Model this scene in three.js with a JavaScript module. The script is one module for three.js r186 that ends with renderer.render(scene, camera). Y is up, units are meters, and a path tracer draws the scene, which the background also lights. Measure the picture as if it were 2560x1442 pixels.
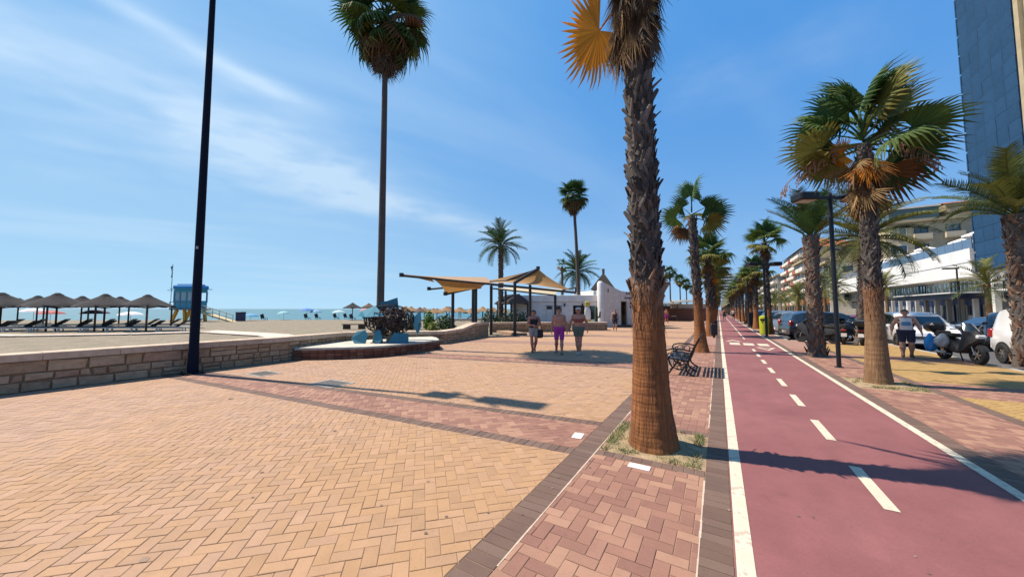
import * as THREE from 'three';
import { mergeGeometries, mergeVertices, toCreasedNormals } from 'three/addons/utils/BufferGeometryUtils.js';
import { RoundedBoxGeometry } from 'three/addons/geometries/RoundedBoxGeometry.js';

const D2R = Math.PI / 180, V3 = (x, y, z) => new THREE.Vector3(x, y, z);
const { sin, cos, PI, hypot, min, max, abs, floor, round, sqrt, pow, atan2, exp } = Math;
const clamp = (x, a = 0, b = 1) => min(b, max(a, x)), lerp = (a, b, t) => a + (b - a) * t;
const smooth = (a, b, x) => { const t = clamp((x - a) / (b - a)); return t * t * (3 - 2 * t); };
function rngOf(seed) { let s = seed | 0; return () => { s = (s + 0x6d2b79f5) | 0; let t = Math.imul(s ^ (s >>> 15), 1 | s); t = (t + Math.imul(t ^ (t >>> 7), 61 | t)) ^ t; return ((t ^ (t >>> 14)) >>> 0) / 4294967296; }; }
const hash2 = (x, y, s = 0) => { let h = Math.imul(x, 374761393) ^ Math.imul(y, 668265263) ^ Math.imul(s + 11, 2246822519); h = Math.imul(h ^ (h >>> 13), 1274126177); return ((h ^ (h >>> 16)) >>> 0) / 4294967296; };
function tnoise(x, y, p, s = 0) { // value noise that repeats every p cells
  const xi = floor(x), yi = floor(y), fx = x - xi, fy = y - yi, u = fx * fx * (3 - 2 * fx), v = fy * fy * (3 - 2 * fy);
  const m = (a) => ((a % p) + p) % p, a = m(xi), b = m(xi + 1), c = m(yi), d = m(yi + 1);
  return lerp(lerp(hash2(a, c, s), hash2(b, c, s), u), lerp(hash2(a, d, s), hash2(b, d, s), u), v);
}
const fbm = (x, y, p, o = 4, s = 0) => { let t = 0, a = 0.5, n = 0; for (let i = 0; i < o; i++) { t += a * tnoise(x, y, p, s + i); n += a; x *= 2; y *= 2; p *= 2; a *= 0.5; } return t / n; };

// ---------------------------------------------------------------- camera
const scene = new THREE.Scene();
const camera = new THREE.PerspectiveCamera(79.3, 1024 / 576, 0.05, 12000);
camera.position.set(0, 1.68, 0);
camera.rotation.order = 'YXZ';
camera.rotation.set(3.42 * D2R, 30.68 * D2R, 0);
scene.add(camera);

// ---------------------------------------------------------------- sky: clear blue air with thin high cirrus, paler towards the sun over the sea
const SUN = V3(-1, 1.74, 0.22).normalize();
const SKYGAIN = 0.59;
{
  const W = 2048, H = 1024, data = new Float32Array(W * H * 4);
  const streak = (az, el, a0, e0, a1, e1, wid) => { // soft band between two points of the sky (degrees)
    const dx = a1 - a0, dy = e1 - e0, L = dx * dx + dy * dy, t = clamp(((az - a0) * dx + (el - e0) * dy) / L);
    const d = hypot(az - a0 - dx * t, el - e0 - dy * t);
    return exp(-(d * d) / (wid * wid)) * smooth(0, 0.2, t) * smooth(1.0, 0.6, t);
  };
  for (let j = 0; j < H; j++) for (let i = 0; i < W; i++) {
    const el = ((j + 0.5) / H - 0.5) * PI, a = ((i + 0.5) / W - 0.5) * 2 * PI;
    const x = cos(el) * cos(a), y = sin(el), z = cos(el) * sin(a);
    const cg = x * SUN.x + y * SUN.y + z * SUN.z, g = Math.acos(clamp(cg, -1, 1)) / D2R, h = max(y, 0);
    const k = pow(1 - h, 3.2), glow = exp(-pow(g / 46, 2)), glow2 = exp(-pow(g / 12, 2));
    let r = lerp(0.048, 0.39, k) + 0.13 * glow + 0.5 * glow2, gg = lerp(0.275, 0.645, k) + 0.17 * glow + 0.48 * glow2, b = lerp(0.74, 0.92, k) + 0.10 * glow + 0.4 * glow2;
    // cirrus
    const az = atan2(x, -z) / D2R, eld = el / D2R; // 0 along the cycle lane, negative towards the sea
    const side = smooth(15, -75, az);
    r += 0.085 * side * (1 - 0.4 * h); gg += 0.105 * side * (1 - 0.4 * h); b += 0.05 * side;
    const q = 1 / (h + 0.12), px = x * q, pz = z * q;
    const w1 = fbm(px * 1.7 + 40 + pz * 0.5, pz * 0.55 + 40 - px * 0.35, 64, 5, 3), w2 = fbm(px * 6 + pz * 3 + 80, pz * 1.4 + 80, 128, 4, 9), w3 = fbm(az * 0.25 + eld * 0.35 + 50, eld * 0.9 - az * 0.12 + 50, 512, 4, 21);
    let c = smooth(0.48, 0.84, w1 * 0.72 + w2 * 0.28) * (0.10 + 0.24 * side);
    const fine = 0.25 + 1.15 * w3 * (0.55 + 0.9 * w2);
    c += 0.34 * fine * streak(az, eld, -86, 31.6, -56, 26.2, 0.8) + 0.26 * streak(az, eld, -84, 31.2, -52, 25.0, 1.6);
    c += 0.55 * fine * streak(az, eld, -80, 21.5, -46, 18.2, 2.6) + 0.62 * fine * streak(az, eld, -66, 19.5, -24, 10.6, 2.0);
    c += 0.34 * fine * streak(az, eld, -100, 24, -50, 22, 5.5) + 0.22 * fine * streak(az, eld, -95, 15, -40, 14, 5);
    c += 0.22 * fine * streak(az, eld, -40, 12, 4, 9, 2.2);
    c += 0.14 * fine * streak(az, eld, -10, 30, 26, 30, 3);
    c = clamp(c * smooth(-0.01, 0.06, y), 0, 0.9);
    const cl = 0.86 + 0.35 * glow;
    r = lerp(r, cl * 0.78, c * 0.66); gg = lerp(gg, cl * 0.94, c * 0.66); b = lerp(b, cl * 1.08, c * 0.66);
    if (y < 0) { const f = smooth(0, -0.08, y); r = lerp(r, 0.30, f); gg = lerp(gg, 0.30, f); b = lerp(b, 0.28, f); }
    const o = (j * W + i) * 4; data[o] = r * SKYGAIN; data[o + 1] = gg * SKYGAIN; data[o + 2] = b * SKYGAIN; data[o + 3] = 1;
  }
  const sky = new THREE.DataTexture(data, W, H, THREE.RGBAFormat, THREE.FloatType);
  sky.mapping = THREE.EquirectangularReflectionMapping; sky.magFilter = sky.minFilter = THREE.LinearFilter; sky.wrapS = THREE.RepeatWrapping; sky.needsUpdate = true;
  scene.background = sky; scene.environment = sky;
}

// ---------------------------------------------------------------- sun
const sun = new THREE.DirectionalLight(0xfff0dc, 5.0);
sun.position.copy(SUN).multiplyScalar(120); sun.target.position.set(0, 0, -20);
sun.position.add(sun.target.position);
sun.castShadow = true; sun.shadow.mapSize.set(4096, 4096);
Object.assign(sun.shadow.camera, { left: -90, right: 90, top: 90, bottom: -90, near: 1, far: 400 });
scene.add(sun, sun.target);

const renderer = new THREE.WebGLRenderer({ antialias: true });
renderer.shadowMap.enabled = true;
renderer.toneMapping = THREE.LinearToneMapping;
renderer.toneMappingExposure = 1.70;

// ---------------------------------------------------------------- helpers: textures, materials, geometry, objects
function grayTex(n, f, rep = 1) { // tileable grey data texture
  const d = new Uint8Array(n * n * 4);
  for (let j = 0; j < n; j++) for (let i = 0; i < n; i++) { const v = clamp(f(i / n, j / n)) * 255, o = (j * n + i) * 4; d[o] = d[o + 1] = d[o + 2] = v; d[o + 3] = 255; }
  return texOf(d, n, n, false, rep);
}
function texOf(d, w, h, srgb, rep = 1) {
  const t = new THREE.DataTexture(d, w, h, THREE.RGBAFormat); t.wrapS = t.wrapT = THREE.RepeatWrapping; t.magFilter = THREE.LinearFilter; t.minFilter = THREE.LinearMipmapLinearFilter; t.generateMipmaps = true;
  if (srgb) t.colorSpace = THREE.SRGBColorSpace; t.repeat.set(rep, rep); t.needsUpdate = true; return t;
}
const toS = (x) => (x <= 0.0031308 ? 12.92 * x : 1.055 * pow(x, 1 / 2.4) - 0.055);
function colTex(n, f, rep = 1, m = n) { // f gives linear rgb
  const d = new Uint8Array(n * m * 4);
  for (let j = 0; j < m; j++) for (let i = 0; i < n; i++) { const c = f(i / n, j / m), o = (j * n + i) * 4; for (let k = 0; k < 3; k++) d[o + k] = clamp(toS(clamp(c[k]))) * 255; d[o + 3] = 255; }
  return texOf(d, n, m, true, rep);
}
const again = (t, x, y = x) => { const c = t.clone(); c.repeat.set(x, y); c.needsUpdate = true; return c; };
const mixc = (a, b, t) => [lerp(a[0], b[0], t), lerp(a[1], b[1], t), lerp(a[2], b[2], t)], mulc = (a, k) => [a[0] * k, a[1] * k, a[2] * k];
function mat(c, o = {}) { const { phys, ...r } = o; const m = new (phys ? THREE.MeshPhysicalMaterial : THREE.MeshStandardMaterial)({ roughness: 0.8, side: THREE.DoubleSide, ...r }); const k = min(...c) > 0.55 && min(...c) < 1 ? 0.88 : 0.72; m.color.setRGB(c[0] * k, c[1] * k, c[2] * k); return m; }
const T = {};
T.mottle = colTex(256, (u, v) => { const n = fbm(u * 8, v * 8, 8, 5, 5), g = hash2(u * 256, v * 256, 3); return mulc([1, 1, 1], 0.74 + 0.34 * n + 0.08 * (g - 0.5)); }); // near-white tint, multiplies a colour
T.grain = grayTex(256, (u, v) => 0.5 * fbm(u * 32, v * 32, 32, 3, 1) + 0.5 * hash2(u * 256, v * 256, 7));
T.lumps = grayTex(256, (u, v) => fbm(u * 6, v * 6, 6, 5, 31));

class MB { // collects triangles; uv in metres from the dominant axis of each face
  constructor() { this.p = []; this.c = []; this.col = [1, 1, 1]; }
  color(c) { this.col = c; return this; }
  v(a) { this.p.push(a[0], a[1], a[2]); this.c.push(this.col[0], this.col[1], this.col[2]); }
  tri(a, b, c) { this.v(a); this.v(b); this.v(c); return this; }
  quad(a, b, c, d) { return this.tri(a, b, c).tri(a, c, d); }
  fan(r) { for (let i = 1; i < r.length - 1; i++) this.tri(r[0], r[i], r[i + 1]); return this; }
  ring(a, b, closed = true) { const n = a.length; for (let i = 0; i < (closed ? n : n - 1); i++) { const j = (i + 1) % n; this.quad(a[i], a[j], b[j], b[i]); } return this; }
  box(x, y, z, w, h, d, ry = 0, bev = 0) { // centre and size
    const c = cos(ry), s = sin(ry), P = (a, b, e) => [x + a * c + e * s, y + b, z - a * s + e * c], X = w / 2, Y = h / 2, Z = d / 2, k = min(bev, X, Y, Z);
    if (!k) {
      const q = [[-X, -Z], [X, -Z], [X, Z], [-X, Z]], lo = q.map(([a, e]) => P(a, -Y, e)), hi = q.map(([a, e]) => P(a, Y, e));
      this.ring(hi, lo); this.fan([...hi].reverse()); this.fan(lo); return this;
    }
    const R = (yy, i) => [[-X + i, -Z], [X - i, -Z], [X, -Z + i], [X, Z - i], [X - i, Z], [-X + i, Z], [-X, Z - i], [-X, -Z + i]].map(([a, e]) => P(a * (1 - (yy.s || 0)), yy.y, e * (1 - (yy.s || 0))));
    const In = (yv, m) => [[-X + k, -Z + m], [X - k, -Z + m], [X - m, -Z + k], [X - m, Z - k], [X - k, Z - m], [-X + k, Z - m], [-X + m, Z - k], [-X + m, -Z + k]].map(([a, e]) => P(a, yv, e));
    const r0 = In(-Y, k), r1 = In(-Y + k, 0), r2 = In(Y - k, 0), r3 = In(Y, k);
    this.ring(r1, r0); this.ring(r2, r1); this.ring(r3, r2); this.fan([...r3].reverse()); this.fan(r0); return this;
  }
  bar(a, b, w, d = w) { // square bar between two points
    const A = V3(...a), B = V3(...b), t = B.clone().sub(A).normalize(), u = abs(t.y) > 0.95 ? V3(1, 0, 0) : V3(0, 1, 0), s = t.clone().cross(u).normalize(), n = s.clone().cross(t);
    const q = (O) => [[-1, -1], [1, -1], [1, 1], [-1, 1]].map(([i, j]) => O.clone().addScaledVector(s, i * w / 2).addScaledVector(n, j * d / 2).toArray());
    const r0 = q(A), r1 = q(B); this.ring(r1, r0); this.fan([...r1].reverse()); this.fan(r0); return this;
  }
  tube(pts, rad, n = 8, caps = true) { // round tube along points, radius number or per point
    const R = (i) => (Array.isArray(rad) ? rad[i] : rad), P = pts.map((p) => V3(...p)); let prev = null, up = null;
    for (let i = 0; i < P.length; i++) {
      const t = P[min(i + 1, P.length - 1)].clone().sub(P[max(i - 1, 0)]).normalize();
      if (!up) up = abs(t.y) > 0.9 ? V3(1, 0, 0) : V3(0, 1, 0);
      const s = t.clone().cross(up).normalize(); up = s.clone().cross(t).normalize();
      const ring = []; for (let k = 0; k < n; k++) { const a = k / n * 2 * PI; ring.push(P[i].clone().addScaledVector(s, cos(a) * R(i)).addScaledVector(up, sin(a) * R(i)).toArray()); }
      if (prev) this.ring(ring, prev); else if (caps) this.fan(ring);
      prev = ring;
    }
    if (caps) this.fan([...prev].reverse()); return this;
  }
  lathe(cx, cz, prof, n = 16) { let prev = null; for (const [r, y] of prof) { const ring = []; for (let k = 0; k < n; k++) { const a = k / n * 2 * PI; ring.push([cx + cos(a) * r, y, cz + sin(a) * r]); } if (prev) this.ring(ring, prev); prev = ring; } return this; }
  grid(nu, nv, f) { const P = []; for (let j = 0; j <= nv; j++) { const r = []; for (let i = 0; i <= nu; i++) r.push(f(i / nu, j / nv)); P.push(r); } for (let j = 0; j < nv; j++) for (let i = 0; i < nu; i++) this.quad(P[j][i], P[j][i + 1], P[j + 1][i + 1], P[j + 1][i]); return this; }
  xform(m) { const v = V3(0, 0, 0); for (let i = 0; i < this.p.length; i += 3) { v.fromArray(this.p, i).applyMatrix4(m); this.p[i] = v.x; this.p[i + 1] = v.y; this.p[i + 2] = v.z; } return this; }
  geo({ crease = 0, colors = false, uvk = 1 } = {}) {
    let g = new THREE.BufferGeometry(); const p = new Float32Array(this.p); g.setAttribute('position', new THREE.BufferAttribute(p, 3));
    if (colors) g.setAttribute('color', new THREE.BufferAttribute(new Float32Array(this.c), 3));
    const uv = new Float32Array(p.length / 3 * 2);
    for (let i = 0; i < p.length; i += 9) {
      const ax = p[i + 3] - p[i], ay = p[i + 4] - p[i + 1], az = p[i + 5] - p[i + 2], bx = p[i + 6] - p[i], by = p[i + 7] - p[i + 1], bz = p[i + 8] - p[i + 2];
      const nx = abs(ay * bz - az * by), ny = abs(az * bx - ax * bz), nz = abs(ax * by - ay * bx);
      for (let k = 0; k < 3; k++) { const x = p[i + 3 * k], y = p[i + 3 * k + 1], z = p[i + 3 * k + 2], o = (i / 3 + k) * 2; if (ny >= nx && ny >= nz) { uv[o] = x * uvk; uv[o + 1] = z * uvk; } else if (nx > nz) { uv[o] = z * uvk; uv[o + 1] = y * uvk; } else { uv[o] = x * uvk; uv[o + 1] = y * uvk; } }
    }
    g.setAttribute('uv', new THREE.BufferAttribute(uv, 2));
    if (crease) g = toCreasedNormals(g, crease); else g.computeVertexNormals();
    return g;
  }
}
const taken = new Map();
function numbered(n) { const k = taken.get(n) || 0; taken.set(n, k + 1); return k ? n + '_' + String(k).padStart(3, '0') : n; }
function mesh(name, g, m, parent) { if (g instanceof MB) g = g.geo(); const o = new THREE.Mesh(g, m); o.name = name; o.castShadow = o.receiveShadow = true; if (parent) parent.add(o); return o; }
function tag(o, label, category, group) { o.userData.label = label; o.userData.category = category; if (group) o.userData.group = group; return o; }
function thing(name, label, category, p = [0, 0, 0], turn = 0, group) { const o = new THREE.Group(); o.name = numbered(name); o.position.set(...p); o.rotation.y = turn; tag(o, label, category, group); scene.add(o); return o; }
function single(name, g, m, label, category, group) { const o = mesh(numbered(name), g, m); tag(o, label, category, group); scene.add(o); return o; }
function structure(name, g, m) { const o = g ? mesh(numbered(name), g, m) : new THREE.Group(); if (!g) o.name = numbered(name); o.userData.kind = 'structure'; scene.add(o); return o; }
function dup(src, p, turn, label) { const o = src.clone(); o.name = numbered(src.name.replace(/_\d{3}$/, '')); o.userData = { ...src.userData }; o.position.set(...p); o.rotation.y = turn; if (label) o.userData.label = label; scene.add(o); return o; }
const ORD = ['first', 'second', 'third', 'fourth', 'fifth', 'sixth', 'seventh', 'eighth', 'ninth', 'tenth', 'eleventh', 'twelfth', 'thirteenth', 'fourteenth', 'fifteenth', 'sixteenth', 'seventeenth', 'eighteenth', 'nineteenth', 'twentieth', 'twenty-first', 'twenty-second', 'twenty-third', 'twenty-fourth'];
const stuff = (o) => { o.userData.kind = 'stuff'; return o; };

// shared materials (linear base colours)
const M = {
  black: mat([0.012, 0.014, 0.02], { roughness: 0.42, metalness: 0.2 }), steel: mat([0.028, 0.032, 0.036], { roughness: 0.5, metalness: 0.3 }), chrome: mat([0.55, 0.56, 0.58], { roughness: 0.25, metalness: 0.9 }),
  rubber: mat([0.014, 0.014, 0.015], { roughness: 0.85 }), white: mat([0.78, 0.77, 0.74], { roughness: 0.7, map: again(T.mottle, 0.4) }), cream: mat([0.56, 0.46, 0.29], { roughness: 0.85, map: again(T.mottle, 0.25) }),
  glass: mat([0.02, 0.035, 0.05], { roughness: 0.06, metalness: 0.0, phys: true, clearcoat: 1, clearcoatRoughness: 0.03 }), winglass: mat([0.035, 0.06, 0.08], { roughness: 0.08, phys: true, clearcoat: 1 }),
  wood: mat([0.24, 0.16, 0.09], { roughness: 0.85, map: again(T.mottle, 1) }), darkwood: mat([0.06, 0.04, 0.028], { roughness: 0.85 }), concrete: mat([0.42, 0.39, 0.34], { roughness: 0.9, map: again(T.mottle, 0.5), bumpMap: again(T.grain, 2), bumpScale: 0.002 }),
};

// ================================================================ SETTING: sea, sand, asphalt, paving, cycle lane
{ // sea and sand
  const shoreZ = [60, 20, -6, -20, -27, -35, -46, -80, -200, -900], shoreX = [-175, -140, -102, -80, -70, -58, -50, -43, -39, -38];
  const shore = (z) => { for (let i = 0; i < shoreZ.length - 1; i++) if (z <= shoreZ[i] && z >= shoreZ[i + 1]) return lerp(shoreX[i], shoreX[i + 1], (shoreZ[i] - z) / (shoreZ[i] - shoreZ[i + 1])); return z > 0 ? -175 : -38; };
  const seaTex = grayTex(512, (u, v) => 0.6 * fbm(u * 10, v * 40, 10, 5, 2) + 0.4 * fbm(u * 40, v * 90, 10, 3, 8));
  const seaCol = colTex(256, (u, v) => mulc([0.95, 1, 1], 0.6 + 0.7 * fbm(u * 6, v * 30, 6, 4, 6)));
  const sea = new MB(); sea.quad([-9000, -0.32, 3000], [-20, -0.32, 3000], [-20, -0.32, -9000], [-9000, -0.32, -9000]);
  structure('sea', sea.geo({ uvk: 0.02 }), mat([0.05, 0.19, 0.235], { roughness: 0.4, map: seaCol, bumpMap: seaTex, bumpScale: 0.25 }));
  const sandTex = colTex(512, (u, v) => { const n = fbm(u * 10, v * 10, 10, 5, 4), d = fbm(u * 40, v * 40, 40, 3, 14), g = hash2(u * 512, v * 512, 9); return mulc(mixc([0.235, 0.197, 0.137], [0.345, 0.29, 0.21], clamp(n * 1.5 - 0.25)), 0.72 + 0.36 * d + 0.24 * (g - 0.5)); });
  const sandBump = grayTex(512, (u, v) => 0.7 * pow(fbm(u * 22, v * 22, 22, 4, 17), 1.3) + 0.3 * fbm(u * 90, v * 90, 90, 2, 19));
  const s = new MB(), zs = []; for (let z = 60; z > -120; z -= 1.6) zs.push(z); zs.push(-150, -200, -300, -500, -900);
  const lev = (x, z, e) => 0.02 - 0.5 * smooth(e + 9, e - 4, x) + 0.09 * (fbm((x + 300) * 0.9, (z + 900) * 0.9, 4096, 3, 41) - 0.5);
  const nx = 70;
  for (let k = 0; k < zs.length - 1; k++) { let pr = null; for (let i = 0; i <= nx; i++) { const t = pow(i / nx, 1.6), row = [zs[k], zs[k + 1]].map((z) => { const e = shore(z), x = lerp(-12.6, e - 5, t); return [x, lev(x, z, e), z]; }); if (pr) s.quad(pr[0], row[0], row[1], pr[1]); pr = row; } }
  structure('beach_sand', s.geo({ crease: 1.2, uvk: 0.3 }), mat([1, 1, 1], { map: sandTex, bumpMap: sandBump, bumpScale: 0.09, roughness: 0.95 }));
  // pale boardwalk across the sand
  const b = new MB(), path = [[-52, 3.5], [-36.5, -3.2], [-33, -7], [-31.5, -10.6]], path2 = [[-32.5, -10.6], [-24, -11.2], [-17.5, -9.6], [-12.8, -7.6]];
  for (const [pt, w] of [[path, 0.55], [path2, 0.8]]) for (let i = 0; i < pt.length - 1; i++) { const [x0, z0] = pt[i], [x1, z1] = pt[i + 1], L = hypot(x1 - x0, z1 - z0), n = round(L / 0.5); for (let k = 0; k < n; k++) { const t = (k + 0.5) / n; b.box(lerp(x0, x1, t), 0.075, lerp(z0, z1, t), 0.47, 0.05, w * 2, atan2(-(z1 - z0), x1 - x0)); } }
  structure('boardwalk', b, mat([0.82, 0.68, 0.55], { roughness: 0.9, map: again(T.mottle, 0.7) }));
}

// ---- asphalt of the road and the parking bays, kerbs, far pavement
{
  const asp = colTex(256, (u, v) => mulc([0.105, 0.105, 0.11], 0.65 + 0.5 * fbm(u * 8, v * 8, 8, 4, 6) + 0.35 * (hash2(u * 256, v * 256, 2) - 0.5)));
  const a = new MB(); a.quad([2.9, -0.13, 80], [200, -0.13, 80], [200, -0.13, -1500], [2.9, -0.13, -1500]);
  structure('road', a.geo({ uvk: 0.4 }), mat([1, 1, 1], { map: asp, roughness: 0.9, bumpMap: again(T.grain, 2), bumpScale: 0.004 }));
  const p = new MB(); p.box(21.0, -0.06, -300, 5.6, 0.12, 900, 0, 0);
  structure('pavement', p.geo({ uvk: 0.5 }), mat([0.36, 0.32, 0.28], { map: again(T.mottle, 0.6), roughness: 0.9 }));
  const l = new MB(); for (let k = 0; k < 26; k++) l.box(10.2, -0.124, -28 - k * 9, 0.14, 0.004, 4); for (let z = -28; z > -200; z -= 2.75) l.box(5.7, -0.124, z, 4.8, 0.004, 0.1, 0.28);
  structure('road_markings', l, mat([0.7, 0.7, 0.68], { roughness: 0.8 }));
  const k = new MB(); // kerb stones round the widened pavement and along the bays
  for (let z = 10; z > -24; z -= 1) k.box(7.08, -0.055, z - 0.5, 0.15, 0.13, 0.985, 0, 0.012);
  for (let x = 3.3; x < 7; x += 1) k.box(x + 0.5, -0.055, -24.1, 0.985, 0.13, 0.15, 0, 0.012);
  for (let z = -24.3; z > -150; z -= 1) k.box(3.2, -0.055, z - 0.5, 0.15, 0.13, 0.985, 0, 0.012);
  k.box(3.2, -0.055, -600, 0.15, 0.13, 898);
  structure('kerb', k, mat([0.40, 0.38, 0.35], { map: again(T.mottle, 1), roughness: 0.9 }));
}

// ---- paving: every brick near the camera is its own prism with open joints
const BW = 0.104, BL = 0.208;
const clip = (poly, H) => { for (const [a, b, c] of H) { const o = []; for (let i = 0; i < poly.length; i++) { const p = poly[i], q = poly[(i + 1) % poly.length], dp = a * p[0] + b * p[1] - c, dq = a * q[0] + b * q[1] - c; if (dp <= 0) o.push(p); if ((dp < 0 && dq > 0) || (dp > 0 && dq < 0)) { const t = dp / (dp - dq); o.push([lerp(p[0], q[0], t), lerp(p[1], q[1], t)]); } } poly = o; if (poly.length < 3) return null; } return poly; };
const areaOf = (p) => { let s = 0; for (let i = 0; i < p.length; i++) { const q = p[(i + 1) % p.length]; s += p[i][0] * q[1] - q[0] * p[i][1]; } return s / 2; };
function halfplanes(q) { // convex polygon to half planes a*x+b*z<=c
  if (areaOf(q) < 0) q = [...q].reverse();
  return q.map((p, i) => { const n = q[(i + 1) % q.length], dx = n[0] - p[0], dz = n[1] - p[1], L = hypot(dx, dz), a = dz / L, b = -dx / L; return [a, b, a * p[0] + b * p[1]]; });
}
function shrink(p, d) { if (areaOf(p) < 0) p = [...p].reverse(); const H = halfplanes(p).map(([a, b, c]) => [a, b, c - d]); return clip(p, H); }
function prism(mb, p, y, ch, depth = 0.02, tl = null) { // p counter-clockwise in x,z
  const t = ch ? shrink(p, ch) : null, top = t && t.length === p.length ? t : null;
  const lo = p.map(([x, z]) => [x, y - depth, z]), sh = p.map(([x, z]) => [x, y - ch * 0.8, z]), hi = (top || p).map(([x, z]) => [x, tl ? y + tl[0] * (x - tl[2]) + tl[1] * (z - tl[3]) : y, z]);
  mb.ring(lo, top ? sh : hi); if (top) mb.ring(sh, hi); mb.fan([...hi].reverse());
}
const camP = camera.position, frust = new THREE.Frustum(); camera.updateMatrixWorld(true);
const seen = (x, y, z) => { const v = V3(x, y, z).project(camera); return v.z < 1 && abs(v.x) < 1.02 && abs(v.y) < 1.02; };
function* herring(angle, box) { // bricks of a herringbone field covering box [x0,z0,x1,z1], rotated by angle
  const c = cos(angle), s = sin(angle), cx = (box[0] + box[2]) / 2, cz = (box[1] + box[3]) / 2, R = hypot(box[2] - box[0], box[3] - box[1]) / 2 + BL, n = Math.ceil(R / BW);
  const w = (a, b) => [cx + (a * c - b * s) * BW, cz + (a * s + b * c) * BW];
  for (let j = -n; j <= n; j++) for (let i = -n; i <= n; i++) {
    const m = (((i - j) % 4) + 4) % 4; if (m !== 0 && m !== 3) continue;
    const e = m === 0 ? [2, 1] : [1, 2], mid = w(i + e[0] / 2, j + e[1] / 2);
    if (mid[0] < box[0] - BL || mid[0] > box[2] + BL || mid[1] < box[1] - BL || mid[1] > box[3] + BL) continue;
    yield [w(i, j), w(i + e[0], j), w(i + e[0], j + e[1]), w(i, j + e[1])];
  }
}
function paving(name, regions, colorAt, nMat, bricksOf, parts = 300, opts = {}) {
  const root = structure(name), all = [], rnd = rngOf(77 + name.length * 13);
  for (const q of regions) {
    const H = halfplanes(q), xs = q.map((p) => p[0]), zs = q.map((p) => p[1]), box = [min(...xs), min(...zs), max(...xs), max(...zs)];
    for (const poly of bricksOf(q, box)) {
      const c = clip(poly, H); if (!c) continue; const p = shrink(c, 0.0024); if (!p || abs(areaOf(p)) < 0.0012) continue;
      const mx = p.reduce((s, a) => s + a[0], 0) / p.length, mz = p.reduce((s, a) => s + a[1], 0) / p.length, d = hypot(mx - camP.x, 1.68, mz - camP.z);
      all.push({ p, mx, mz, d, k: seen(mx, 0, mz) ? abs(areaOf(p)) * 1.68 / (d * d * d) : 0, t: floor(clamp(colorAt(mx, mz, rnd) * 0.999) * nMat), y: (rnd() - 0.5) * 0.003, ta: (rnd() - 0.5) * 0.022, tb: (rnd() - 0.5) * 0.022 });
    }
  }
  all.sort((a, b) => b.k - a.k);
  const rest = new MB();
  all.forEach((b, i) => {
    if (i < parts && b.k > 0) { const m = new MB(); prism(m, b.p.map(([x, z]) => [x - b.mx, z - b.mz]), 0, 0.0035, 0.02, [b.ta, b.tb, 0, 0]); const o = mesh('brick', m.geo({ uvk: 1 }), opts.mats[b.t], root); o.position.set(b.mx, b.y, b.mz); const uv = o.geometry.attributes.uv; const ox = rnd() * 7, oy = rnd() * 7; for (let j = 0; j < uv.count; j++) uv.setXY(j, uv.getX(j) + ox, uv.getY(j) + oy); }
    else { rest.color(opts.cols[b.t]); prism(rest, b.p, b.y, b.d < 7 ? 0.0035 : 0, 0.016, [b.ta, b.tb, b.mx, b.mz]); }
  });
  if (rest.p.length) stuff(mesh('bricks', rest.geo({ colors: true }), opts.vmat, root));
  return root;
}
const brickDetail = colTex(256, (u, v) => { const n = fbm(u * 6, v * 6, 6, 4, 51), s = tnoise(u * 120, v * 120, 120, 4), g = hash2(u * 256, v * 256, 5); return mulc([1, 0.995, 0.985], 0.80 + 0.22 * n + 0.09 * (s - 0.5) + 0.10 * (g - 0.5) - (tnoise(u * 40, v * 40, 40, 77) > 0.93 ? 0.12 : 0)); });
function brickSet(cols0, gain = 0.81) { const cols = cols0.map((c) => mulc(c, gain)); return { cols, mats: cols.map((c) => mat(c, { map: brickDetail, bumpMap: T.grain, bumpScale: 0.0008, roughness: 0.86 })), vmat: mat([1, 1, 1], { vertexColors: true, map: brickDetail, bumpMap: T.grain, bumpScale: 0.0008, roughness: 0.86 }) }; }
const ramp = (a, b, n, v) => Array.from({ length: n }, (_, i) => mulc(mixc(a, b, i / (n - 1)), v[i % v.length]));
const yellowSet = brickSet(ramp([0.545, 0.345, 0.245], [0.565, 0.335, 0.175], 10, [0.99, 1.04, 0.93, 1.0, 1.06, 0.96]));
const pinkSet = brickSet([[0.41, 0.205, 0.148], [0.36, 0.178, 0.132], [0.46, 0.245, 0.172], [0.34, 0.165, 0.125], [0.51, 0.285, 0.195], [0.39, 0.195, 0.142], [0.43, 0.222, 0.162]]);
const brownSet = brickSet([[0.21, 0.128, 0.098], [0.19, 0.113, 0.086], [0.225, 0.142, 0.11], [0.178, 0.112, 0.088]]);
const oddSet = brickSet([[0.52, 0.33, 0.11], [0.55, 0.35, 0.125], [0.50, 0.31, 0.105], [0.53, 0.33, 0.12]]);
const drift = (x, z, r) => clamp(0.5 + 0.055 * (x + 5.5) + 0.9 * (fbm((x + 60) * 0.35, (z + 60) * 0.35, 512, 3, 5) - 0.5) + 0.45 * (r() - 0.5)), anyTone = (x, z, r) => clamp(0.5 * r() + 0.5 * r() * 1.0 + 0.8 * (fbm((x + 60) * 1.2, (z + 60) * 1.2, 512, 2, 8) - 0.5));
const bands = [[-3.93, 0.079, -5.26, 0.125], [-10.45, 0.205, -11.5, 0.195]]; for (let k = 0; k < 14; k++) bands.push([-16.6 - 5.6 * k, 0.22, -17.8 - 5.6 * k, 0.22]);
const XW = -12.13, XB = -1.54, zA = (b, x) => b[0] + b[1] * (XB - x), zB = (b, x) => b[2] + b[3] * (XB - x);
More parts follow.
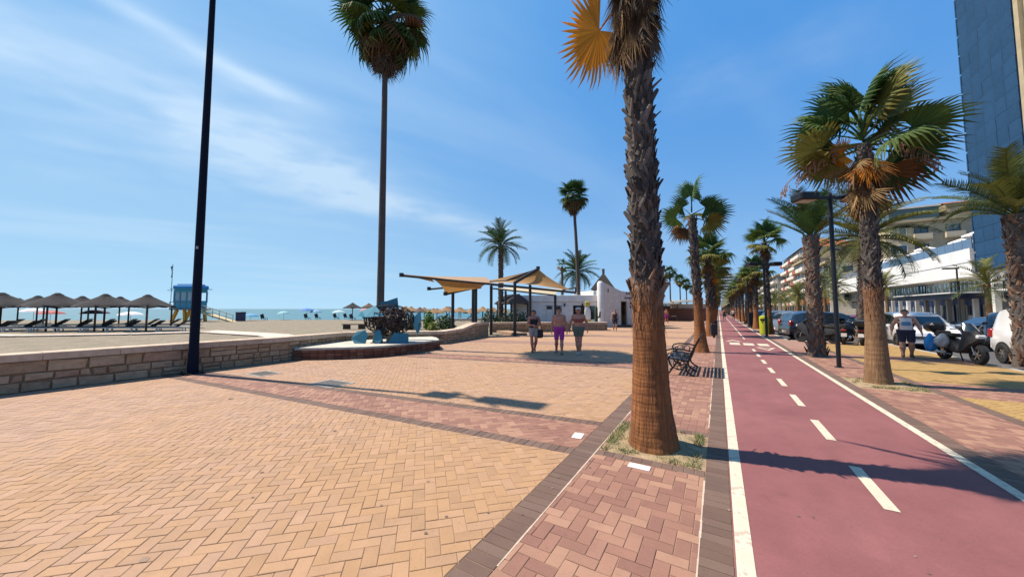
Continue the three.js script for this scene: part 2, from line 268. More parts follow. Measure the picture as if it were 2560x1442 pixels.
const soldier = (dir, len) => function* (q, box) { const n = Math.ceil(((dir ? box[3] - box[1] : box[2] - box[0])) / BW); for (let k = 0; k <= n; k++) { if (dir) { const z = box[3] - k * BW; yield [[box[0], z - BW], [box[2], z - BW], [box[2], z], [box[0], z]]; } else { const x = box[0] + k * BW; yield [[x, box[1]], [x + BW, box[1]], [x + BW, box[3]], [x, box[3]]]; } } };
const diag = function* (q, box) { yield* herring(PI / 4, box); }, square = function* (q, box) { yield* herring(0, box); };
const NEAR = -16.2, E1 = 0.19, PIT = [-1.27, -5.36, -0.21, -4.22], PITR = [2.62, -11.65, 3.66, -10.45];
const between = (x0, x1, f0, f1) => [[x0, f0(x0)], [x1, f0(x1)], [x1, f1(x1)], [x0, f1(x0)]];
paving('plaza_paving', [between(XW, XB, () => 2.2, (x) => zA(bands[0], x)), between(XW, XB, (x) => zB(bands[0], x), (x) => zA(bands[1], x)), between(XW, XB, (x) => zB(bands[1], x), (x) => zA(bands[2], x))], drift, 10, diag, 300, yellowSet);
paving('paving_band', bands.slice(0, 2).map((b) => between(XW, XB, (x) => zA(b, x) - E1, (x) => zB(b, x) + E1)), anyTone, 7, diag, 300, pinkSet);
{ // dark edging courses along the bands follow their slant
  const reg = []; for (const b of bands.slice(0, 2)) for (const f of [(x) => [zA(b, x), zA(b, x) - E1], (x) => [zB(b, x) + E1, zB(b, x)]]) reg.push([[XW, f(XW)[0]], [XB, f(XB)[0]], [XB, f(XB)[1]], [XW, f(XW)[1]]]);
  paving('edging_course', reg, anyTone, 4, soldier(0), 300, brownSet);
}
const strips = (x0, x1, hole) => hole ? [[[x0, 2.2], [x1, 2.2], [x1, hole[3] + 0.14], [x0, hole[3] + 0.14]], [[x0, hole[1] - 0.14], [x1, hole[1] - 0.14], [x1, NEAR - 3], [x0, NEAR - 3]]] : [[[x0, 2.2], [x1, 2.2], [x1, NEAR], [x0, NEAR]]];
paving('palm_strip', strips(-1.30, -0.17, PIT), anyTone, 7, square, 300, pinkSet);
paving('border_course', [[[-1.54, 2.2], [-1.30, 2.2], [-1.30, -40], [-1.54, -40]], [[-0.17, 2.2], [0.04, 2.2], [0.04, -40], [-0.17, -40]]], anyTone, 4, soldier(1), 300, brownSet);
paving('pit_edging', [[[-1.30, -4.22], [-0.17, -4.22], [-0.17, -4.08], [-1.30, -4.08]], [[-1.30, -5.5], [-0.17, -5.5], [-0.17, -5.36], [-1.30, -5.36]]], anyTone, 4, soldier(0), 60, brownSet);
paving('palm_strip', strips(2.56, 3.70, PITR).map((q, i) => (i ? q : q)), anyTone, 7, square, 120, pinkSet);
paving('border_course', [[[2.35, 2.2], [2.56, 2.2], [2.56, -26], [2.35, -26]], [[3.70, 2.2], [3.90, 2.2], [3.90, -24], [3.70, -24]]], anyTone, 4, soldier(1), 120, brownSet);
{ const rb = [[-10.2, -11.9], [-16.4, -17.8]]; // right-hand field with its own bands
  const zz = [[2.2, rb[0][0]], [rb[0][1], rb[1][0]], [rb[1][1], -22.5]];
  paving('parking_side_paving', zz.map(([a, b]) => [[3.90, a], [7.0, a], [7.0, b], [3.90, b]]), anyTone, 4, diag, 120, oddSet);
  paving('paving_band', rb.map(([a, b]) => [[3.90, a], [7.0, a], [7.0, b], [3.90, b]]), anyTone, 7, diag, 60, pinkSet);
}
{ // mortar bed below the bricks, and plain paving farther off where the bricks can no longer be told apart
  const bed = new MB(); bed.quad([-12.6, -0.0055, 2.2], [0.04, -0.0055, 2.2], [0.04, -0.0055, -45], [-12.6, -0.0055, -45]).quad([2.35, -0.0055, 2.2], [7.05, -0.0055, 2.2], [7.05, -0.0055, -24.05], [2.35, -0.0055, -24.05]);
  structure('mortar_bed', bed, mat([0.42, 0.265, 0.17], { roughness: 0.95, map: again(T.mottle, 1.5) }));
  const far = new MB(), sheet = (m, q, y) => m.quad(...q.map(([x, z]) => [x, y, z]));
  const yel = new MB(), pnk = new MB(), brn = new MB();
  const XL = -30; // the plaza widens past the end of the sea wall
  sheet(yel, [[XL, -19.2], [XW - 0.2, -19.2], [XW - 0.2, -40], [XL, -40]], -0.002);
  for (let k = 2; k < bands.length - 1; k++) { const b = bands[k], n = bands[k + 1]; const q = (f0, f1) => between(XW - 0.2, XB, f0, f1).map(([x, z]) => [x, z]); sheet(yel, q((x) => zB(b, x), (x) => zA(n, x)), -0.002); sheet(pnk, q((x) => zA(b, x) - E1, (x) => zB(b, x) + E1), -0.002); sheet(brn, q((x) => zA(b, x), (x) => zA(b, x) - E1), -0.002); sheet(brn, q((x) => zB(b, x) + E1, (x) => zB(b, x)), -0.002); }
  const lz = zB(bands[bands.length - 1], XB) + 1.5; sheet(yel, [[XL, -40], [XW - 0.2, -40], [XW - 0.2, -700], [XL, -700]], -0.002); sheet(yel, [[XW - 0.2, lz + 0.2], [XB, lz - 2.2], [XB, -700], [XW - 0.2, -700]], -0.004);
  sheet(yel, [[-12.6, 40], [XB, 40], [XB, 2.2], [-12.6, 2.2]], -0.002); sheet(pnk, [[-1.30, NEAR - 3], [-0.17, NEAR - 3], [-0.17, -700], [-1.30, -700]], -0.002); sheet(pnk, [[-1.3, 40], [-0.17, 40], [-0.17, 2.2], [-1.3, 2.2]], -0.002);
  sheet(brn, [[-1.54, -40], [-1.3, -40], [-1.3, -700], [-1.54, -700]], -0.002); sheet(brn, [[-0.17, -40], [0.04, -40], [0.04, -700], [-0.17, -700]], -0.002); sheet(brn, [[2.35, -26], [2.56, -26], [2.56, -700], [2.35, -700]], -0.002); sheet(pnk, [[2.56, NEAR - 3], [3.70, NEAR - 3], [3.7, -24.05], [2.56, -24.05]], -0.002); sheet(pnk, [[2.56, -24.05], [3.16, -24.05], [3.16, -700], [2.56, -700]], -0.002); sheet(yel, [[3.9, -22.5], [7.03, -22.5], [7.03, -24.05], [3.9, -24.05]], -0.002);
  const farTex = colTex(256, (u, v) => { const n = fbm(u * 10, v * 10, 10, 4, 61), g = hash2(floor(u * 64), floor(v * 64), 5); return mulc([1, 1, 1], 0.74 + 0.24 * n + 0.12 * (g - 0.5)); }, 0.28);
  structure('plaza_paving', yel, mat([0.49, 0.295, 0.175], { map: farTex, roughness: 0.9 })); structure('paving_band', pnk, mat([0.385, 0.22, 0.172], { map: farTex, roughness: 0.9 })); structure('border_course', brn, mat([0.175, 0.117, 0.096], { map: farTex, roughness: 0.9 }));
}
{ // pale sand that has filled the joints along the strip
  const s = new MB(), r = rngOf(66); for (const x of [-1.30, -0.17]) for (let z = 2; z > -14; z -= 0.25) { if (r() < 0.12) continue; const w = 0.004 + 0.005 * r(); if (z < -4.0 && z > -5.6 && x > -1) continue; s.quad([x - w, 0.0012, z], [x + w, 0.0012, z], [x + w * 0.9, 0.0012, z - 0.25], [x - w * 1.1, 0.0012, z - 0.25]); }
  structure('joint_sand', s, mat([0.62, 0.50, 0.40], { roughness: 1, map: again(T.mottle, 3) }));
}
{ // trodden gum, drips and grime spots on the plaza paving
  const r = rngOf(321), m = new MB(); for (let k = 0; k < 420; k++) { const x = -11.8 + 13.0 * r(), z = -0.6 - 15 * pow(r(), 0.8), big = r() < 0.1, R = big ? 0.02 + 0.05 * r() : 0.006 + 0.012 * r(), n = 9, t = r(); m.color(t < 0.6 ? [0.16, 0.105, 0.075] : t < 0.85 ? [0.24, 0.16, 0.11] : [0.30, 0.21, 0.15]); const p = []; for (let q = 0; q < n; q++) { const a = q / n * 6.2832, w = R * (0.6 + 0.7 * r()); p.push([x + cos(a) * w, 0.0026, z - sin(a) * w * (big ? 0.7 : 1)]); } m.fan(p); }
  const o = single('paving_stains', m.geo({ colors: true }), mat([1, 1, 1], { vertexColors: true, roughness: 0.95 }), 'dark gum spots and small stains scattered over the paving', 'stains'); stuff(o);
}
{ // cycle lane and its paint
  const lt = colTex(512, (u, v) => { const n = fbm(u * 5, v * 5, 5, 5, 71), s = fbm(u * 30, v * 30, 30, 3, 72), g = hash2(u * 512, v * 512, 6); const ty = fbm(u * 26, v * 2, 26, 3, 75), cr = abs(fbm(u * 7, v * 7, 7, 4, 78) - 0.5); return mulc(mixc([0.222, 0.074, 0.076], [0.282, 0.104, 0.106], clamp(n * 1.5 - 0.25)), (0.80 + 0.2 * s + 0.16 * (g - 0.5) + 0.12 * ty) * (cr < 0.003 ? 0.92 : 1)); }, 0.22);
  const l = new MB(); l.quad([0.04, -0.001, 40], [2.35, -0.001, 40], [2.35, -0.001, -1200], [0.04, -0.001, -1200]);
  structure('cycle_lane', l, mat([1, 1, 1], { map: lt, roughness: 0.78, bumpMap: again(T.grain, 3), bumpScale: 0.0012 }));
  const pt = colTex(512, (u, v) => { const n = fbm(u * 24, v * 24, 24, 4, 81), b = fbm(u * 5, v * 5, 5, 3, 82), k = 0.6 * smooth(0.66, 0.74, n * 0.8 + b * 0.28); return mixc(mulc([0.66, 0.60, 0.47], 0.84 + 0.26 * b), [0.40, 0.30, 0.24], k); }, 1.3);
  const paint = mat([1, 1, 1], { map: pt, roughness: 0.75 }), m = new MB(), Y = 0.003;
  const rect = (x0, x1, z0, z1) => m.quad([x0, Y, z0], [x1, Y, z0], [x1, Y, z1], [x0, Y, z1]);
  rect(0.05, 0.155, 10, -1200); rect(2.245, 2.345, 10, -1200);
  for (let z = -0.55; z > -17.2; z -= 1.83) rect(1.15, 1.25, z, z - 0.95);
  rect(1.17, 1.24, -23.5, -1200);
  for (const x of [0.42, 0.98, 1.56]) rect(x, x + 0.42, -19.7, -20.9);
  const tri = (cx, z, dz) => { const o = [[cx - 0.36, z], [cx + 0.36, z], [cx, z + dz]], i = [[cx - 0.22, z + dz * 0.12], [cx + 0.22, z + dz * 0.12], [cx, z + dz * 0.72]]; for (let k = 0; k < 3; k++) { const a = o[k], b = o[(k + 1) % 3], c = i[(k + 1) % 3], d = i[k]; m.quad([a[0], Y, a[1]], [b[0], Y, b[1]], [c[0], Y, c[1]], [d[0], Y, d[1]]); } };
  tri(1.72, -18.9, 1.25); tri(0.62, -21.6, -1.25);
  structure('lane_markings', m, paint);
}
{ // soil in the planting pits with dry grass
  const soil = colTex(256, (u, v) => { const n = fbm(u * 7, v * 7, 7, 5, 91), g = hash2(u * 256, v * 256, 3); return mulc(mixc([0.26, 0.19, 0.105], [0.46, 0.35, 0.21], clamp(n * 1.6 - 0.3)), 0.7 + 0.45 * g); });
  const smat = mat([1, 1, 1], { map: soil, roughness: 1, bumpMap: T.lumps, bumpScale: 0.03 });
  const pit = (P, seed) => { const m = new MB(); m.grid(26, 26, (u, v) => { const x = lerp(P[0] - 0.03, P[2] + 0.04, u), z = lerp(P[1], P[3], v), e = min(u, 1 - u, v, 1 - v); return [x, -0.006 + 0.035 * smooth(0, 0.3, e) + 0.02 * (fbm((x + 40) * 9, (z + 40) * 9, 4096, 3, seed) - 0.5), z]; }); structure('soil', m.geo({ crease: 1, uvk: 1.6 }), smat); };
  pit(PIT, 3); pit([PITR[0] - 0.05, PITR[1], PITR[2] + 0.05, PITR[3]], 5);
  const grass = (P, n, seed, nameLabel, edge) => { const r = rngOf(seed), m = new MB(); for (let k = 0; k < n; k++) { let x, z; for (let q = 0; q < 12; q++) { x = lerp(P[0], P[2], r()); z = lerp(P[1], P[3], r()); const u = (x - P[0]) / (P[2] - P[0]), v = (z - P[1]) / (P[3] - P[1]), e = min(u, 1 - u, v, 1 - v), c = fbm((x + 40) * 4, (z + 40) * 4, 4096, 2, seed); if (r() < edge(u, v, e) * smooth(0.35, 0.62, c) * 1.5) break; } const h = 0.015 + 0.05 * r() * r() + 0.015, a = r() * 6.28, w = 0.0035, lean = 0.5 + r(); const g = r(); m.color(g < 0.5 ? mulc([0.10, 0.16, 0.035], 0.6 + 0.8 * r()) : g < 0.8 ? mulc([0.30, 0.24, 0.10], 0.6 + 0.6 * r()) : [0.42, 0.34, 0.19]); const dx = cos(a), dz = sin(a); const y = 0.004; m.tri([x - dz * w, y, z + dx * w], [x + dz * w, y, z - dx * w], [x + dx * h * lean, y + h, z + dz * h * lean]); } const o = single('grass', m.geo({ colors: true }), mat([1, 1, 1], { vertexColors: true, roughness: 0.9 }), nameLabel, 'grass'); stuff(o); };
  grass(PIT, 2600, 8, 'patchy dry grass in the soil pit under the closest palm', (u, v, e) => (e < 0.10 ? 1 : e < 0.2 ? 0.22 : 0.05) * (u < 0.5 || v < 0.3 ? 1 : 0.35));
  grass(PITR, 1800, 12, 'dry weeds round the foot of the palm beside the lane', (u, v, e) => (e < 0.2 ? 1 : 0.35));
}
{ // two white tiles set in the paving, and drain covers
  const m = new MB(); m.box(-0.78, 0.003, -3.98, 0.22, 0.008, 0.11, 0.0, 0.002);
  single('marker_tile', m, mat([0.8, 0.79, 0.75], { roughness: 0.5, map: again(T.mottle, 4) }), 'small white marker tile in the pink strip below the closest palm', 'tile', 'white tiles let into the paving');
  const n = new MB(); n.box(-1.66, 0.003, -4.52, 0.13, 0.008, 0.2, 0.12, 0.002);
  single('marker_tile', n, mat([0.8, 0.79, 0.75], { roughness: 0.5, map: again(T.mottle, 4) }), 'small white marker tile at the end of the pink cross band', 'tile', 'white tiles let into the paving');
  const cov = (x, z, w, d, lab) => { const o = thing('drain_cover', lab, 'drain cover', [x, 0, z], 0.05, 'drain covers'); const f = new MB(); for (const s of [-1, 1]) { f.box(s * w / 2, 0.003, 0, 0.05, 0.012, d + 0.05, 0, 0.002); f.box(0, 0.003, s * d / 2, w - 0.05, 0.012, 0.05, 0, 0.002); } mesh('frame', f, M.concrete, o); const b = new MB(); b.box(0, 0.001, 0, w - 0.06, 0.010, d - 0.06); for (let i = -3; i <= 3; i++) b.box(i * w / 8, 0.007, 0, 0.03, 0.008, d - 0.12); mesh('plate', b, mat([0.16, 0.15, 0.14], { roughness: 0.6, metalness: 0.4 }), o); };
  cov(-7.6, -4.78, 0.8, 0.55, 'grey drain cover beside the dark edging of the cross band'); cov(-10.3, -4.6, 0.7, 0.5, 'grey drain cover close to the mast and sea wall');
}

// ================================================================ SEA WALLS of rough stone with pale coping
const stoneCols = [[0.48, 0.345, 0.22], [0.53, 0.385, 0.25], [0.46, 0.325, 0.205], [0.56, 0.42, 0.28], [0.50, 0.335, 0.225], [0.43, 0.305, 0.195], [0.54, 0.41, 0.28]];
const stoneTex = colTex(256, (u, v) => { const n = fbm(u * 7, v * 7, 7, 5, 101), g = hash2(u * 256, v * 256, 3); return mulc([1, 0.98, 0.95], 0.62 + 0.55 * n + 0.12 * (g - 0.5)); });
const stoneMats = stoneCols.map((c) => mat(c, { map: again(stoneTex, 2), bumpMap: again(T.lumps, 3), bumpScale: 0.012, roughness: 0.95 }));
const copeMats = [[0.66, 0.52, 0.40], [0.62, 0.48, 0.36], [0.69, 0.55, 0.43]].map((c) => mat(c, { map: again(stoneTex, 1.3), bumpMap: again(T.grain, 3), bumpScale: 0.002, roughness: 0.85 }));
const mortarMat = mat([0.27, 0.195, 0.13], { map: again(stoneTex, 3), roughness: 1 });
function stoneWall(label, pts, hs, thick, seed, { cope = 0.15, small = 1, top = copeMats, faces = stoneMats, back = -1 } = {}) { // pts: front foot line, stones on the front
  const o = thing('sea_wall', label, 'wall', [pts[0][0], 0, pts[0][1]]), r = rngOf(seed), ox = pts[0][0], oz = pts[0][1], core = new MB();
  for (let i = 0; i < pts.length - 1; i++) {
    const A = pts[i], B = pts[i + 1], L = hypot(B[0] - A[0], B[1] - A[1]), tx = (B[0] - A[0]) / L, tz = (B[1] - A[1]) / L, nx = tz * back, nz = -tx * back; // n points to the promenade
    const H = (s) => lerp(hs[i], hs[i + 1], s / L) - cope, W = (s, y, d) => [A[0] + tx * s + nx * d - ox, y, A[1] + tz * s + nz * d - oz];
    const q = (s, d) => [W(s, -0.02, d), W(s, H(s) - 0.004, d)], a = q(-0.01, -0.012), b = q(L + 0.01, -0.012), c = q(L + 0.01, -thick), d = q(-0.01, -thick);
    core.quad(a[0], b[0], b[1], a[1]).quad(d[0], c[0], c[1], d[1]).quad(a[1], b[1], c[1], d[1]).quad(a[0], a[1], d[1], d[0]).quad(b[0], b[1], c[1], c[0]);
    // courses of uneven stones
    let y = 0; const Hm = max(hs[i], hs[i + 1]) - cope;
    while (y < Hm - 0.03) {
      let h = (0.11 + 0.13 * r()) * small; if (Hm - y - h < 0.07) h = Hm - y; let s = 0;
      while (s < L - 0.01) {
        let w = h * (0.9 + 2.0 * r()); if (L - s - w < 0.1) w = L - s;
        const pieces = h > 0.17 * small && r() < 0.35 ? [[0, 0.45 + 0.15 * r()], [1, 1]] : [[0, 1]]; let y0 = y;
        for (const [, f] of pieces) {
          const y1 = y + h * f, g = 0.004, lim = H(s + w / 2), yb = min(y0, lim), yt = min(y1, lim); const J = () => (r() - 0.5) * 0.05 * small * (r() < 0.3 ? 1.6 : 0.5);
          if (yt - yb > 0.03) {
            const c4 = [[s + g + abs(J()), yb + g + abs(J())], [s + w - g - abs(J()), yb + g + abs(J())], [s + w - g - abs(J()), yt - g - abs(J())], [s + g + abs(J()), yt - g - abs(J())]], proud = 0.004 + 0.02 * r(), cx = c4.reduce((t, p) => t + p[0], 0) / 4, cy = c4.reduce((t, p) => t + p[1], 0) / 4;
            const m = new MB(), lo = c4.map(([e, f2]) => W(e, f2, -0.035)), mid = c4.map(([e, f2]) => W(lerp(e, cx, 0.02), lerp(f2, cy, 0.03), proud * 0.55)), hi = c4.map(([e, f2]) => W(lerp(e, cx, 0.16), lerp(f2, cy, 0.16), proud + (r() - 0.5) * 0.012));
            m.ring(mid, lo); m.ring(hi, mid); m.fan(hi); mesh('stone', m, faces[floor(r() * faces.length)], o);
          }
          y0 = y1;
        }
        s += w;
      }
      y += h;
    }
    // coping slabs
    if (cope) for (let s = 0; s < L - 0.02;) { let w = 0.75 + 0.35 * r(); if (L - s - w < 0.4) w = L - s; const m = new MB(), j = 0.004, z0 = 0.045, z1 = -thick - 0.04, e = 0.012; const sec = (t) => { const h = H(t); return [W(t, h, z0), W(t, h + cope - e, z0), W(t, h + cope, z0 - e), W(t, h + cope, z1 + e), W(t, h + cope - e, z1), W(t, h, z1)]; }; const p = sec(s + j), k = sec(s + w - j); m.ring(k, p); m.fan(p); m.fan([...k].reverse()); mesh('coping_stone', m, top[floor(r() * top.length)], o); s += w; }
  }
  mesh('core', core, mortarMat, o); return o;
}
stoneWall('long low stone sea wall with pale coping behind the tall mast', [[-12.15, 6], [-12.15, -6.15]], [0.78, 0.78], 0.42, 5, { small: 1.05 });
stoneWall('sea wall stretch behind the fish sculpture platform, rising to its end', [[-12.2, -6.16], [-13.1, -8.8], [-12.7, -11.2], [-11.5, -12.9], [-11.75, -14.6], [-12.05, -16.2], [-12.6, -18.3]], [0.78, 0.74, 0.66, 0.62, 0.66, 0.90, 0.88], 0.45, 9, { small: 0.8 });
stoneWall('short stone wall beside the wide step under the shade sails', [[-14.2, -20.9], [-11.9, -23.3]], [0.72, 0.72], 0.5, 13, { small: 0.8 });
stoneWall('stone planter wall behind the three walkers', [[-11.3, -23.2], [-9.9, -25.6]], [0.72, 0.72], 0.5, 17, { small: 0.8 });
stoneWall('low stone planter in front of the white cafe', [[-10.1, -26.6], [-7.7, -27.9]], [0.66, 0.66], 0.9, 19, { small: 0.8 });
{ const m = new MB(); m.box(-12.4, 0.08, -20.6, 3.6, 0.16, 0.9, -0.62 + PI / 2 * 0, 0.015); single('step', m, mat([0.42, 0.27, 0.17], { map: again(T.mottle, 1), roughness: 0.9 }), 'wide low step in front of the short stone wall', 'step'); }

// ---- raised platform with a curved front, and the fish on it
{
  const o = thing('platform', 'low curved platform with pale top under the fish sculpture', 'platform', [-11.4, 0, -9.2]);
  const f = [[-12.14, -6.3], [-11.5, -6.75], [-10.95, -7.25], [-10.5, -7.75], [-10.22, -8.3], [-10.1, -9.0], [-10.08, -9.8], [-10.1, -10.5], [-10.17, -11.15], [-11.0, -11.9], [-11.7, -12.3], [-12.75, -11.2], [-13.1, -8.8]].map(([x, z]) => [x + 11.4, z + 9.2]), h = 0.38;
  const top = new MB(), inr = f.map(([x, z]) => [x * 0.995, z * 0.995]); prism(top, inr.slice().reverse(), h + 0.02, 0.006, 0.07); mesh('slab', top, mat([0.62, 0.60, 0.53], { map: again(stoneTex, 0.6), roughness: 0.85 }), o);
  const core = new MB(); core.ring(f.map(([x, z]) => [x * 0.985, 0, z * 0.985]), f.map(([x, z]) => [x * 0.985, h - 0.05, z * 0.985])); mesh('core', core, mat([0.22, 0.12, 0.08], { roughness: 1 }), o);
  const r = rngOf(4), bm = [[0.17, 0.065, 0.038], [0.14, 0.052, 0.032], [0.20, 0.082, 0.05], [0.22, 0.11, 0.07]].map((c) => mat(c, { map: again(stoneTex, 2), roughness: 0.9 }));
  for (let i = 0; i < 9; i++) { const A = f[i], B = f[i + 1], L = hypot(B[0] - A[0], B[1] - A[1]), n = max(2, round(L / 0.26)); for (let c = 0; c < 3; c++) for (let k = 0; k < n; k++) { const t = (k + 0.5) / n, m = new MB(); m.box(0, 0, 0, L / n - 0.012, 0.1, 0.05, 0, 0.006); const q = mesh('facing_brick', m, bm[floor(r() * 4)], o); q.position.set(lerp(A[0], B[0], t), 0.055 + c * 0.111, lerp(A[1], B[1], t)); q.rotation.y = -atan2(B[1] - A[1], B[0] - A[0]); } }
}
{ // fish: wire body stuffed with bottles, blue head plates and fins. Local x runs from tail to head.
  const yaw = 30.68 * D2R + PI, o = thing('fish_sculpture', 'wire fish sculpture filled with plastic bottles, blue metal head and fins', 'sculpture', [-11.15, 0.40, -9.35], yaw);
  const blue = mat([0.02, 0.19, 0.28], { roughness: 0.6, map: again(T.mottle, 2) }), lightblue = mat([0.09, 0.40, 0.52], { roughness: 0.55, map: again(T.mottle, 2) });
  const C = [0, 0.86, 0], rx = 0.98, ry = 0.60, rz = 0.58, pt = (a, b, k = 1) => { const s = cos(b) * k; return [C[0] + rx * sin(b) * k, C[1] + ry * s * sin(a), C[2] + rz * s * cos(a)]; };
  const w = new MB(); // wire cage: hoops and stringers
  for (let i = 0; i < 13; i++) { const b = -1.35 + i * 0.225, p = []; for (let k = 0; k <= 24; k++) p.push(pt(k / 24 * 2 * PI, b)); w.tube(p, 0.015, 4, false); }
  for (let k = 0; k < 22; k++) { const a = k / 22 * 2 * PI, p = []; for (let i = 0; i <= 14; i++) p.push(pt(a + 0.05 * sin(i), -1.45 + i * 0.207)); w.tube(p, 0.012, 4, false); }
  mesh('wire_cage', w, mat([0.035, 0.022, 0.018], { roughness: 0.7, metalness: 0.4 }), o);
  const r = rngOf(23), cols = [[0.06, 0.035, 0.03], [0.045, 0.03, 0.028], [0.40, 0.36, 0.33], [0.11, 0.055, 0.045], [0.04, 0.04, 0.045], [0.06, 0.04, 0.035], [0.08, 0.04, 0.035], [0.05, 0.04, 0.04]].map((c) => mat(c, { roughness: 0.35 }));
  const bg = new MB(); bg.lathe(0, 0, [[0, -0.13], [0.035, -0.13], [0.037, -0.05], [0.033, 0], [0.037, 0.05], [0.03, 0.09], [0.013, 0.115], [0.014, 0.14], [0, 0.14]], 7); const bgeo = bg.geo({ crease: 0.8 });
  for (let k = 0; k < 290; k++) { const a = r() * 6.28, b = Math.asin(r() * 1.84 - 0.92), p = pt(a, b, 0.84 - 0.26 * r()), q = mesh('bottle', bgeo, cols[floor(r() * cols.length)], o); q.position.set(...p); q.rotation.set(r() * 6, r() * 6, r() * 6); }
  const fill = new MB(); { const n = 14; fill.grid(20, n, (u, v) => pt(u * 2 * PI, -1.5 + 3 * v, 0.62)); } mesh('filling', fill, mat([0.26, 0.22, 0.20], { roughness: 0.8, map: T.mottle }), o);
  const plate = (name, m, q0, t = 0.03, axis = 2) => { const q = q0.map((p) => [p[0], p[1], -p[2]]), b = new MB(), f = q.map((p) => [p[0], p[1], p[2]]), k = q.map((p) => { const c = [...p]; c[axis] -= t; return c; }); b.ring(k, f); b.fan(f); b.fan([...k].reverse()); return mesh(name, b, m, o); };
  // head: folded plates over the snout
  const hd = new MB(); const brow = [[0.95, 1.22, 0.34], [1.12, 1.02, 0.30], [1.22, 1.02, 0], [1.12, 1.02, -0.30], [0.95, 1.22, -0.34]], crown = [[0.45, 1.42, 0.30], [0.45, 1.46, 0], [0.45, 1.42, -0.30]], cheek = [[0.02, 1.02, 0.54], [0.02, 1.02, -0.54]];
  hd.quad(brow[0], crown[0], crown[2], brow[4]); hd.quad(brow[0], brow[1], brow[3], brow[4]); hd.tri(brow[1], brow[2], brow[3]); hd.quad(crown[0], brow[0], [0.75, 0.98, 0.50], cheek[0]); hd.quad(crown[2], brow[4], [0.75, 0.98, -0.50], cheek[1]); hd.tri(brow[0], [0.75, 0.98, 0.50], brow[1]); hd.tri(brow[4], [0.75, 0.98, -0.50], brow[3]);
  mesh('head_plate', hd, lightblue, o);
  const eye = new MB(); for (const s of [1]) eye.box(0.86, 1.36, 0.02, 0.34, 0.02, 0.46, 0); eye.xform(new THREE.Matrix4().makeTranslation(0, 0.0, 0)); const ey = mesh('solar_panel', eye, M.black, o); ey.rotation.z = 0.0;
  plate('fin', blue, [[1.10, 0.42, 0.46], [0.72, 0.50, 0.54], [0.58, 0.30, 0.60], [0.66, -0.01, 0.64], [1.06, -0.01, 0.62], [1.24, 0.18, 0.52]], 0.03);
  plate('fin', blue, [[0.34, 0.48, 0.56], [0.12, 0.50, 0.58], [0.02, 0.16, 0.64], [0.14, -0.01, 0.68], [0.36, 0.10, 0.62]], 0.03);
  plate('fin', blue, [[-0.34, 0.40, 0.46], [-0.88, 0.36, 0.40], [-0.90, -0.01, 0.48], [-0.16, -0.01, 0.54]], 0.03);
  plate('dorsal_fin', blue, [[0.40, 1.36, 0.015], [0.36, 1.58, 0.015], [0.12, 1.60, 0.015], [-0.30, 1.74, 0.015], [-0.36, 1.26, 0.015]], 0.03);
  plate('tail_fin', lightblue, [[-0.86, 0.86, 0.02], [-1.22, 1.24, 0.02], [-1.26, 0.84, 0.02], [-1.14, 0.74, 0.02], [-1.26, 0.60, 0.02], [-1.12, 0.28, 0.02]], 0.03);
  const st = new MB(); st.lathe(0.45, 0, [[0.2, -0.01], [0.19, 0.12], [0.12, 0.34]], 12); st.lathe(-0.1, 0, [[0.22, -0.01], [0.2, 0.12], [0.16, 0.3]], 12); mesh('stand', st.geo({ crease: 1 }), mat([0.33, 0.28, 0.19], { roughness: 0.9 }), o);
}

// ---- tall floodlight mast beside the wall
{
  const o = thing('floodlight_mast', 'very tall dark mast with floodlights beside the stone sea wall', 'lamp post', [-11.84, 0, -3.64]);
  const p = new MB(); p.tube([[0, 0, 0], [0, 0.55, 0], [0, 0.6, 0], [0, 7, 0], [0, 14.2, 0]], [0.115, 0.115, 0.105, 0.08, 0.05], 16); mesh('pole', p.geo({ crease: 0.7 }), mat([0.005, 0.009, 0.024], { roughness: 0.75, phys: true, specularIntensity: 0.3 }), o);
  const b = new MB(); b.box(0, 0.012, 0, 0.42, 0.03, 0.42, 0, 0.004); for (const [x, z] of [[1, 1], [1, -1], [-1, 1], [-1, -1]]) b.tube([[x * 0.165, 0.02, z * 0.165], [x * 0.165, 0.075, z * 0.165]], 0.02, 6); mesh('base_plate', b, M.black, o);
  const a = new MB(); a.tube([[-0.7, 13.6, -0.25], [0, 13.75, 0], [0.7, 13.6, 0.25]], 0.04, 6); a.tube([[0, 13.9, 0], [0.25, 14.25, -0.1], [0.6, 14.2, -0.2]], 0.04, 6); mesh('arm', a, M.black, o);
  for (const [x, y, z, t] of [[0.85, 13.95, -0.1, 0.2], [0.25, 13.9, -0.05, 0.2], [-0.5, 13.2, 0.05, 0.2]]) { const m = new MB(); m.box(0, 0, 0, 0.62, 0.16, 0.46, 0, 0.03); const q = mesh('floodlight', m, M.black, o); q.position.set(x, y, z); q.rotation.set(0.3, t, 0.2); const gl = new MB(); gl.box(0, -0.083, 0, 0.52, 0.006, 0.36); mesh('lens', gl, M.winglass, q); }
  const st = new MB(); st.box(0.082, 3.3, 0.07, 0.04, 0.07, 0.04, 0.8); mesh('number_tag', st, mat([0.4, 0.4, 0.4], { roughness: 0.7 }), o);
}

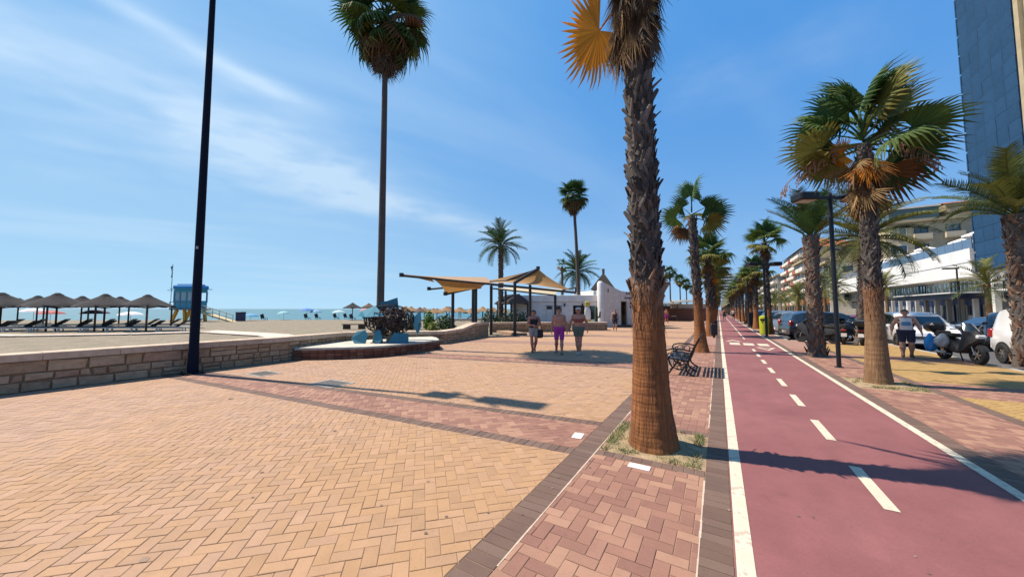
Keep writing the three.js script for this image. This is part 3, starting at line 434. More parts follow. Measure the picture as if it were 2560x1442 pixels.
// ================================================================ PALMS
const leafMat = (c, t = 0.3) => mat(c, { phys: true, vertexColors: true, roughness: 0.75, specularIntensity: 0.3, transmission: t, thickness: 0 });
const LM = { green: leafMat([0.105, 0.175, 0.04], 0.32), deep: leafMat([0.05, 0.12, 0.042], 0.28), olive: leafMat([0.21, 0.21, 0.055], 0.34), orange: leafMat([0.78, 0.30, 0.03], 0.45), tan: leafMat([0.34, 0.22, 0.11], 0.15), brown: leafMat([0.15, 0.085, 0.05], 0.1), grey: leafMat([0.13, 0.105, 0.085], 0.05), date: leafMat([0.075, 0.11, 0.05], 0.25), datey: leafMat([0.155, 0.165, 0.045], 0.3) };
function fanLeaf(seed, { R = 0.95, Lp = 0.75, n = 30, spread = 2.15, droop = 0.35, cup = 0.25, split = 0.55, hang = 0, pet = 0.022, ragged = 0.2 } = {}) { // along +x, petiole from the origin
  const r = rngOf(seed), m = new MB(), hub = [Lp, 0, 0];
  m.color([0.9, 0.9, 0.6]); m.tube([[0, 0, 0], [Lp * 0.5, 0.03, 0], [Lp, 0, 0]], [pet * 1.5, pet, pet * 0.7], 4, false);
  const edge = [], rsE = []; for (let k = 0; k <= n; k++) { edge.push(-spread + 2 * spread * k / n); rsE.push(R * split * (0.9 + 0.2 * r())); }
  const pos = (th, rad, lift) => { const c = cos(th), s = sin(th), f = 1 - 0.22 * abs(th / spread); let x = Lp + rad * f * c, z = rad * f * s, y = cup * rad * (1 - c) * 0.5 + lift - droop * rad * rad * 0.5 - hang * rad; return [x, y, z]; };
  for (let k = 0; k < n; k++) {
    const a = edge[k], b = edge[k + 1], md = (a + b) / 2, rs = (rsE[k] + rsE[k + 1]) / 2, RR = R * (1 - ragged * r()), j = (r() - 0.5) * 0.06, tint = 0.75 + 0.5 * r();
    const g = [tint, tint * (0.95 + 0.1 * r()), tint * 0.9];
    m.color(g);
    const A = pos(a, rsE[k], 0), B = pos(b, rsE[k + 1], 0), Cc = pos(md, rs * 1.02, 0.022 * R), h1 = hub;
    m.tri(h1, A, Cc); m.tri(h1, Cc, B);
    const q = pos(md + j, lerp(rs, RR, 0.55), 0.006 - droop * 0.06), wv = (b - a) * rs * 0.30, s = sin(md), c = cos(md), q0 = [q[0] + s * wv, q[1], q[2] - c * wv], q1 = [q[0] - s * wv, q[1], q[2] + c * wv];
    const tip = pos(md + j * 2, RR, -droop * (0.14 + 0.3 * r()) * R); 
    m.tri(A, q0, Cc); m.tri(q0, q1, Cc); m.tri(Cc, q1, B);
    m.color(mulc([1.15, 0.98, 0.75], tint)); m.tri(q0, tip, q1);
  }
  return m.geo({ colors: true });
}
function pinnate(seed, { L = 2.6, n = 46, w = 0.42, arch = 0.9, vee = 0.5, droop = 0.25, wid = 0.021 } = {}) { // feather frond along +x from the origin
  const r = rngOf(seed), m = new MB(), P = (t) => [L * (t - 0.12 * arch * t * t), L * 0.28 * arch * (t - 1.35 * t * t), 0], pts = []; for (let i = 0; i <= 10; i++) pts.push(P(i / 10));
  m.color([1.2, 1.1, 0.7]); m.tube(pts, pts.map((_, i) => lerp(0.032, 0.006, i / 10)), 4, false);
  for (let k = 0; k < n; k++) for (const s of [-1, 1]) {
    const t = 0.13 + 0.87 * (k + 0.3 * r()) / n, o = P(t), l = w * (0.5 + 0.9 * sin(PI * clamp(0.12 + t * 0.78))) * (0.85 + 0.3 * r()), f = 0.55 + 0.5 * t + 0.15 * (r() - 0.5), tint = 0.7 + 0.6 * r();
    m.color([tint, tint, tint * 0.85]); const d = V3(cos(0.85) * f, vee * (0.75 - 0.5 * t) + 0.2 * (r() - 0.5), s * sin(0.95)).normalize(), tip = [o[0] + d.x * l, o[1] + d.y * l - droop * l, o[2] + d.z * l], md = [o[0] + d.x * l * 0.5, o[1] + d.y * l * 0.55, o[2] + d.z * l * 0.5];
    m.tri([o[0] - wid, o[1], o[2]], [md[0] + wid * 0.7, md[1], md[2]], [md[0] - wid * 0.7, md[1], md[2]]); m.tri([o[0] - wid, o[1], o[2]], [o[0] + wid, o[1], o[2]], [md[0] + wid * 0.7, md[1], md[2]]); m.tri([md[0] - wid * 0.7, md[1], md[2]], [md[0] + wid * 0.7, md[1], md[2]], tip);
  }
  return m.geo({ colors: true });
}
const FAN = { live: [1, 2, 3, 4].map((s) => fanLeaf(s, { droop: 0.28 + 0.08 * s, cup: 0.3, R: 0.95 })), tired: [5, 6, 7].map((s) => fanLeaf(s, { droop: 0.9, cup: -0.2, R: 0.92, ragged: 0.35 })), dead: [8, 9, 10, 11].map((s) => fanLeaf(s, { n: 24, spread: 1.15, droop: 0.15, cup: 0.1, R: 0.95, Lp: 0.5, ragged: 0.45, split: 0.35 })), hang: [16, 17, 18, 19].map((s) => fanLeaf(s, { n: 26, spread: 0.55, droop: 0.05, cup: 0.05, R: 1.1, Lp: 0.3, ragged: 0.55, split: 0.3 })), flat: [12].map((s) => fanLeaf(s, { droop: 0.12, cup: 0.15, R: 1.0, n: 34, spread: 2.2, Lp: 0.8, ragged: 0.25 })), far: [13, 14].map((s) => fanLeaf(s, { n: 12, droop: 0.5, R: 1.0 })), farDead: [15].map((s) => fanLeaf(s, { n: 8, spread: 0.9, droop: 0.2, Lp: 0.35, split: 0.4 })) };
const FEA = { up: [28, 29].map((s) => pinnate(s, { arch: 0.55 })), live: [21, 22, 23].map((s) => pinnate(s, { arch: 0.8 + 0.25 * (s - 21) })), low: [24, 25].map((s) => pinnate(s, { arch: 1.5, L: 2.7 })), far: [26, 27].map((s) => pinnate(s, { n: 16, wid: 0.045, arch: 1.1 })) };
const fibreCol = (lo, hi) => colTex(512, (u, v) => { const f = fbm(u * 70, v * 6, 70, 3, 111), rgs = fbm(u * 4, v * 46, 4, 3, 112), b = fbm(u * 5, v * 5, 5, 4, 113), g = hash2(u * 512, v * 512, 4); return mulc(mixc(lo, hi, clamp(0.15 + 1.0 * (0.45 * f + 0.3 * rgs + 0.4 * b) - 0.18)), (0.72 + 0.5 * f) * (0.9 + 0.2 * g)); });
const fibreBump = grayTex(512, (u, v) => { const ring = pow(abs(sin(v * PI * 30 + 3 * fbm(u * 8, v * 8, 8, 3, 120))), 0.6); return 0.68 * fbm(u * 80, v * 9, 80, 3, 111) + 0.13 * ring + 0.19 * hash2(u * 512, v * 512, 8); });
const BARK = { red: mat([1, 1, 1], { map: fibreCol([0.085, 0.028, 0.011], [0.43, 0.165, 0.048]), bumpMap: fibreBump, bumpScale: 0.02, roughness: 0.95 }), tan: mat([1, 1, 1], { map: fibreCol([0.13, 0.065, 0.03], [0.36, 0.205, 0.10]), bumpMap: fibreBump, bumpScale: 0.014, roughness: 0.95 }), grey: mat([1, 1, 1], { map: fibreCol([0.05, 0.04, 0.035], [0.20, 0.165, 0.145]), bumpMap: fibreBump, bumpScale: 0.02, roughness: 0.95 }), slim: mat([1, 1, 1], { map: fibreCol([0.05, 0.043, 0.04], [0.13, 0.11, 0.10]), bumpMap: fibreBump, bumpScale: 0.008, roughness: 0.95 }) };
const bootMats = [[0.12, 0.10, 0.09], [0.075, 0.062, 0.058], [0.17, 0.145, 0.13], [0.055, 0.045, 0.042], [0.24, 0.20, 0.175], [0.10, 0.08, 0.072]].map((c) => mat(c, { roughness: 0.9, map: again(stoneTex, 6, 2) }));
const reddishBoot = [[0.20, 0.10, 0.06], [0.26, 0.14, 0.085], [0.14, 0.07, 0.045], [0.31, 0.20, 0.14]].map((c) => mat(c, { roughness: 0.9, map: again(stoneTex, 6, 2) }));
function trunkGeo(axis, rad, y0, y1, n = 24, rows = 40, lump = 0.02, seed = 1) { // smooth cylinder with its own uv: u round, v in metres
  const P = [], U = [], I = [];
  for (let j = 0; j <= rows; j++) { const y = lerp(y0, y1, j / rows), c = axis(y), R = rad(y); for (let i = 0; i <= n; i++) { const a = (i % n) / n * 2 * PI, k = R * (1 + lump * (fbm(cos(a) * 2 + 20, sin(a) * 2 + y * 3 + 40, 4096, 3, seed) - 0.5) * 2); P.push(c[0] + cos(a) * k, y, c[1] + sin(a) * k); U.push(i / n * 1.2, y * 0.7); } }
  for (let j = 0; j < rows; j++) for (let i = 0; i < n; i++) { const a = j * (n + 1) + i, b = a + n + 1; I.push(a, b, a + 1, a + 1, b, b + 1); }
  const g = new THREE.BufferGeometry(); g.setAttribute('position', new THREE.Float32BufferAttribute(P, 3)); g.setAttribute('uv', new THREE.Float32BufferAttribute(U, 2)); g.setIndex(I); g.computeVertexNormals(); return g;
}
function bootGeo(seed, w = 0.11, h = 0.2, out = 0.05) { // stub of an old leaf: base on the trunk, tongue up and out along +x
  const r = rngOf(seed), m = new MB(), s = (r() - 0.5) * 0.06, sec = (t) => { const W = w * (1 - 0.55 * t) / 2, y = h * t, x = -0.015 + out * pow(t, 1.4) + 0.006, th = 0.022 * (1 - 0.7 * t), b = s * t; return [[x - th, y, b - W], [x + th * 0.8, y + 0.006, b - W * 0.5], [x + th, y + 0.01, b + W * 0.4], [x - th, y, b + W]]; };
  let p = null; for (const t of [0, 0.35, 0.7, 1]) { const q = sec(t); if (p) m.ring(q, p); p = q; } m.fan([...p].reverse()); return m.geo();
}
const BOOTS = [1, 2, 3, 4].map((s) => bootGeo(s, 0.10 + 0.012 * s, 0.15 + 0.03 * s, 0.006 + 0.009 * s)), SPIKE = [5, 6].map((s) => bootGeo(s, 0.07, 0.26, 0.14));
function bootsOn(o, axis, rad, y0, y1, count, mats, seed, scale = 1, asParts = true, spikes = 0.03) {
  const r = rngOf(seed), geos = [], G = PI * (3 - sqrt(5));
  for (let k = 0; k < count; k++) {
    const y = lerp(y0, y1, (k + 0.5) / count), a = k * G + (r() - 0.5) * 0.5, c = axis(y), R = rad(y) * (0.97 + 0.05 * r()), sp = r() < spikes, g = sp ? SPIKE[floor(r() * 2)] : BOOTS[floor(r() * 4)], cross = (r() < 0.5 ? -1 : 1) * (0.15 + 0.55 * r());
    const mm = new THREE.Matrix4().compose(V3(c[0] + cos(a) * R, y, c[1] + sin(a) * R), new THREE.Quaternion().setFromEuler(new THREE.Euler(0, -a, 0)).multiply(new THREE.Quaternion().setFromEuler(new THREE.Euler(cross, 0, (r() - 0.5) * 0.25))), V3(scale, scale * (0.8 + 0.5 * r()), scale));
    const m = mats[floor(r() * mats.length)];
    if (asParts) { const q = mesh('leaf_base', g, m, o); q.applyMatrix4(mm); } else { const gg = g.clone().applyMatrix4(mm), n = gg.attributes.position.count, col = new Float32Array(n * 3); for (let i = 0; i < n; i++) col.set([m.color.r, m.color.g, m.color.b], i * 3); gg.setAttribute('color', new THREE.BufferAttribute(col, 3)); geos.push(gg); }
  }
  if (!asParts && geos.length) stuff(mesh('leaf_bases', mergeGeometries(geos), bootVMat, o));
}
const bootVMat = mat([1, 1, 1], { vertexColors: true, roughness: 0.9, map: again(stoneTex, 6, 2) });
function frond(o, name, g, m, at, az, pitch, roll, s, sy = s) { const q = mesh(name, g, m, o); q.position.set(...at); q.rotation.order = 'YZX'; q.rotation.set(roll, -az, pitch); q.scale.set(s, sy, s); return q; } // az from +x towards +z, pitch up
const joinVMat = {}; // merged crown material per leaf material
function crownMerge(o, list, name) { // list of [geo, mat, at, az, pitch, roll, s] joined into one mesh per material
  const by = new Map(); for (const [g, m, at, az, pitch, roll, s] of list) { const q = new THREE.Object3D(); q.position.set(...at); q.rotation.order = 'YZX'; q.rotation.set(roll, -az, pitch); q.scale.setScalar(s); q.updateMatrix(); const c = g.clone().applyMatrix4(q.matrix); if (!by.has(m)) by.set(m, []); by.get(m).push(c); }
  let first = true; for (const [m, l] of by) { mesh(first ? name : name === 'crown' ? 'dead_fronds' : name, mergeGeometries(l), m, o); first = false; }
}
// slender tall fan palm with a skirt of dead leaves; detail 'parts' or 'far'
function tallFanPalm(label, x, z, H, R, seed, { skirt = 2.0, crownR = 2.0, lean = [0, 0], group = 'tall fan palms by the beach', far = false, green = 26, rad = 0.17 } = {}) {
  const o = thing('fan_palm', label, 'palm', [x, 0, z], 0, group), r = rngOf(seed), axis = (y) => [lean[0] * pow(max(y, 0) / H, 1.6), lean[1] * pow(max(y, 0) / H, 1.6)], rr = (y) => rad * (1.25 - 0.45 * y / H + 0.35 * exp(-y / 0.5));
  mesh('trunk', trunkGeo(axis, rr, -0.05, H, far ? 8 : 16, far ? 10 : 40, 0.03, seed), BARK.slim, o);
  const c = axis(H), list = [], sc = crownR / 1.75;
  const L = far ? FAN.far : FAN.live, DD = far ? FAN.farDead : FAN.dead, T2 = far ? FAN.far : FAN.tired;
  for (let k = 0; k < green; k++) { const t = k / green, p = lerp(1.35, -1.15, pow(t, 0.85)); list.push([t < 0.5 ? L[k % L.length] : T2[k % T2.length], t < 0.3 ? LM.deep : t < 0.55 ? (k % 3 ? LM.deep : LM.green) : k % 2 ? LM.deep : k % 4 ? LM.brown : LM.olive, [c[0], H - 0.02 + 0.15 * (1 - t), c[1]], k * 2.4 + r(), p + 0.2 * (r() - 0.5), (r() - 0.5) * 0.7, sc * (0.85 + 0.25 * r())]); }
  const nd = far ? 14 : 54; for (let k = 0; k < nd; k++) { const t = k / nd; list.push([DD[k % DD.length], t < 0.12 ? LM.tan : t < 0.7 ? LM.brown : LM.grey, [c[0], H - 0.15 - skirt * 0.55 * t, c[1]], k * 2.4 + r(), -1.0 - 0.42 * t + 0.12 * (r() - 0.5), (r() - 0.5), sc * (0.72 + 0.3 * r()) * (skirt / 2) ** 0.3]); }
  if (far) crownMerge(o, list, 'crown'); else for (const [g, m, at, az, p, ro, s] of list) frond(o, m === LM.brown || m === LM.grey || m === LM.tan ? 'dead_frond' : 'frond', g, m, at, az, p, ro, s);
  return o;
}
// the stout young fan palms of the avenue
function avenueFanPalm(label, x, z, o2) {
  const { H = 5.2, seed = 1, rBase = 0.31, rMid = 0.22, smoothTo = 1.9, lean = [0, 0], leaves = [], boots = 300, bootParts = true, name = 'fan_palm', low = BARK.red, group = 'fan palms along the cycle lane' } = o2;
  const o = thing(name, label, 'palm', [x, 0, z], 0, group), axis = (y) => [lean[0] * y / H, lean[1] * y / H], rr = (y) => rMid + (rBase - rMid) * exp(-y / 0.55) + 0.02 * exp(-pow(y / 1.3, 2)) * 1.2 - 0.006 * max(0, y - 1.5);
  mesh('lower_trunk', trunkGeo(axis, (y) => rr(y) * (1 + 0.007 * sin(y * 48 + 2 * sin(y * 9)) + 0.012 * (fbm(y * 9 + 50, 3.3, 4096, 3, seed) - 0.5)), -0.04, smoothTo + 0.1, 48, 150, 0.055, seed), low, o);
  mesh('upper_trunk', trunkGeo(axis, (y) => rr(y) * 0.93, smoothTo, H + 0.1, 20, 40, 0.05, seed + 3), BARK.grey, o);
  const nR = round(boots * 0.14); bootsOn(o, axis, rr, smoothTo - 0.18, smoothTo + 0.30, nR, reddishBoot, seed + 5, o2.bootScale || 1, bootParts, 0.02);
  if (o2.dense) bootsOn(o, axis, (y) => rr(y) * 0.96, smoothTo + 0.05, H - 0.1, o2.dense, bootMats, seed + 17, (o2.bootScale || 1) * 0.85, false, 0.01);
  bootsOn(o, axis, rr, smoothTo + 0.2, H - 0.1, boots - nR, bootMats, seed + 7, o2.bootScale || 1, bootParts, o2.spikes || 0.035);
  if (o2.dense) { const f = new MB(), r = rngOf(seed + 23); for (let k = 0; k < 420; k++) { const a = r() * 6.283, y = smoothTo + 0.25 - 0.75 * r() * r() , R = rr(y) * 1.01, cc = axis(y), L = 0.06 + 0.16 * r(), w = 0.004 + 0.006 * r(), da = (r() - 0.5) * 0.35; f.color(mulc([0.30, 0.14, 0.065], 0.5 + 0.9 * r())); const P = (aa, yy, ro) => [cc[0] + cos(aa) * ro, yy, cc[1] + sin(aa) * ro]; f.tri(P(a - w / R, y, R), P(a + w / R, y, R), P(a + da, y - L, R + 0.012 + 0.03 * r())); } stuff(mesh('fibres', f.geo({ colors: true }), bootVMat, o)); }
  const c = axis(H);
  for (const [kind, m, az, pitch, roll, s, dy] of leaves) { const g = FAN[kind]; frond(o, m === 'brown' || m === 'grey' || m === 'tan' || m === 'orange' ? 'dead_frond' : 'frond', g[floor(abs(az * 7 + s * 13)) % g.length], LM[m], [c[0] + (kind === 'hang' ? 0.17 * cos(az) : 0), H + (dy || 0), c[1] + (kind === 'hang' ? 0.17 * sin(az) : 0)], az, pitch, roll, s); }
  return o;
}
function skirtLeaves(n, seed, y0, y1, s = 0.8, ms = ['brown', 'brown', 'grey', 'tan']) { const r = rngOf(seed), l = []; for (let k = 0; k < n; k++) l.push(['dead', ms[floor(r() * ms.length)], k * 2.4 + r(), -1.32 + 0.22 * (r() - 0.3), (r() - 0.5) * 1.6, s * (0.8 + 0.4 * r()), lerp(y0, y1, k / n)]); return l; }
// azimuths: screen-left is about PI+0.5, screen-right about -0.5 (seen from the camera)
const LEFT = PI + 0.53, RIGHT = 0.53 - 1.06, AWAY = -PI / 2 - 0.53, NEAR_ = PI / 2 - 0.53;
{ // the closest palm: only its skirt and one orange leaf are in view, the green crown is above the frame
  const r = rngOf(3), l = [];
  for (let k = 0; k < 26; k++) l.push([k % 3 ? 'live' : 'tired', k % 4 ? 'green' : 'deep', k * 2.4, lerp(1.35, 0.42, k / 26) + 0.1 * (r() - 0.5), (r() - 0.5) * 0.6, 0.85 + 0.2 * r(), 0.95 + 0.1 * r()]);
  l.push(...skirtLeaves(120, 31, 0.85, -0.50, 0.66, ['brown', 'brown', 'grey', 'grey', 'tan']).map((a) => ['hang', a[1], a[2], -1.40 + 0.16 * (r() - 0.5), a[4], a[5], a[6]])); l.push(['flat', 'orange', LEFT + 0.05, -0.26, 1.15, 0.92, 0.16]); l.push(['dead', 'tan', NEAR_ + 0.4, -1.35, 0.3, 0.62, 0.1], ['dead', 'tan', NEAR_ - 0.3, -1.42, 0.1, 0.6, -0.1], ['dead', 'brown', RIGHT, -1.28, 0.3, 0.66, -0.35], ['dead', 'brown', RIGHT + 0.3, -1.3, 0.3, 0.62, -0.1]);
  avenueFanPalm('closest fan palm, thick red-brown foot, shaggy grey trunk, standing in the soil pit', -0.74, -4.66, { H: 5.95, seed: 11, rBase: 0.278, rMid: 0.174, smoothTo: 1.80, lean: [-0.10, 0.02], boots: 300, leaves: l, bootScale: 0.74, spikes: 0.03, dense: 700 });
}
{ // the leafy palm right of the lane
  const l = [['live', 'green', AWAY, 1.45, 0.2, 1.0, 0.3], ['live', 'deep', LEFT - 0.2, 1.0, 0.5, 1.05, 0.25], ['live', 'olive', NEAR_ + 0.2, 0.75, 1.2, 1.0, 0.3], ['live', 'deep', LEFT, 0.55, 0.7, 1.05, 0.2], ['live', 'green', RIGHT + 0.3, 1.05, -0.7, 1.1, 0.3], ['live', 'olive', RIGHT, 0.72, -0.8, 1.1, 0.25], ['live', 'green', NEAR_ - 0.4, 1.15, 0.9, 1.0, 0.35], ['live', 'deep', AWAY - 0.2, 1.3, 0.1, 1.15, 0.35], ['live', 'green', LEFT + 0.3, 1.25, 0.9, 1.1, 0.35], ['live', 'olive', RIGHT - 0.2, 1.2, -0.9, 1.12, 0.35], ['live', 'deep', NEAR_ + 0.5, 0.95, 1.0, 1.0, 0.3], ['live', 'deep', AWAY + 0.5, 0.9, 0.4, 1.1, 0.2], ['live', 'green', AWAY - 0.6, 0.85, -0.4, 1.1, 0.2], ['live', 'deep', RIGHT - 0.4, 0.5, -0.5, 1.05, 0.15], ['live', 'olive', LEFT - 0.35, 0.12, 0.8, 1.0, 0.1], ['tired', 'olive', RIGHT, 0.08, -0.7, 1.05, 0.05], ['tired', 'olive', LEFT + 0.5, 0.1, 0.5, 0.95, 0], ['live', 'green', RIGHT + 0.5, 0.25, -0.5, 1.1, 0.1], ['tired', 'green', NEAR_, 0.0, 0.4, 0.9, 0], ['live', 'deep', AWAY, 0.3, 0, 1.1, 0.1], ['tired', 'deep', RIGHT + 0.1, -0.2, -0.8, 1.1, 0], ['tired', 'brown', RIGHT - 0.3, -0.55, -0.5, 1.05, -0.1], ['flat', 'orange', LEFT + 0.35, 0.15, 1.2, 0.55, -0.02], ['tired', 'olive', LEFT + 0.1, -0.1, 0.8, 0.9, 0.0], ['dead', 'orange', NEAR_ + 0.2, -1.15, 0.2, 0.8, 0.0], ['dead', 'brown', NEAR_ - 0.3, -1.1, 0.2, 0.8, 0], ['dead', 'tan', LEFT + 0.4, -0.75, 0.4, 0.9, -0.05], ['dead', 'orange', NEAR_ + 0.7, -1.15, 0, 0.8, -0.1]];
  l.push(...skirtLeaves(34, 37, 0.1, -0.75, 0.78, ['brown', 'brown', 'tan', 'grey']));
  const o = avenueFanPalm('fan palm with full crown and orange dead leaves beside the slim lamp', 3.05, -11.05, { H: 5.45, seed: 15, rBase: 0.235, rMid: 0.152, smoothTo: 1.95, low: BARK.tan, boots: 290, leaves: l, bootScale: 0.66, dense: 420 });
  for (const [az, up, L] of [[LEFT - 0.15, 0.25, 1.55], [LEFT + 0.15, 0.4, 1.2], [RIGHT + 0.1, 0.55, 1.5], [RIGHT + 0.3, 0.25, 1.3]]) { // drooping seed stalks
    const m = new MB(), r = rngOf(floor(az * 100)), p = (t) => [cos(az) * L * t, up * L * t * 1.6 - 0.75 * L * t * t, sin(az) * L * t], q = []; for (let k = 0; k <= 8; k++) q.push(p(k / 8)); m.tube(q, 0.012, 4, false);
    for (let k = 0; k < 60; k++) { const t = 0.45 + 0.6 * r(), a = p(min(t, 1)), d = [0.22 * (r() - 0.5), -0.10 - 0.25 * r(), 0.22 * (r() - 0.5)], e = [a[0] + d[0], a[1] + d[1], a[2] + d[2]]; m.tri(a, e, [e[0] + 0.012, e[1] - 0.03, e[2] + 0.012]); m.box(e[0], e[1], e[2], 0.016, 0.05, 0.016); m.box((a[0] + e[0]) / 2, (a[1] + e[1]) / 2, (a[2] + e[2]) / 2, 0.014, 0.05, 0.014); }
    const s = mesh('seed_stalk', m, mat([0.36, 0.20, 0.13], { roughness: 0.9 }), o); s.position.y = 5.5;
  }
}
{ // second palm of the left row: a sparse crown of eight leaves
  const l = [['live', 'green', AWAY, 1.5, 0.2, 0.95, 0.25], ['live', 'deep', NEAR_, 1.35, 1.2, 0.95, 0.3], ['live', 'deep', LEFT, 0.85, 1.0, 0.8, 0.1], ['live', 'green', LEFT - 0.1, 0.12, 1.1, 0.9, 0.1], ['live', 'deep', RIGHT, 0.5, -1.0, 0.85, 0.15], ['live', 'deep', RIGHT + 0.2, 0.12, -1.0, 0.95, 0.1], ['tired', 'olive', RIGHT, -0.25, -0.9, 0.9, 0.05], ['tired', 'tan', LEFT + 0.2, -0.6, 0.6, 0.8, 0], ['dead', 'brown', LEFT, -0.85, 0.6, 0.85, 0], ['dead', 'brown', LEFT + 0.5, -1.15, 0.3, 0.75, 0], ['tired', 'olive', AWAY + 0.6, 0.4, 0, 0.9, 0.1], ['dead', 'grey', AWAY, -1.2, 0, 0.7, -0.1]];
  avenueFanPalm('fan palm with few leaves standing behind the black bench', -0.64, -15.7, { H: 5.35, seed: 19, rBase: 0.28, rMid: 0.152, smoothTo: 2.0, lean: [-0.18, 0], boots: 200, leaves: l, bootScale: 0.85, dense: 300 });
}
{ // the rows running off to the vanishing point
  const mk = (seed, H, green, scale) => { const r = rngOf(seed), l = []; for (let k = 0; k < green; k++) { const t = k / green; l.push([t < 0.65 ? 'live' : 'tired', t < 0.3 ? 'deep' : t < 0.75 ? 'green' : 'olive', k * 2.4 + r(), lerp(1.45, -0.35, pow(t, 0.8)) + 0.2 * (r() - 0.5), (r() - 0.5) * 0.9, scale * (0.85 + 0.3 * r()), 0.2 * (1 - t)]); } l.push(...skirtLeaves(14, seed + 3, 0, -0.5, 0.75 * scale, ['brown', 'tan', 'orange', 'grey'])); return l; };
  const rowL = [[-0.50, -25.3, 5.0, 'fan palm behind the sparse one in the row left of the lane'], [-0.55, -31.5, 4.9, 'fourth fan palm of the row left of the lane'], [-0.5, -39, 4.9, 'fifth fan palm of the row left of the lane'], [-0.5, -48, 5.0, 'sixth fan palm of the row left of the lane'], [-0.5, -58, 5, 'seventh fan palm of the row left of the lane'], [-0.5, -70, 5, 'eighth fan palm of the row left of the lane'], [-0.5, -84, 5, 'ninth fan palm of the row left of the lane'], [-0.5, -100, 5, 'far fan palm at the end of the row left of the lane']];
  const rowR = [[2.95, -29.5, 6.2, 'fan palm behind the twin-headed lamp right of the lane'], [2.75, -36.5, 4.8, 'short fan palm past the green bin right of the lane'], [2.8, -43, 4.6, 'fan palm two places past the green bin'], [2.8, -49, 4.8, 'fan palm three places past the green bin'], [2.8, -57, 4.8, 'fan palm four places past the green bin'], [2.8, -66, 5, 'fan palm five places past the green bin'], [2.8, -76, 5, 'fan palm six places past the green bin'], [2.8, -88, 5, 'fan palm seven places past the green bin'], [2.8, -102, 5, 'fan palm eight places past the green bin'], [2.8, -120, 5, 'last distinct fan palm right of the lane']];
  const kinds = [mk(41, 5, 20, 1.0), mk(47, 5, 24, 1.05), mk(53, 5, 18, 0.95)];
  [...rowL, ...rowR].forEach(([x, z, H, lab], i) => avenueFanPalm(lab, x, z, { H, seed: 60 + i, rBase: 0.28, rMid: 0.165, smoothTo: 1.8, boots: z > -45 ? 150 : 90, bootParts: false, bootScale: 1.15, leaves: kinds[i % 3], lean: [0.1 * sin(i * 7), 0] }));
}
// ---- tall slender palms near the beach
tallFanPalm('very tall slender palm with a brown skirt rising behind the fish sculpture', -12.78, -10.2, 14.95, 0, 71, { skirt: 2.1, crownR: 2.5, rad: 0.135, green: 44, lean: [-0.05, 0] });
tallFanPalm('tall slender palm with a round crown behind the walkers', -11.7, -32.6, 12.9, 0, 73, { skirt: 1.5, crownR: 1.95, rad: 0.16, green: 44, lean: [-0.45, 0.1] });
[[-10.6, -98, 11.2, 'leftmost of the distant tall palms above the far cafe'], [-9.4, -111, 10, 'second of the distant tall palms above the far cafe'], [-8.6, -123, 9.6, 'third of the distant tall palms above the far cafe'], [-7.3, -135, 8.6, 'fourth of the distant tall palms above the far cafe'], [-11.5, -88, 8.2, 'distant tall palm half hidden by the closest trunk'], [-5.2, -118, 12, 'distant tall palm crown just left of the second avenue palm']].forEach(([x, z, H, lab], i) => tallFanPalm(lab, x, z, H, 0, 80 + i, { far: true, crownR: 2.2, skirt: 1.8, rad: 0.17, green: 22, group: 'distant tall palms' }));

// ---- feather palms
function featherPalm(label, x, z, H, seed, { rad = 0.27, n = 38, L = 1, far = false, mats = ['date', 'date', 'datey'], lean = [0, 0], boots = 260, group = 'feather palms', wide = 1, lowest = -0.75, small = false } = {}) {
  const o = thing('feather_palm', label, 'palm', [x, 0, z], 0, group), r = rngOf(seed), axis = (y) => [lean[0] * y / H, lean[1] * y / H], rr = (y) => rad * (1 + 0.35 * exp(-y / 0.35) - 0.12 * y / H + 0.16 * smooth(H - 0.9, H, y));
  mesh('trunk', trunkGeo(axis, (y) => rr(y) * 0.94, -0.04, H + 0.05, far ? 8 : 20, far ? 8 : 40, 0.05, seed), far ? BARK.tan : BARK.grey, o);
  if (!far) bootsOn(o, axis, rr, 0.02, H - 0.05, boots, [...reddishBoot, bootMats[0], bootMats[2], bootMats[4]], seed + 2, small ? 0.6 : 0.85, boots <= 300 && !small, 0);
  const c = axis(H), list = [], A = far ? FEA.far : FEA.live, B = far ? FEA.far : lowest > 0.1 ? FEA.up : FEA.low;
  for (let k = 0; k < n; k++) { const t = k / n; list.push([t < 0.55 ? A[k % A.length] : B[k % B.length], LM[mats[floor(r() * mats.length)]], [c[0], H - 0.1 + 0.2 * (1 - t), c[1]], k * 2.4 + 0.4 * r(), lerp(1.42, lowest, pow(t, 0.8)) + 0.15 * (r() - 0.5), (r() - 0.5) * 0.8, L * (0.85 + 0.25 * r())]); }
  if (far) crownMerge(o, list, 'crown'); else for (const [g, m, at, az, p, ro, s] of list) frond(o, 'frond', g, m, at, az, p, ro, s);
  return o;
}
featherPalm('stout feather palm with shaggy brown trunk between lamp and parked cars', 3.0, -16.5, 4.35, 91, { rad: 0.225, n: 20, L: 0.74, lowest: 0.45, mats: ['date', 'deep', 'datey'] });
featherPalm('feather palm at the edge of the car park beside the white van', 7.85, -16.75, 4.5, 93, { rad: 0.25, n: 24, L: 0.88, mats: ['date', 'date', 'datey'], lowest: 0.0 });
featherPalm('yellow-green feather palm behind the full fan palm', 6.5, -25.2, 5.4, 95, { rad: 0.3, n: 38, L: 1.2, mats: ['datey', 'datey', 'olive', 'date'], lean: [0.3, 0], boots: 200 });
featherPalm('feather palm with a spiky crown rising above the shade sails', -18.3, -28.7, 7.9, 97, { rad: 0.28, n: 34, L: 1.12, mats: ['date', 'deep'], lowest: -0.9, boots: 180 });
featherPalm('feather palm with arching fronds above the white cafe', -13.9, -38.3, 6.0, 99, { rad: 0.26, n: 38, L: 1.15, mats: ['date', 'deep'], lowest: -0.9, boots: 120, small: true });
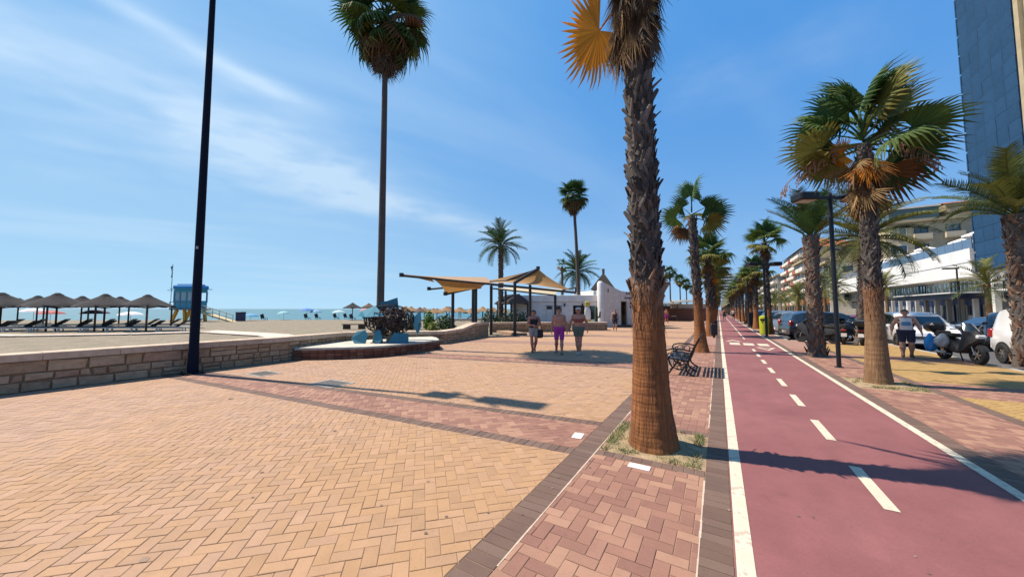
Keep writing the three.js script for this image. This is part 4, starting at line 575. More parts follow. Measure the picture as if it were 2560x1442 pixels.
tallFanPalm('thin young palm with a small crown beside the sails', -14.2, -34.4, 6.2, 0, 101, { skirt: 0.6, crownR: 0.9, rad: 0.16, green: 9, far: true, group: 'feather palms' });
{ // palms of the road verge behind the parked cars
  const r = rngOf(5); let n = 0;
  for (let k = 0; k < 22; k++) { const z = -40 - k * 6.5 - 2 * r(), x = 10.3 + 1.2 * r() + (k % 3 === 0 ? 6.5 : 0); featherPalm(ORD[k] + ' small feather palm from the camera in the verge behind the parked cars', x, z, 3.2 + 1.6 * r(), 200 + k, { far: true, rad: 0.2, n: 20, L: 0.95, mats: ['date', 'datey', 'olive'], group: 'verge palms behind the parked cars' }); n++; }
}

// ================================================================ SHADE SAILS
{
  const cloth = mat([0.56, 0.29, 0.085], { phys: true, roughness: 0.9, transmission: 0.4, thickness: 0, map: again(T.mottle, 0.8) }), clothPale = mat([0.62, 0.50, 0.30], { phys: true, roughness: 0.9, transmission: 0.35, thickness: 0 });
  const B = [-12.6, 0, -19.5];
  const o = thing('shade_sail', 'tan shade sails on dark steel posts and beams behind the walkers', 'shade sail', B), rel = (p) => [p[0] - B[0], p[1], p[2] - B[2]];
  const sail = (c, sag, m, name = 'sail') => { // four corners, edges bowed inwards
    const [a, b, d, e] = c.map((p) => V3(...rel(p))), mid = a.clone().add(b).add(d).add(e).multiplyScalar(0.25), g = new MB();
    g.grid(16, 16, (u, v) => { const p = a.clone().multiplyScalar((1 - u) * (1 - v)).addScaledVector(b, u * (1 - v)).addScaledVector(d, u * v).addScaledVector(e, (1 - u) * v); const k = max(4 * u * (1 - u) * abs(2 * v - 1), 4 * v * (1 - v) * abs(2 * u - 1)); return p.lerp(mid, sag * k).toArray(); }); return mesh(name, g.geo({ crease: 1.2 }), m, o);
  };
  const A = [-16.09, 3.66, -14.29], C = [-12.36, 3.26, -18.25], Bb = [-14.86, 2.62, -16.77], Dd = [-17.19, 3.06, -17.71], C2 = [-13.9, 3.42, -18.6], E = [-10.47, 4.42, -21.11], F = [-8.32, 2.92, -21.81], Pp = [-11.07, 3.36, -19.01];
  { const up = (p) => [p[0], p[1] + 0.10, p[2]], q = lerp3(A, C, 0.30); sail([up(q), up(C), [-13.6, 3.05, -18.9], Bb], 0.14, cloth); sail([up(A), up(q), lerp3(up(q), Bb, 0.30), lerp3(up(A), Bb, 0.03)], 0.0, cloth); sail([A, C, [-13.5, 3.85, -19.4], lerp3(A, [-13.5, 3.85, -19.4], 0.04)], 0.0, cloth); } sail([C2, E, F, Pp], 0.09, cloth); sail([[-15.14, 3.3, -22.41], [-14.22, 3.6, -25.28], [-10.9, 3.35, -27.4], [-10.86, 2.75, -24.95]], 0.12, clothPale);
  const bm = (p, q, r = 0.07, name = 'beam') => { const m = new MB(); m.tube([rel(p), rel(q)], r, 10); mesh(name, m.geo({ crease: 0.7 }), M.steel, o); };
  bm(A, C, 0.065); bm(C, [-8.1, 2.78, -21.9], 0.075); bm(Pp, E, 0.10); bm([-14.2, 3.4, -18.3], [-11.9, 3.55, -19.6], 0.07); bm([-12.1, 3.55, -19.5], E, 0.06); bm(Bb, [-13.79, 3.1, -18.5], 0.07); bm(Dd, [-14.53, 3.35, -19.2], 0.07); bm([-15.14, 3.3, -22.41], [-10.86, 2.75, -24.95], 0.06); bm([-8.1, 2.78, -21.9], [-8.1, 3.12, -21.95], 0.06); bm([-8.1, 3.12, -21.95], [-9.3, 3.02, -22.6], 0.05);
  for (const p of [A, E, Bb, Dd]) { const b = new MB(), q = rel(p); b.tube([[q[0], q[1] - 0.07, q[2]], [q[0], q[1] + 0.16, q[2]]], 0.13, 10); mesh('end_cap', b, M.steel, o); }
  const post = (x, z, h, r = 0.085) => { const m = new MB(); m.tube([rel([x, 0, z]), rel([x, h, z])], r, 10); mesh('post', m.geo({ crease: 0.7 }), M.steel, o); };
  post(-15.76, -18.56, 3.05, 0.11); post(-13.79, -18.56, 3.3, 0.10); post(-14.4, -19.15, 3.4, 0.16); post(-12.92, -19.08, 3.25, 0.10); post(-13.68, -22.12, 3.05, 0.09); post(-11.07, -19.01, 3.4, 0.10); post(-11.17, -21.28, 3.45, 0.10); post(-10.89, -24.93, 2.8, 0.10);
}
{ // small timber shelter with tiled gable roof
  const o = thing('shelter', 'small timber shelter with dark gabled roof by the beach gate', 'shelter', [-17.4, 0, -29.4], -0.55), tile = mat([0.085, 0.065, 0.06], { roughness: 0.8, map: again(T.mottle, 2) });
  const p = new MB(); for (const [x, z] of [[-1.45, -0.9], [1.45, -0.9], [-1.45, 0.9], [1.45, 0.9]]) { const m = new MB(); m.box(x, 1.15, z, 0.12, 2.3, 0.12); mesh('post', m, M.darkwood, o); }
  const rf = mesh('roof', (() => { const m = new MB(); m.quad([-1.75, 2.2, 1.2], [1.75, 2.2, 1.2], [1.45, 3.1, 0], [-1.35, 3.1, 0]).quad([-1.75, 2.2, -1.2], [1.75, 2.2, -1.2], [1.45, 3.1, 0], [-1.35, 3.1, 0]).tri([1.75, 2.2, 1.2], [1.75, 2.2, -1.2], [1.45, 3.1, 0]).tri([-1.75, 2.2, 1.2], [-1.75, 2.2, -1.2], [-1.35, 3.1, 0]); return m; })(), tile, o);
  for (let k = 0; k < 11; k++) { const m = new MB(), x = -1.6 + k * 0.32; m.bar([x, 2.23, 1.22], [lerp(-1.35, 1.45, k / 10), 3.13, 0.02], 0.12, 0.05); mesh('roof_tile', m, tile, rf); }
  const t = new MB(); t.box(0, 2.2, 1.0, 3.2, 0.14, 0.1); t.box(0, 2.2, -1.0, 3.2, 0.14, 0.1); mesh('tie_beam', t, M.darkwood, o);
}
// ================================================================ WHITE BEACH CAFE
{
  const o = thing('beach_cafe', 'white flat-roofed beach cafe with curved gable and dark pyramid roof', 'building', [-11.5, 0, -32.5]), X = 11.5, Z = 32.5, W = (x, z) => [x + X, z + Z];
  // long low wing: front wall from (-17.2,-29.6) to (-9.6,-33)
  const A = W(-17.4, -29.3), B = W(-9.55, -33.0), L = hypot(B[0] - A[0], B[1] - A[1]), ry = -atan2(B[1] - A[1], B[0] - A[0]), P = (s, d) => [A[0] + (B[0] - A[0]) * s / L - sin(-ry) * d * -1 * -1, A[1] + (B[1] - A[1]) * s / L + cos(-ry) * d];
  const wing = new THREE.Group(); wing.name = 'wing'; wing.position.set(A[0], 0, A[1]); wing.rotation.y = ry; o.add(wing);
  const wall = new MB(), op = [[3.3, 4.0, 0, 2.05], [4.15, 4.85, 0, 2.05], [5.9, 7.0, 0, 2.05], [7.3, 8.3, 0.7, 2.0]]; let s0 = 0; for (const [a, b, y0, y1] of op) { wall.box((s0 + a) / 2, 1.2, -0.15, a - s0, 2.4, 0.3); wall.box((a + b) / 2, (y1 + 2.4) / 2, -0.15, b - a, 2.4 - y1, 0.3); if (y0) wall.box((a + b) / 2, y0 / 2, -0.15, b - a, y0, 0.3); s0 = b; } wall.box((s0 + L) / 2, 1.2, -0.15, L - s0, 2.4, 0.3); wall.box(L / 2, 1.2, -4, L, 2.4, 0.3); wall.box(0.15, 1.2, -2, 0.3, 2.4, 3.6);
  mesh('wall', wall, M.white, wing);
  const par = new MB(); par.box(L / 2, 2.72, -2.05, L + 0.16, 0.62, 4.3, 0, 0.02); mesh('parapet', par, M.white, wing);
  const dk = mat([0.02, 0.022, 0.022], { roughness: 0.5 });
  for (const i of [0, 1]) { const m = new MB(), [a, b] = op[i]; m.box((a + b) / 2, 1.0, -0.12, b - a - 0.03, 2.0, 0.05, 0, 0.005); const d = mesh('door', m, mat([0.66, 0.66, 0.64], { roughness: 0.5 }), wing); const v = new MB(); v.box((a + b) / 2, 1.82, -0.09, 0.5, 0.28, 0.02); mesh('vent', v, dk, d); }
  { const m = new MB(); m.box(5.95, 1.0, -0.75, 0.05, 2.0, 1.0); mesh('open_door', m, mat([0.45, 0.42, 0.38], { roughness: 0.6 }), wing); const fl = new MB(); fl.box(L / 2, 0.01, -2, L, 0.02, 4); fl.box(L - 0.15, 1.2, -2, 0.3, 2.4, 3.6); mesh('interior', fl, mat([0.45, 0.40, 0.34], { roughness: 0.8 }), wing); const g = new MB(); g.box(7.8, 1.35, -0.22, 0.98, 1.28, 0.02); mesh('window', g, M.glass, wing); }
  for (const x of [5.1, 6.8]) { const m = new MB(); m.tube([[x, 2.15, 0.02], [x, 2.15, 0.16]], 0.03, 6); m.box(x, 2.1, 0.16, 0.14, 0.28, 0.14, 0, 0.02); mesh('wall_lamp', m, M.black, wing); }
  // front gable: wall facing the promenade along z, at x = -8.6
  const hall = new THREE.Group(); hall.name = 'hall'; o.add(hall); hall.position.set(...[W(-9.4, -32.4)].flatMap(([a, b]) => [a, 0, b])); hall.rotation.y = -0.60;
  const g0 = [0, 0], curve = (z) => 4.3 - 0.62 * smooth(0, 1.2, z) - 0.10 * z; // front wall runs to negative z, sloping top
  const fw = new MB(), H = [[0, 0.8, 0], [2.3, 3.1, 2.45], [3.9, 4.5, 2.4], [4.75, 6.6, 2.35]];
  const wl = (z0, z1, y0, y1a, y1b) => { const x = g0[0], a = g0[1] - z0, b = g0[1] - z1; const f = [[x, y0, a], [x, y0, b], [x, y1b, b], [x, y1a, a]], k = f.map((p) => [p[0] - 0.35, p[1], p[2]]); fw.ring(k, f); fw.fan(f); fw.fan([...k].reverse()); };
  wl(0.0, 2.3, 0, curve(0), curve(2.3)); wl(2.3, 3.1, 2.45, curve(2.3), curve(3.1)); wl(3.1, 3.9, 0, curve(3.1), curve(3.9)); wl(3.9, 4.5, 2.4, curve(3.9), curve(4.5)); wl(4.5, 4.75, 0, curve(4.5), curve(4.75)); wl(4.75, 6.8, 2.35, curve(4.75), curve(6.8)); wl(6.8, 7.1, 0, curve(6.8), curve(7.1));
  mesh('front_wall', fw, mat([0.74, 0.68, 0.63], { roughness: 0.85, map: again(T.mottle, 0.5) }), hall);
  const sd = new MB(); sd.tube([[g0[0] - 0.17, 0, g0[1] + 0.02], [g0[0] - 0.17, 4.15, g0[1] + 0.02], [g0[0] - 0.17, 4.33, g0[1] + 0.02]], [0.3, 0.3, 0.16], 16); sd.box(g0[0] - 2.4, 1.75, g0[1] - 0.1, 4.4, 3.5, 0.25); mesh('side_wall', sd.geo({ crease: 0.7 }), M.white, hall);
  for (const [a, b, h] of [[2.3, 3.1, 2.45], [3.9, 4.5, 2.4], [4.75, 6.8, 2.35]]) { const m = new MB(); m.box(g0[0] - 0.22, h / 2, g0[1] - a - 0.03, 0.1, h - 0.02, 0.06); m.box(g0[0] - 0.22, h / 2, g0[1] - b + 0.03, 0.1, h - 0.02, 0.06); m.box(g0[0] - 0.22, h - 0.05, g0[1] - (a + b) / 2, 0.1, 0.08, b - a - 0.12); mesh('door_frame', m, mat([0.20, 0.11, 0.06], { roughness: 0.6 }), hall); }
  { const m = new MB(); m.box(-2.6, 3.28, -3.6, 4.5, 0.2, 6.6); m.box(-4.7, 1.6, -3.6, 0.25, 3.2, 6.6); m.box(-2.5, 1.6, -7.0, 4.6, 3.2, 0.25); m.box(-2.5, 0.01, -3.6, 4.4, 0.02, 6.5); mesh('interior', m, mat([0.42, 0.30, 0.20], { roughness: 0.85 }), hall); const b = new MB(); b.box(-2.2, 0.55, -4.2, 0.6, 1.1, 3.4, 0, 0.02); mesh('counter', b, M.wood, hall); }
  { const m = new MB(); m.box(g0[0] + 0.03, 0.09, g0[1] - 4.2, 1.0, 0.18, 5.4); mesh('step', m, mat([0.12, 0.08, 0.06], { roughness: 0.8 }), hall); }
  { // faint dark lettering strokes of the wall sign (not legible in the photograph) and two lamps
    const m = new MB(), r = rngOf(9); for (const [y, z0, z1, h] of [[3.25, 3.0, 4.3, 0.34], [2.78, 2.8, 4.5, 0.22], [2.72, 5.2, 6.1, 0.26]]) for (let z = z0; z < z1; z += h * 0.62) { const w = h * (0.3 + 0.2 * r()); m.box(g0[0] + 0.02, y, g0[1] - z, 0.03, h * (0.6 + 0.4 * r()), 0.05); m.box(g0[0] + 0.02, y + h * 0.25 * (r() - 0.5), g0[1] - z - w / 2, 0.03, 0.06, w); } mesh('lettering', m, mat([0.13, 0.10, 0.10], { roughness: 0.7 }), hall);
    for (const y of [1.9, 2.25]) { const k = new MB(); k.box(g0[0] + 0.06, y, g0[1] - 3.5, 0.12, 0.2, 0.12, 0, 0.02); mesh('wall_lamp', k, M.black, hall); }
    const sl = new MB(); sl.box(g0[0] + 0.005, 3.45, g0[1] - 0.75, 0.02, 0.36, 0.14); mesh('slot_window', sl, M.glass, hall); }
  { // dark pyramid roof behind with a finial and rows of tiles
    const c = W(-10.5, -36.9), m = new MB(); const R0 = 1.75, y0 = 3.75, y1 = 5.6; const rr = [0, 1, 2, 3].map((k) => [c[0] + R0 * cos(k * PI / 2 + 0.6), y0, c[1] + R0 * sin(k * PI / 2 + 0.6)]);
    for (let k = 0; k < 9; k++) { const t0 = k / 9, t1 = (k + 1) / 9, a = rr.map((p) => [lerp(p[0], c[0], t0), lerp(y0, y1, t0), lerp(p[2], c[1], t0)]), b = rr.map((p) => [lerp(p[0], c[0], t1 - 0.02), lerp(y0, y1, t1) - 0.03, lerp(p[2], c[1], t1 - 0.02)]); m.ring(b, a); }
    const rf = mesh('roof', m, mat([0.030, 0.026, 0.026], { roughness: 0.85, map: again(T.mottle, 3) }), o); const f = new MB(); f.box(c[0], y1 + 0.15, c[1], 0.22, 0.5, 0.22); mesh('finial', f, mat([0.1, 0.07, 0.06]), rf);
    const b = new MB(); b.box(c[0], 3.2, c[1], 2.6, 0.75, 2.6, 0.6); b.box(c[0] - 1.9, 3.35, c[1] + 0.8, 1.6, 0.5, 1.6, 0.3); mesh('roof_base', b, mat([0.13, 0.12, 0.12], { roughness: 0.8 }), o); }
}
{ // yellow and white pump-shaped ice-cream display and cactus in the planter, flags
  const o = thing('display_board', 'white and yellow surfboard-shaped display in front of the cafe', 'sign', [-9.3, 0.5, -27.9], 0.6), m = new MB(); m.lathe(0, 0, [[0.0, 0.0], [0.22, 0.05], [0.27, 0.6], [0.25, 1.1], [0.12, 1.38], [0, 1.45]], 12); m.xform(new THREE.Matrix4().makeScale(1, 1, 0.3)); mesh('board', m.geo({ crease: 0.9 }), mat([0.72, 0.72, 0.68], { roughness: 0.4 }), o);
  const t = new MB(); t.box(0, 1.62, 0, 0.42, 0.42, 0.12, 0, 0.05); mesh('top', t, mat([0.62, 0.50, 0.06], { roughness: 0.5 }), o); const b = new MB(); b.box(0, 0.2, 0.09, 0.44, 0.3, 0.03, 0, 0.01); mesh('stripe', b, mat([0.6, 0.48, 0.05], { roughness: 0.5 }), o);
  const c = thing('cactus', 'tall dark cactus beside the surfboard-shaped display', 'plant', [-8.7, 0.5, -28.3]), k = new MB(); k.tube([[0, 0, 0], [0, 1.3, 0], [0, 1.42, 0]], [0.14, 0.13, 0.04], 8); mesh('stem', k.geo({ crease: 0.8 }), mat([0.02, 0.06, 0.025], { roughness: 0.8 }), c); const d = new MB(); d.tube([[0, 0.5, 0], [0.3, 0.55, 0.05], [0.34, 1.0, 0.06]], [0.09, 0.09, 0.05], 7); mesh('arm', d.geo({ crease: 0.8 }), mat([0.02, 0.06, 0.025], { roughness: 0.8 }), c);
  const f = thing('flag', 'red and white flags on a thin pole beside the cafe roof', 'flag', [-7.6, 0, -39.0]), p = new MB(); p.tube([[0, 0, 0], [0, 6.2, 0]], 0.04, 6); mesh('pole', p, M.chrome, f); for (const [y, c2] of [[5.7, [0.35, 0.07, 0.08]], [5.2, [0.5, 0.5, 0.55]], [4.8, [0.32, 0.06, 0.07]]]) { const q = new MB(); q.grid(6, 3, (u, v) => [0.05 + 0.45 * u, y - 0.4 * v - 0.2 * u, 0.08 * sin(u * 6)]); mesh('cloth', q.geo({ crease: 1 }), mat(c2, { roughness: 0.9 }), f); }
}
// ---- bushes
function bush(label, x, z, w, h, seed, cols, n = 900, group = 'bushes behind the wall') {
  const o = thing('bush', label, 'bush', [x, 0, z], 0, group), r = rngOf(seed), m = new MB();
  for (let k = 0; k < n; k++) { const a = r() * 6.28, b = Math.asin(r()), d = pow(r(), 0.4) * (0.75 + 0.4 * fbm(cos(a) * 2 + 9, sin(b) * 3 + 9, 64, 2, seed)), p = [cos(a) * cos(b) * w * d, 0.1 + sin(b) * h * d, sin(a) * cos(b) * w * d], s = 0.06 + 0.07 * r(), t = V3(r() - 0.5, r() - 0.3, r() - 0.5).normalize(), u = V3(r() - 0.5, r() - 0.5, r() - 0.5).cross(t).normalize(), c = cols[floor(r() * cols.length)]; m.color(mulc(c, 0.6 + 0.8 * r())); const T1 = [p[0] + t.x * s * 1.6, p[1] + t.y * s * 1.6, p[2] + t.z * s * 1.6]; m.quad(p, [p[0] + (t.x + u.x) * s * 0.7, p[1] + (t.y + u.y) * s * 0.7, p[2] + (t.z + u.z) * s * 0.7], T1, [p[0] + (t.x - u.x) * s * 0.7, p[1] + (t.y - u.y) * s * 0.7, p[2] + (t.z - u.z) * s * 0.7]); }
  mesh('foliage', m.geo({ colors: true }), leafV, o); const st = new MB(), q = rngOf(seed + 1); for (let k = 0; k < 6; k++) st.tube([[0, -0.05, 0], [(q() - 0.5) * w, h * 0.6, (q() - 0.5) * w]], [0.03, 0.01], 4); mesh('stem', st, M.darkwood, o);
}
const leafV = mat([1, 1, 1], { phys: true, vertexColors: true, roughness: 0.7, transmission: 0.2, thickness: 0 });
bush('bright lime-green bush behind the wall beside the fish', -20.5, -21.2, 0.5, 1.45, 1, [[0.20, 0.32, 0.03], [0.14, 0.26, 0.03]]); bush('rounded dark green bush beside the lime-green one', -18.2, -20.6, 0.85, 1.15, 2, [[0.05, 0.11, 0.03], [0.07, 0.14, 0.04]]); bush('dark green bush at the tail of the fish', -21.8, -20.4, 0.9, 1.0, 3, [[0.04, 0.09, 0.03], [0.06, 0.12, 0.04]]); bush('pale yellow-green tuft on the low wall', -18.6, -19.6, 0.35, 0.62, 4, [[0.30, 0.34, 0.06]], 300);
bush('tall dark hedge under the timber shelter', -16.1, -27.6, 1.5, 1.5, 5, [[0.025, 0.06, 0.025], [0.04, 0.08, 0.03]], 1600); bush('dark hedge seen through the shelter posts', -18.3, -27.0, 1.0, 1.55, 6, [[0.025, 0.06, 0.025], [0.04, 0.08, 0.03]], 1100);
for (const [x, z, w, h, lab, s] of [[-13, -95, 4, 5, 'leafy tree mass behind the far cafe awning', 7], [-9.5, -120, 4, 4.6, 'leafy tree at the far end of the cafe terrace', 8], [-4.5, -105, 2.6, 4.2, 'leafy tree beside the second avenue palm, far off', 9]]) bush(lab, x, z, w, h, s, [[0.035, 0.075, 0.02], [0.06, 0.11, 0.03]], 1500, 'trees behind the far cafe');

// ================================================================ BEACH: thatched parasols, loungers, lifeguard tower
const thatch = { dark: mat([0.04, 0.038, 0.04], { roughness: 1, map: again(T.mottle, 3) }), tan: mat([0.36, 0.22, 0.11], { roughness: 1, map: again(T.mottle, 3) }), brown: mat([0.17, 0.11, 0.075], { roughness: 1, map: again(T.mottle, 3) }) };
const conG = (() => { const m = new MB(), n = 26; let prev = null; for (const [r0, y, j] of [[0.1, 0.98, 0], [0.28, 0.84, 0.01], [0.30, 0.80, 0.02], [0.9, 0.45, 0.03], [1.5, 0.12, 0.05], [1.62, 0.0, 0.10], [1.5, 0.04, 0.05]]) { const ring = []; for (let k = 0; k < n; k++) { const a = k / n * 6.2832, q = r0 * (1 + j * (hash2(k, floor(y * 50), 3) - 0.5) * 2); ring.push([cos(a) * q, y + (k % 2) * j * -0.6, sin(a) * q]); } if (prev) m.ring(ring, prev); else m.fan(ring); prev = ring; } return m.geo({ crease: 0.6 }); })();
function parasol(label, x, z, m, group, s = 1, posts = true, H = 1.85) {
  const o = thing('thatched_parasol', label, 'parasol', [x, 0, z], x * 3.3, group); const c = mesh('thatch', conG, m, o); c.position.y = H; c.scale.set(s, s, s);
  const p = new MB(); p.tube([[0, -0.3, 0], [0, H + 0.8 * s, 0]], 0.06, 7); mesh('pole', p, M.darkwood, o); if (posts) { const b = new MB(); for (let k = 0; k < 4; k++) { const a = k * PI / 2 + 0.3; b.tube([[0, H - 0.1, 0], [cos(a) * 1.3 * s, H + 0.12, sin(a) * 1.3 * s]], 0.025, 4); } mesh('struts', b, M.darkwood, o); } return o;
}
const gL = 'thatched parasols left of the mast';
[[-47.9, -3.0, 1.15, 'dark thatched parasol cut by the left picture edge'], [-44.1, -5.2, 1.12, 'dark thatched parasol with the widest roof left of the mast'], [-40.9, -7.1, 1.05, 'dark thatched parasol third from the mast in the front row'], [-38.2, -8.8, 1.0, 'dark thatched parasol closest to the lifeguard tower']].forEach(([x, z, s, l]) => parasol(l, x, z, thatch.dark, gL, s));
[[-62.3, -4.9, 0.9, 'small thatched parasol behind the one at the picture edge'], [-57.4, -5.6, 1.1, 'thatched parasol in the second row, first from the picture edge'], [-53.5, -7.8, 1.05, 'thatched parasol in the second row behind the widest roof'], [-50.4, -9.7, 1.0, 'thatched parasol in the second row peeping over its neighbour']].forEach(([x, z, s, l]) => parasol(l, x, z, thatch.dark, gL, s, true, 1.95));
{ // timber frame that links the parasols
  const o = thing('pergola_frame', 'thin timber post frame linking the dark thatched parasols', 'frame', [-44, 0, -6]), at2 = (x, z) => [x + 44, z + 6];
  const line = [[-50, -0.6], [-46.2, -2.6], [-42.6, -4.6], [-39.4, -6.4], [-36.0, -8.3]]; for (const off of [[0, 0], [-5.5, -2.8]]) for (let i = 0; i < line.length; i++) { const [x, z] = at2(line[i][0] + off[0], line[i][1] + off[1]); const m = new MB(); m.box(x, 0.95, z, 0.1, 2.1, 0.1); mesh('post', m, M.darkwood, o); if (i) { const [x0, z0] = at2(line[i - 1][0] + off[0], line[i - 1][1] + off[1]); const b = new MB(); b.bar([x0, 1.95, z0], [x, 1.95, z], 0.09); mesh('beam', b, mat([0.20, 0.15, 0.12]), o); } }
}
function lounger(label, x, z, ry, col, group) { const o = thing('sun_lounger', label, 'sun lounger', [x, 0.03, z], ry, group), f = new MB(); f.box(0, 0.28, 0, 1.9, 0.06, 0.62); mesh('frame', f, M.white, o); for (const [a, b] of [[-0.8, -0.25], [-0.8, 0.25], [0.7, -0.25], [0.7, 0.25]]) { const m = new MB(); m.box(a, 0.12, b, 0.06, 0.26, 0.06); mesh('leg', m, M.white, o); } const c = new MB(); c.box(-0.3, 0.35, 0, 1.25, 0.08, 0.6, 0, 0.02); mesh('mattress', c, col, o); const b = new MB(); b.bar([0.32, 0.36, 0], [0.92, 0.78, 0], 0.08, 0.6); const g = new MB(); g.quad([0.3, 0.33, -0.3], [0.3, 0.33, 0.3], [0.92, 0.76, 0.3], [0.92, 0.76, -0.3]).quad([0.28, 0.39, -0.3], [0.28, 0.39, 0.3], [0.88, 0.82, 0.3], [0.88, 0.82, -0.3]).quad([0.92, 0.76, -0.3], [0.92, 0.76, 0.3], [0.88, 0.82, 0.3], [0.88, 0.82, -0.3]); mesh('backrest', g, col, o); return o; }
const pad = mat([0.035, 0.05, 0.06], { roughness: 0.8 }), pad2 = mat([0.05, 0.09, 0.08], { roughness: 0.8 });
{ const words = ['first', 'second', 'third', 'fourth', 'fifth', 'sixth', 'seventh', 'eighth', 'ninth']; let src = null; for (let k = 0; k < 9; k++) { const t = k / 8, x = lerp(-47.0, -35.6, t), z = lerp(-1.7, -9.6, t), lab = words[k] + ' dark lounger from the left edge in the front row'; if (!src) src = lounger(lab, x, z, 0.9, pad, 'loungers under the dark parasols'); else dup(src, [x, 0.03, z], 0.9 + 0.1 * sin(k * 5), lab); }
  let s2 = null; for (let k = 0; k < 9; k++) { const t = k / 8, x = lerp(-52.5, -40.5, t), z = lerp(-3.6, -12.0, t), lab = words[k] + ' dark lounger from the left edge in the second row'; if (!s2) s2 = lounger(lab, x, z, 0.95, pad2, 'loungers under the dark parasols'); else dup(s2, [x, 0.03, z], 0.95, lab); } }
function openUmbrella(label, x, z, c, y = 1.5, r = 1.0, group = 'cloth beach umbrellas') { const o = thing('beach_umbrella', label, 'beach umbrella', [x, -0.05, z], 0, group), m = new MB(); m.lathe(0, 0, [[0.02, y + 0.35], [r * 0.5, y + 0.25], [r * 0.85, y + 0.08], [r, y - 0.08]], 10); mesh('canopy', m, mat(c, { roughness: 0.8 }), o); const p = new MB(); p.tube([[0, 0, 0], [0, y + 0.4, 0]], 0.025, 5); mesh('pole', p, M.chrome, o); }
openUmbrella('red and white beach umbrella between the dark parasols', -68, -7.6, [0.5, 0.10, 0.09], 1.25, 1.2); openUmbrella('pale beach umbrella beside the red one', -70, -6.6, [0.62, 0.58, 0.58], 1.5, 1.2); openUmbrella('dark maroon beach umbrella under the thatched row', -55, -8.9, [0.09, 0.05, 0.09], 1.35, 1.1); openUmbrella('white beach umbrella beside the closest parasol to the tower', -62, -12.9, [0.7, 0.7, 0.7], 1.1, 1.2);
openUmbrella('sky-blue beach umbrella just past the tower ramp', -58.5, -24.2, [0.10, 0.36, 0.6], 0.75, 1.0); openUmbrella('pale blue beach umbrella standing alone on the sand edge', -58.4, -28.6, [0.3, 0.55, 0.6], 1.1, 0.9); openUmbrella('deep blue beach umbrella above two seated bathers', -57.0, -31.4, [0.06, 0.2, 0.55], 1.55, 1.15); openUmbrella('light blue beach umbrella beside the deep blue one', -56.2, -32.4, [0.22, 0.42, 0.6], 1.3, 0.95); openUmbrella('white and teal beach umbrella above dark bathers', -54.6, -35.3, [0.45, 0.62, 0.62], 1.25, 1.1); openUmbrella('red beach umbrella behind the small thatched parasols', -52.8, -39.2, [0.5, 0.16, 0.14], 1.5, 1.1);
parasol('small thatched parasol on the sand left of the fish', -48.5, -33.6, thatch.dark, 'small thatched parasols by the fish', 0.85); parasol('small thatched parasol second from the fish head', -47.6, -35.8, thatch.brown, 'small thatched parasols by the fish', 0.8); parasol('small thatched parasol half behind the fish head', -45.8, -37.2, thatch.brown, 'small thatched parasols by the fish', 0.8);
{ // seated bathers as small dark figures: folding chairs
  const mk = (lab, x, z) => { const o = thing('beach_chair', lab, 'beach chair', [x, 0, z], 0.6, 'folding chairs on the sand'), s = new MB(); s.box(0, 0.35, 0, 0.55, 0.06, 0.55); mesh('seat', s, pad, o); const b = new MB(); b.bar([-0.25, 0.36, 0], [-0.45, 0.95, 0], 0.05, 0.5); mesh('backrest', b, pad, o); const l = new MB(); for (const [a, c] of [[-0.25, -0.25], [0.25, -0.25], [-0.25, 0.25], [0.25, 0.25]]) l.box(a, 0.15, c, 0.04, 0.35, 0.04); mesh('legs', l, M.steel, o); };
  mk('dark folding chair under the deep blue umbrella', -56.0, -31.0); mk('second dark folding chair under the deep blue umbrella', -55.3, -32.3); mk('dark folding chair under the white and teal umbrella', -54.0, -34.6); mk('second dark folding chair under the white and teal umbrella', -53.2, -35.9); mk('dark folding chair beside the small thatched parasols', -47.2, -32.9); mk('dark folding chair between the small thatched parasols', -46.6, -34.6); mk('dark folding chair in front of the fish head', -45.2, -35.9); mk('lone dark folding chair near the sky-blue umbrella', -57.6, -25.6);
}
{ // far row of tan parasols to the right of the fish
  for (let k = 0; k < 20; k++) { const t = k / 19; parasol(ORD[k] + (k === 4 || k === 11 ? ' parasol, a browner one,' : ' tan parasol') + ' past the fish tail towards the shelter', lerp(-38.5, -30.2, t) - (k % 2) * 3.2, lerp(-32.4, -50, t), k === 4 || k === 11 ? thatch.brown : thatch.tan, 'tan parasols behind the shade sails', 0.78, false, 1.08 + 0.14 * (k % 3)); }
  const lab2 = ['first', 'second', 'third', 'fourth', 'fifth', 'sixth', 'seventh', 'eighth', 'ninth', 'tenth']; let src = null; for (let k = 0; k < 10; k++) { const t = k / 9, p = [lerp(-34.6, -28.6, t), 0.03, lerp(-30.5, -43, t)], l = lab2[k] + ' pale lounger from the fish tail under the tan parasols'; if (!src) src = lounger(l, p[0], p[2], 0.5, mat([0.5, 0.52, 0.55], { roughness: 0.8 }), 'pale loungers behind the shade sails'); else dup(src, p, 0.5 + 0.2 * sin(k * 4), l); }
}
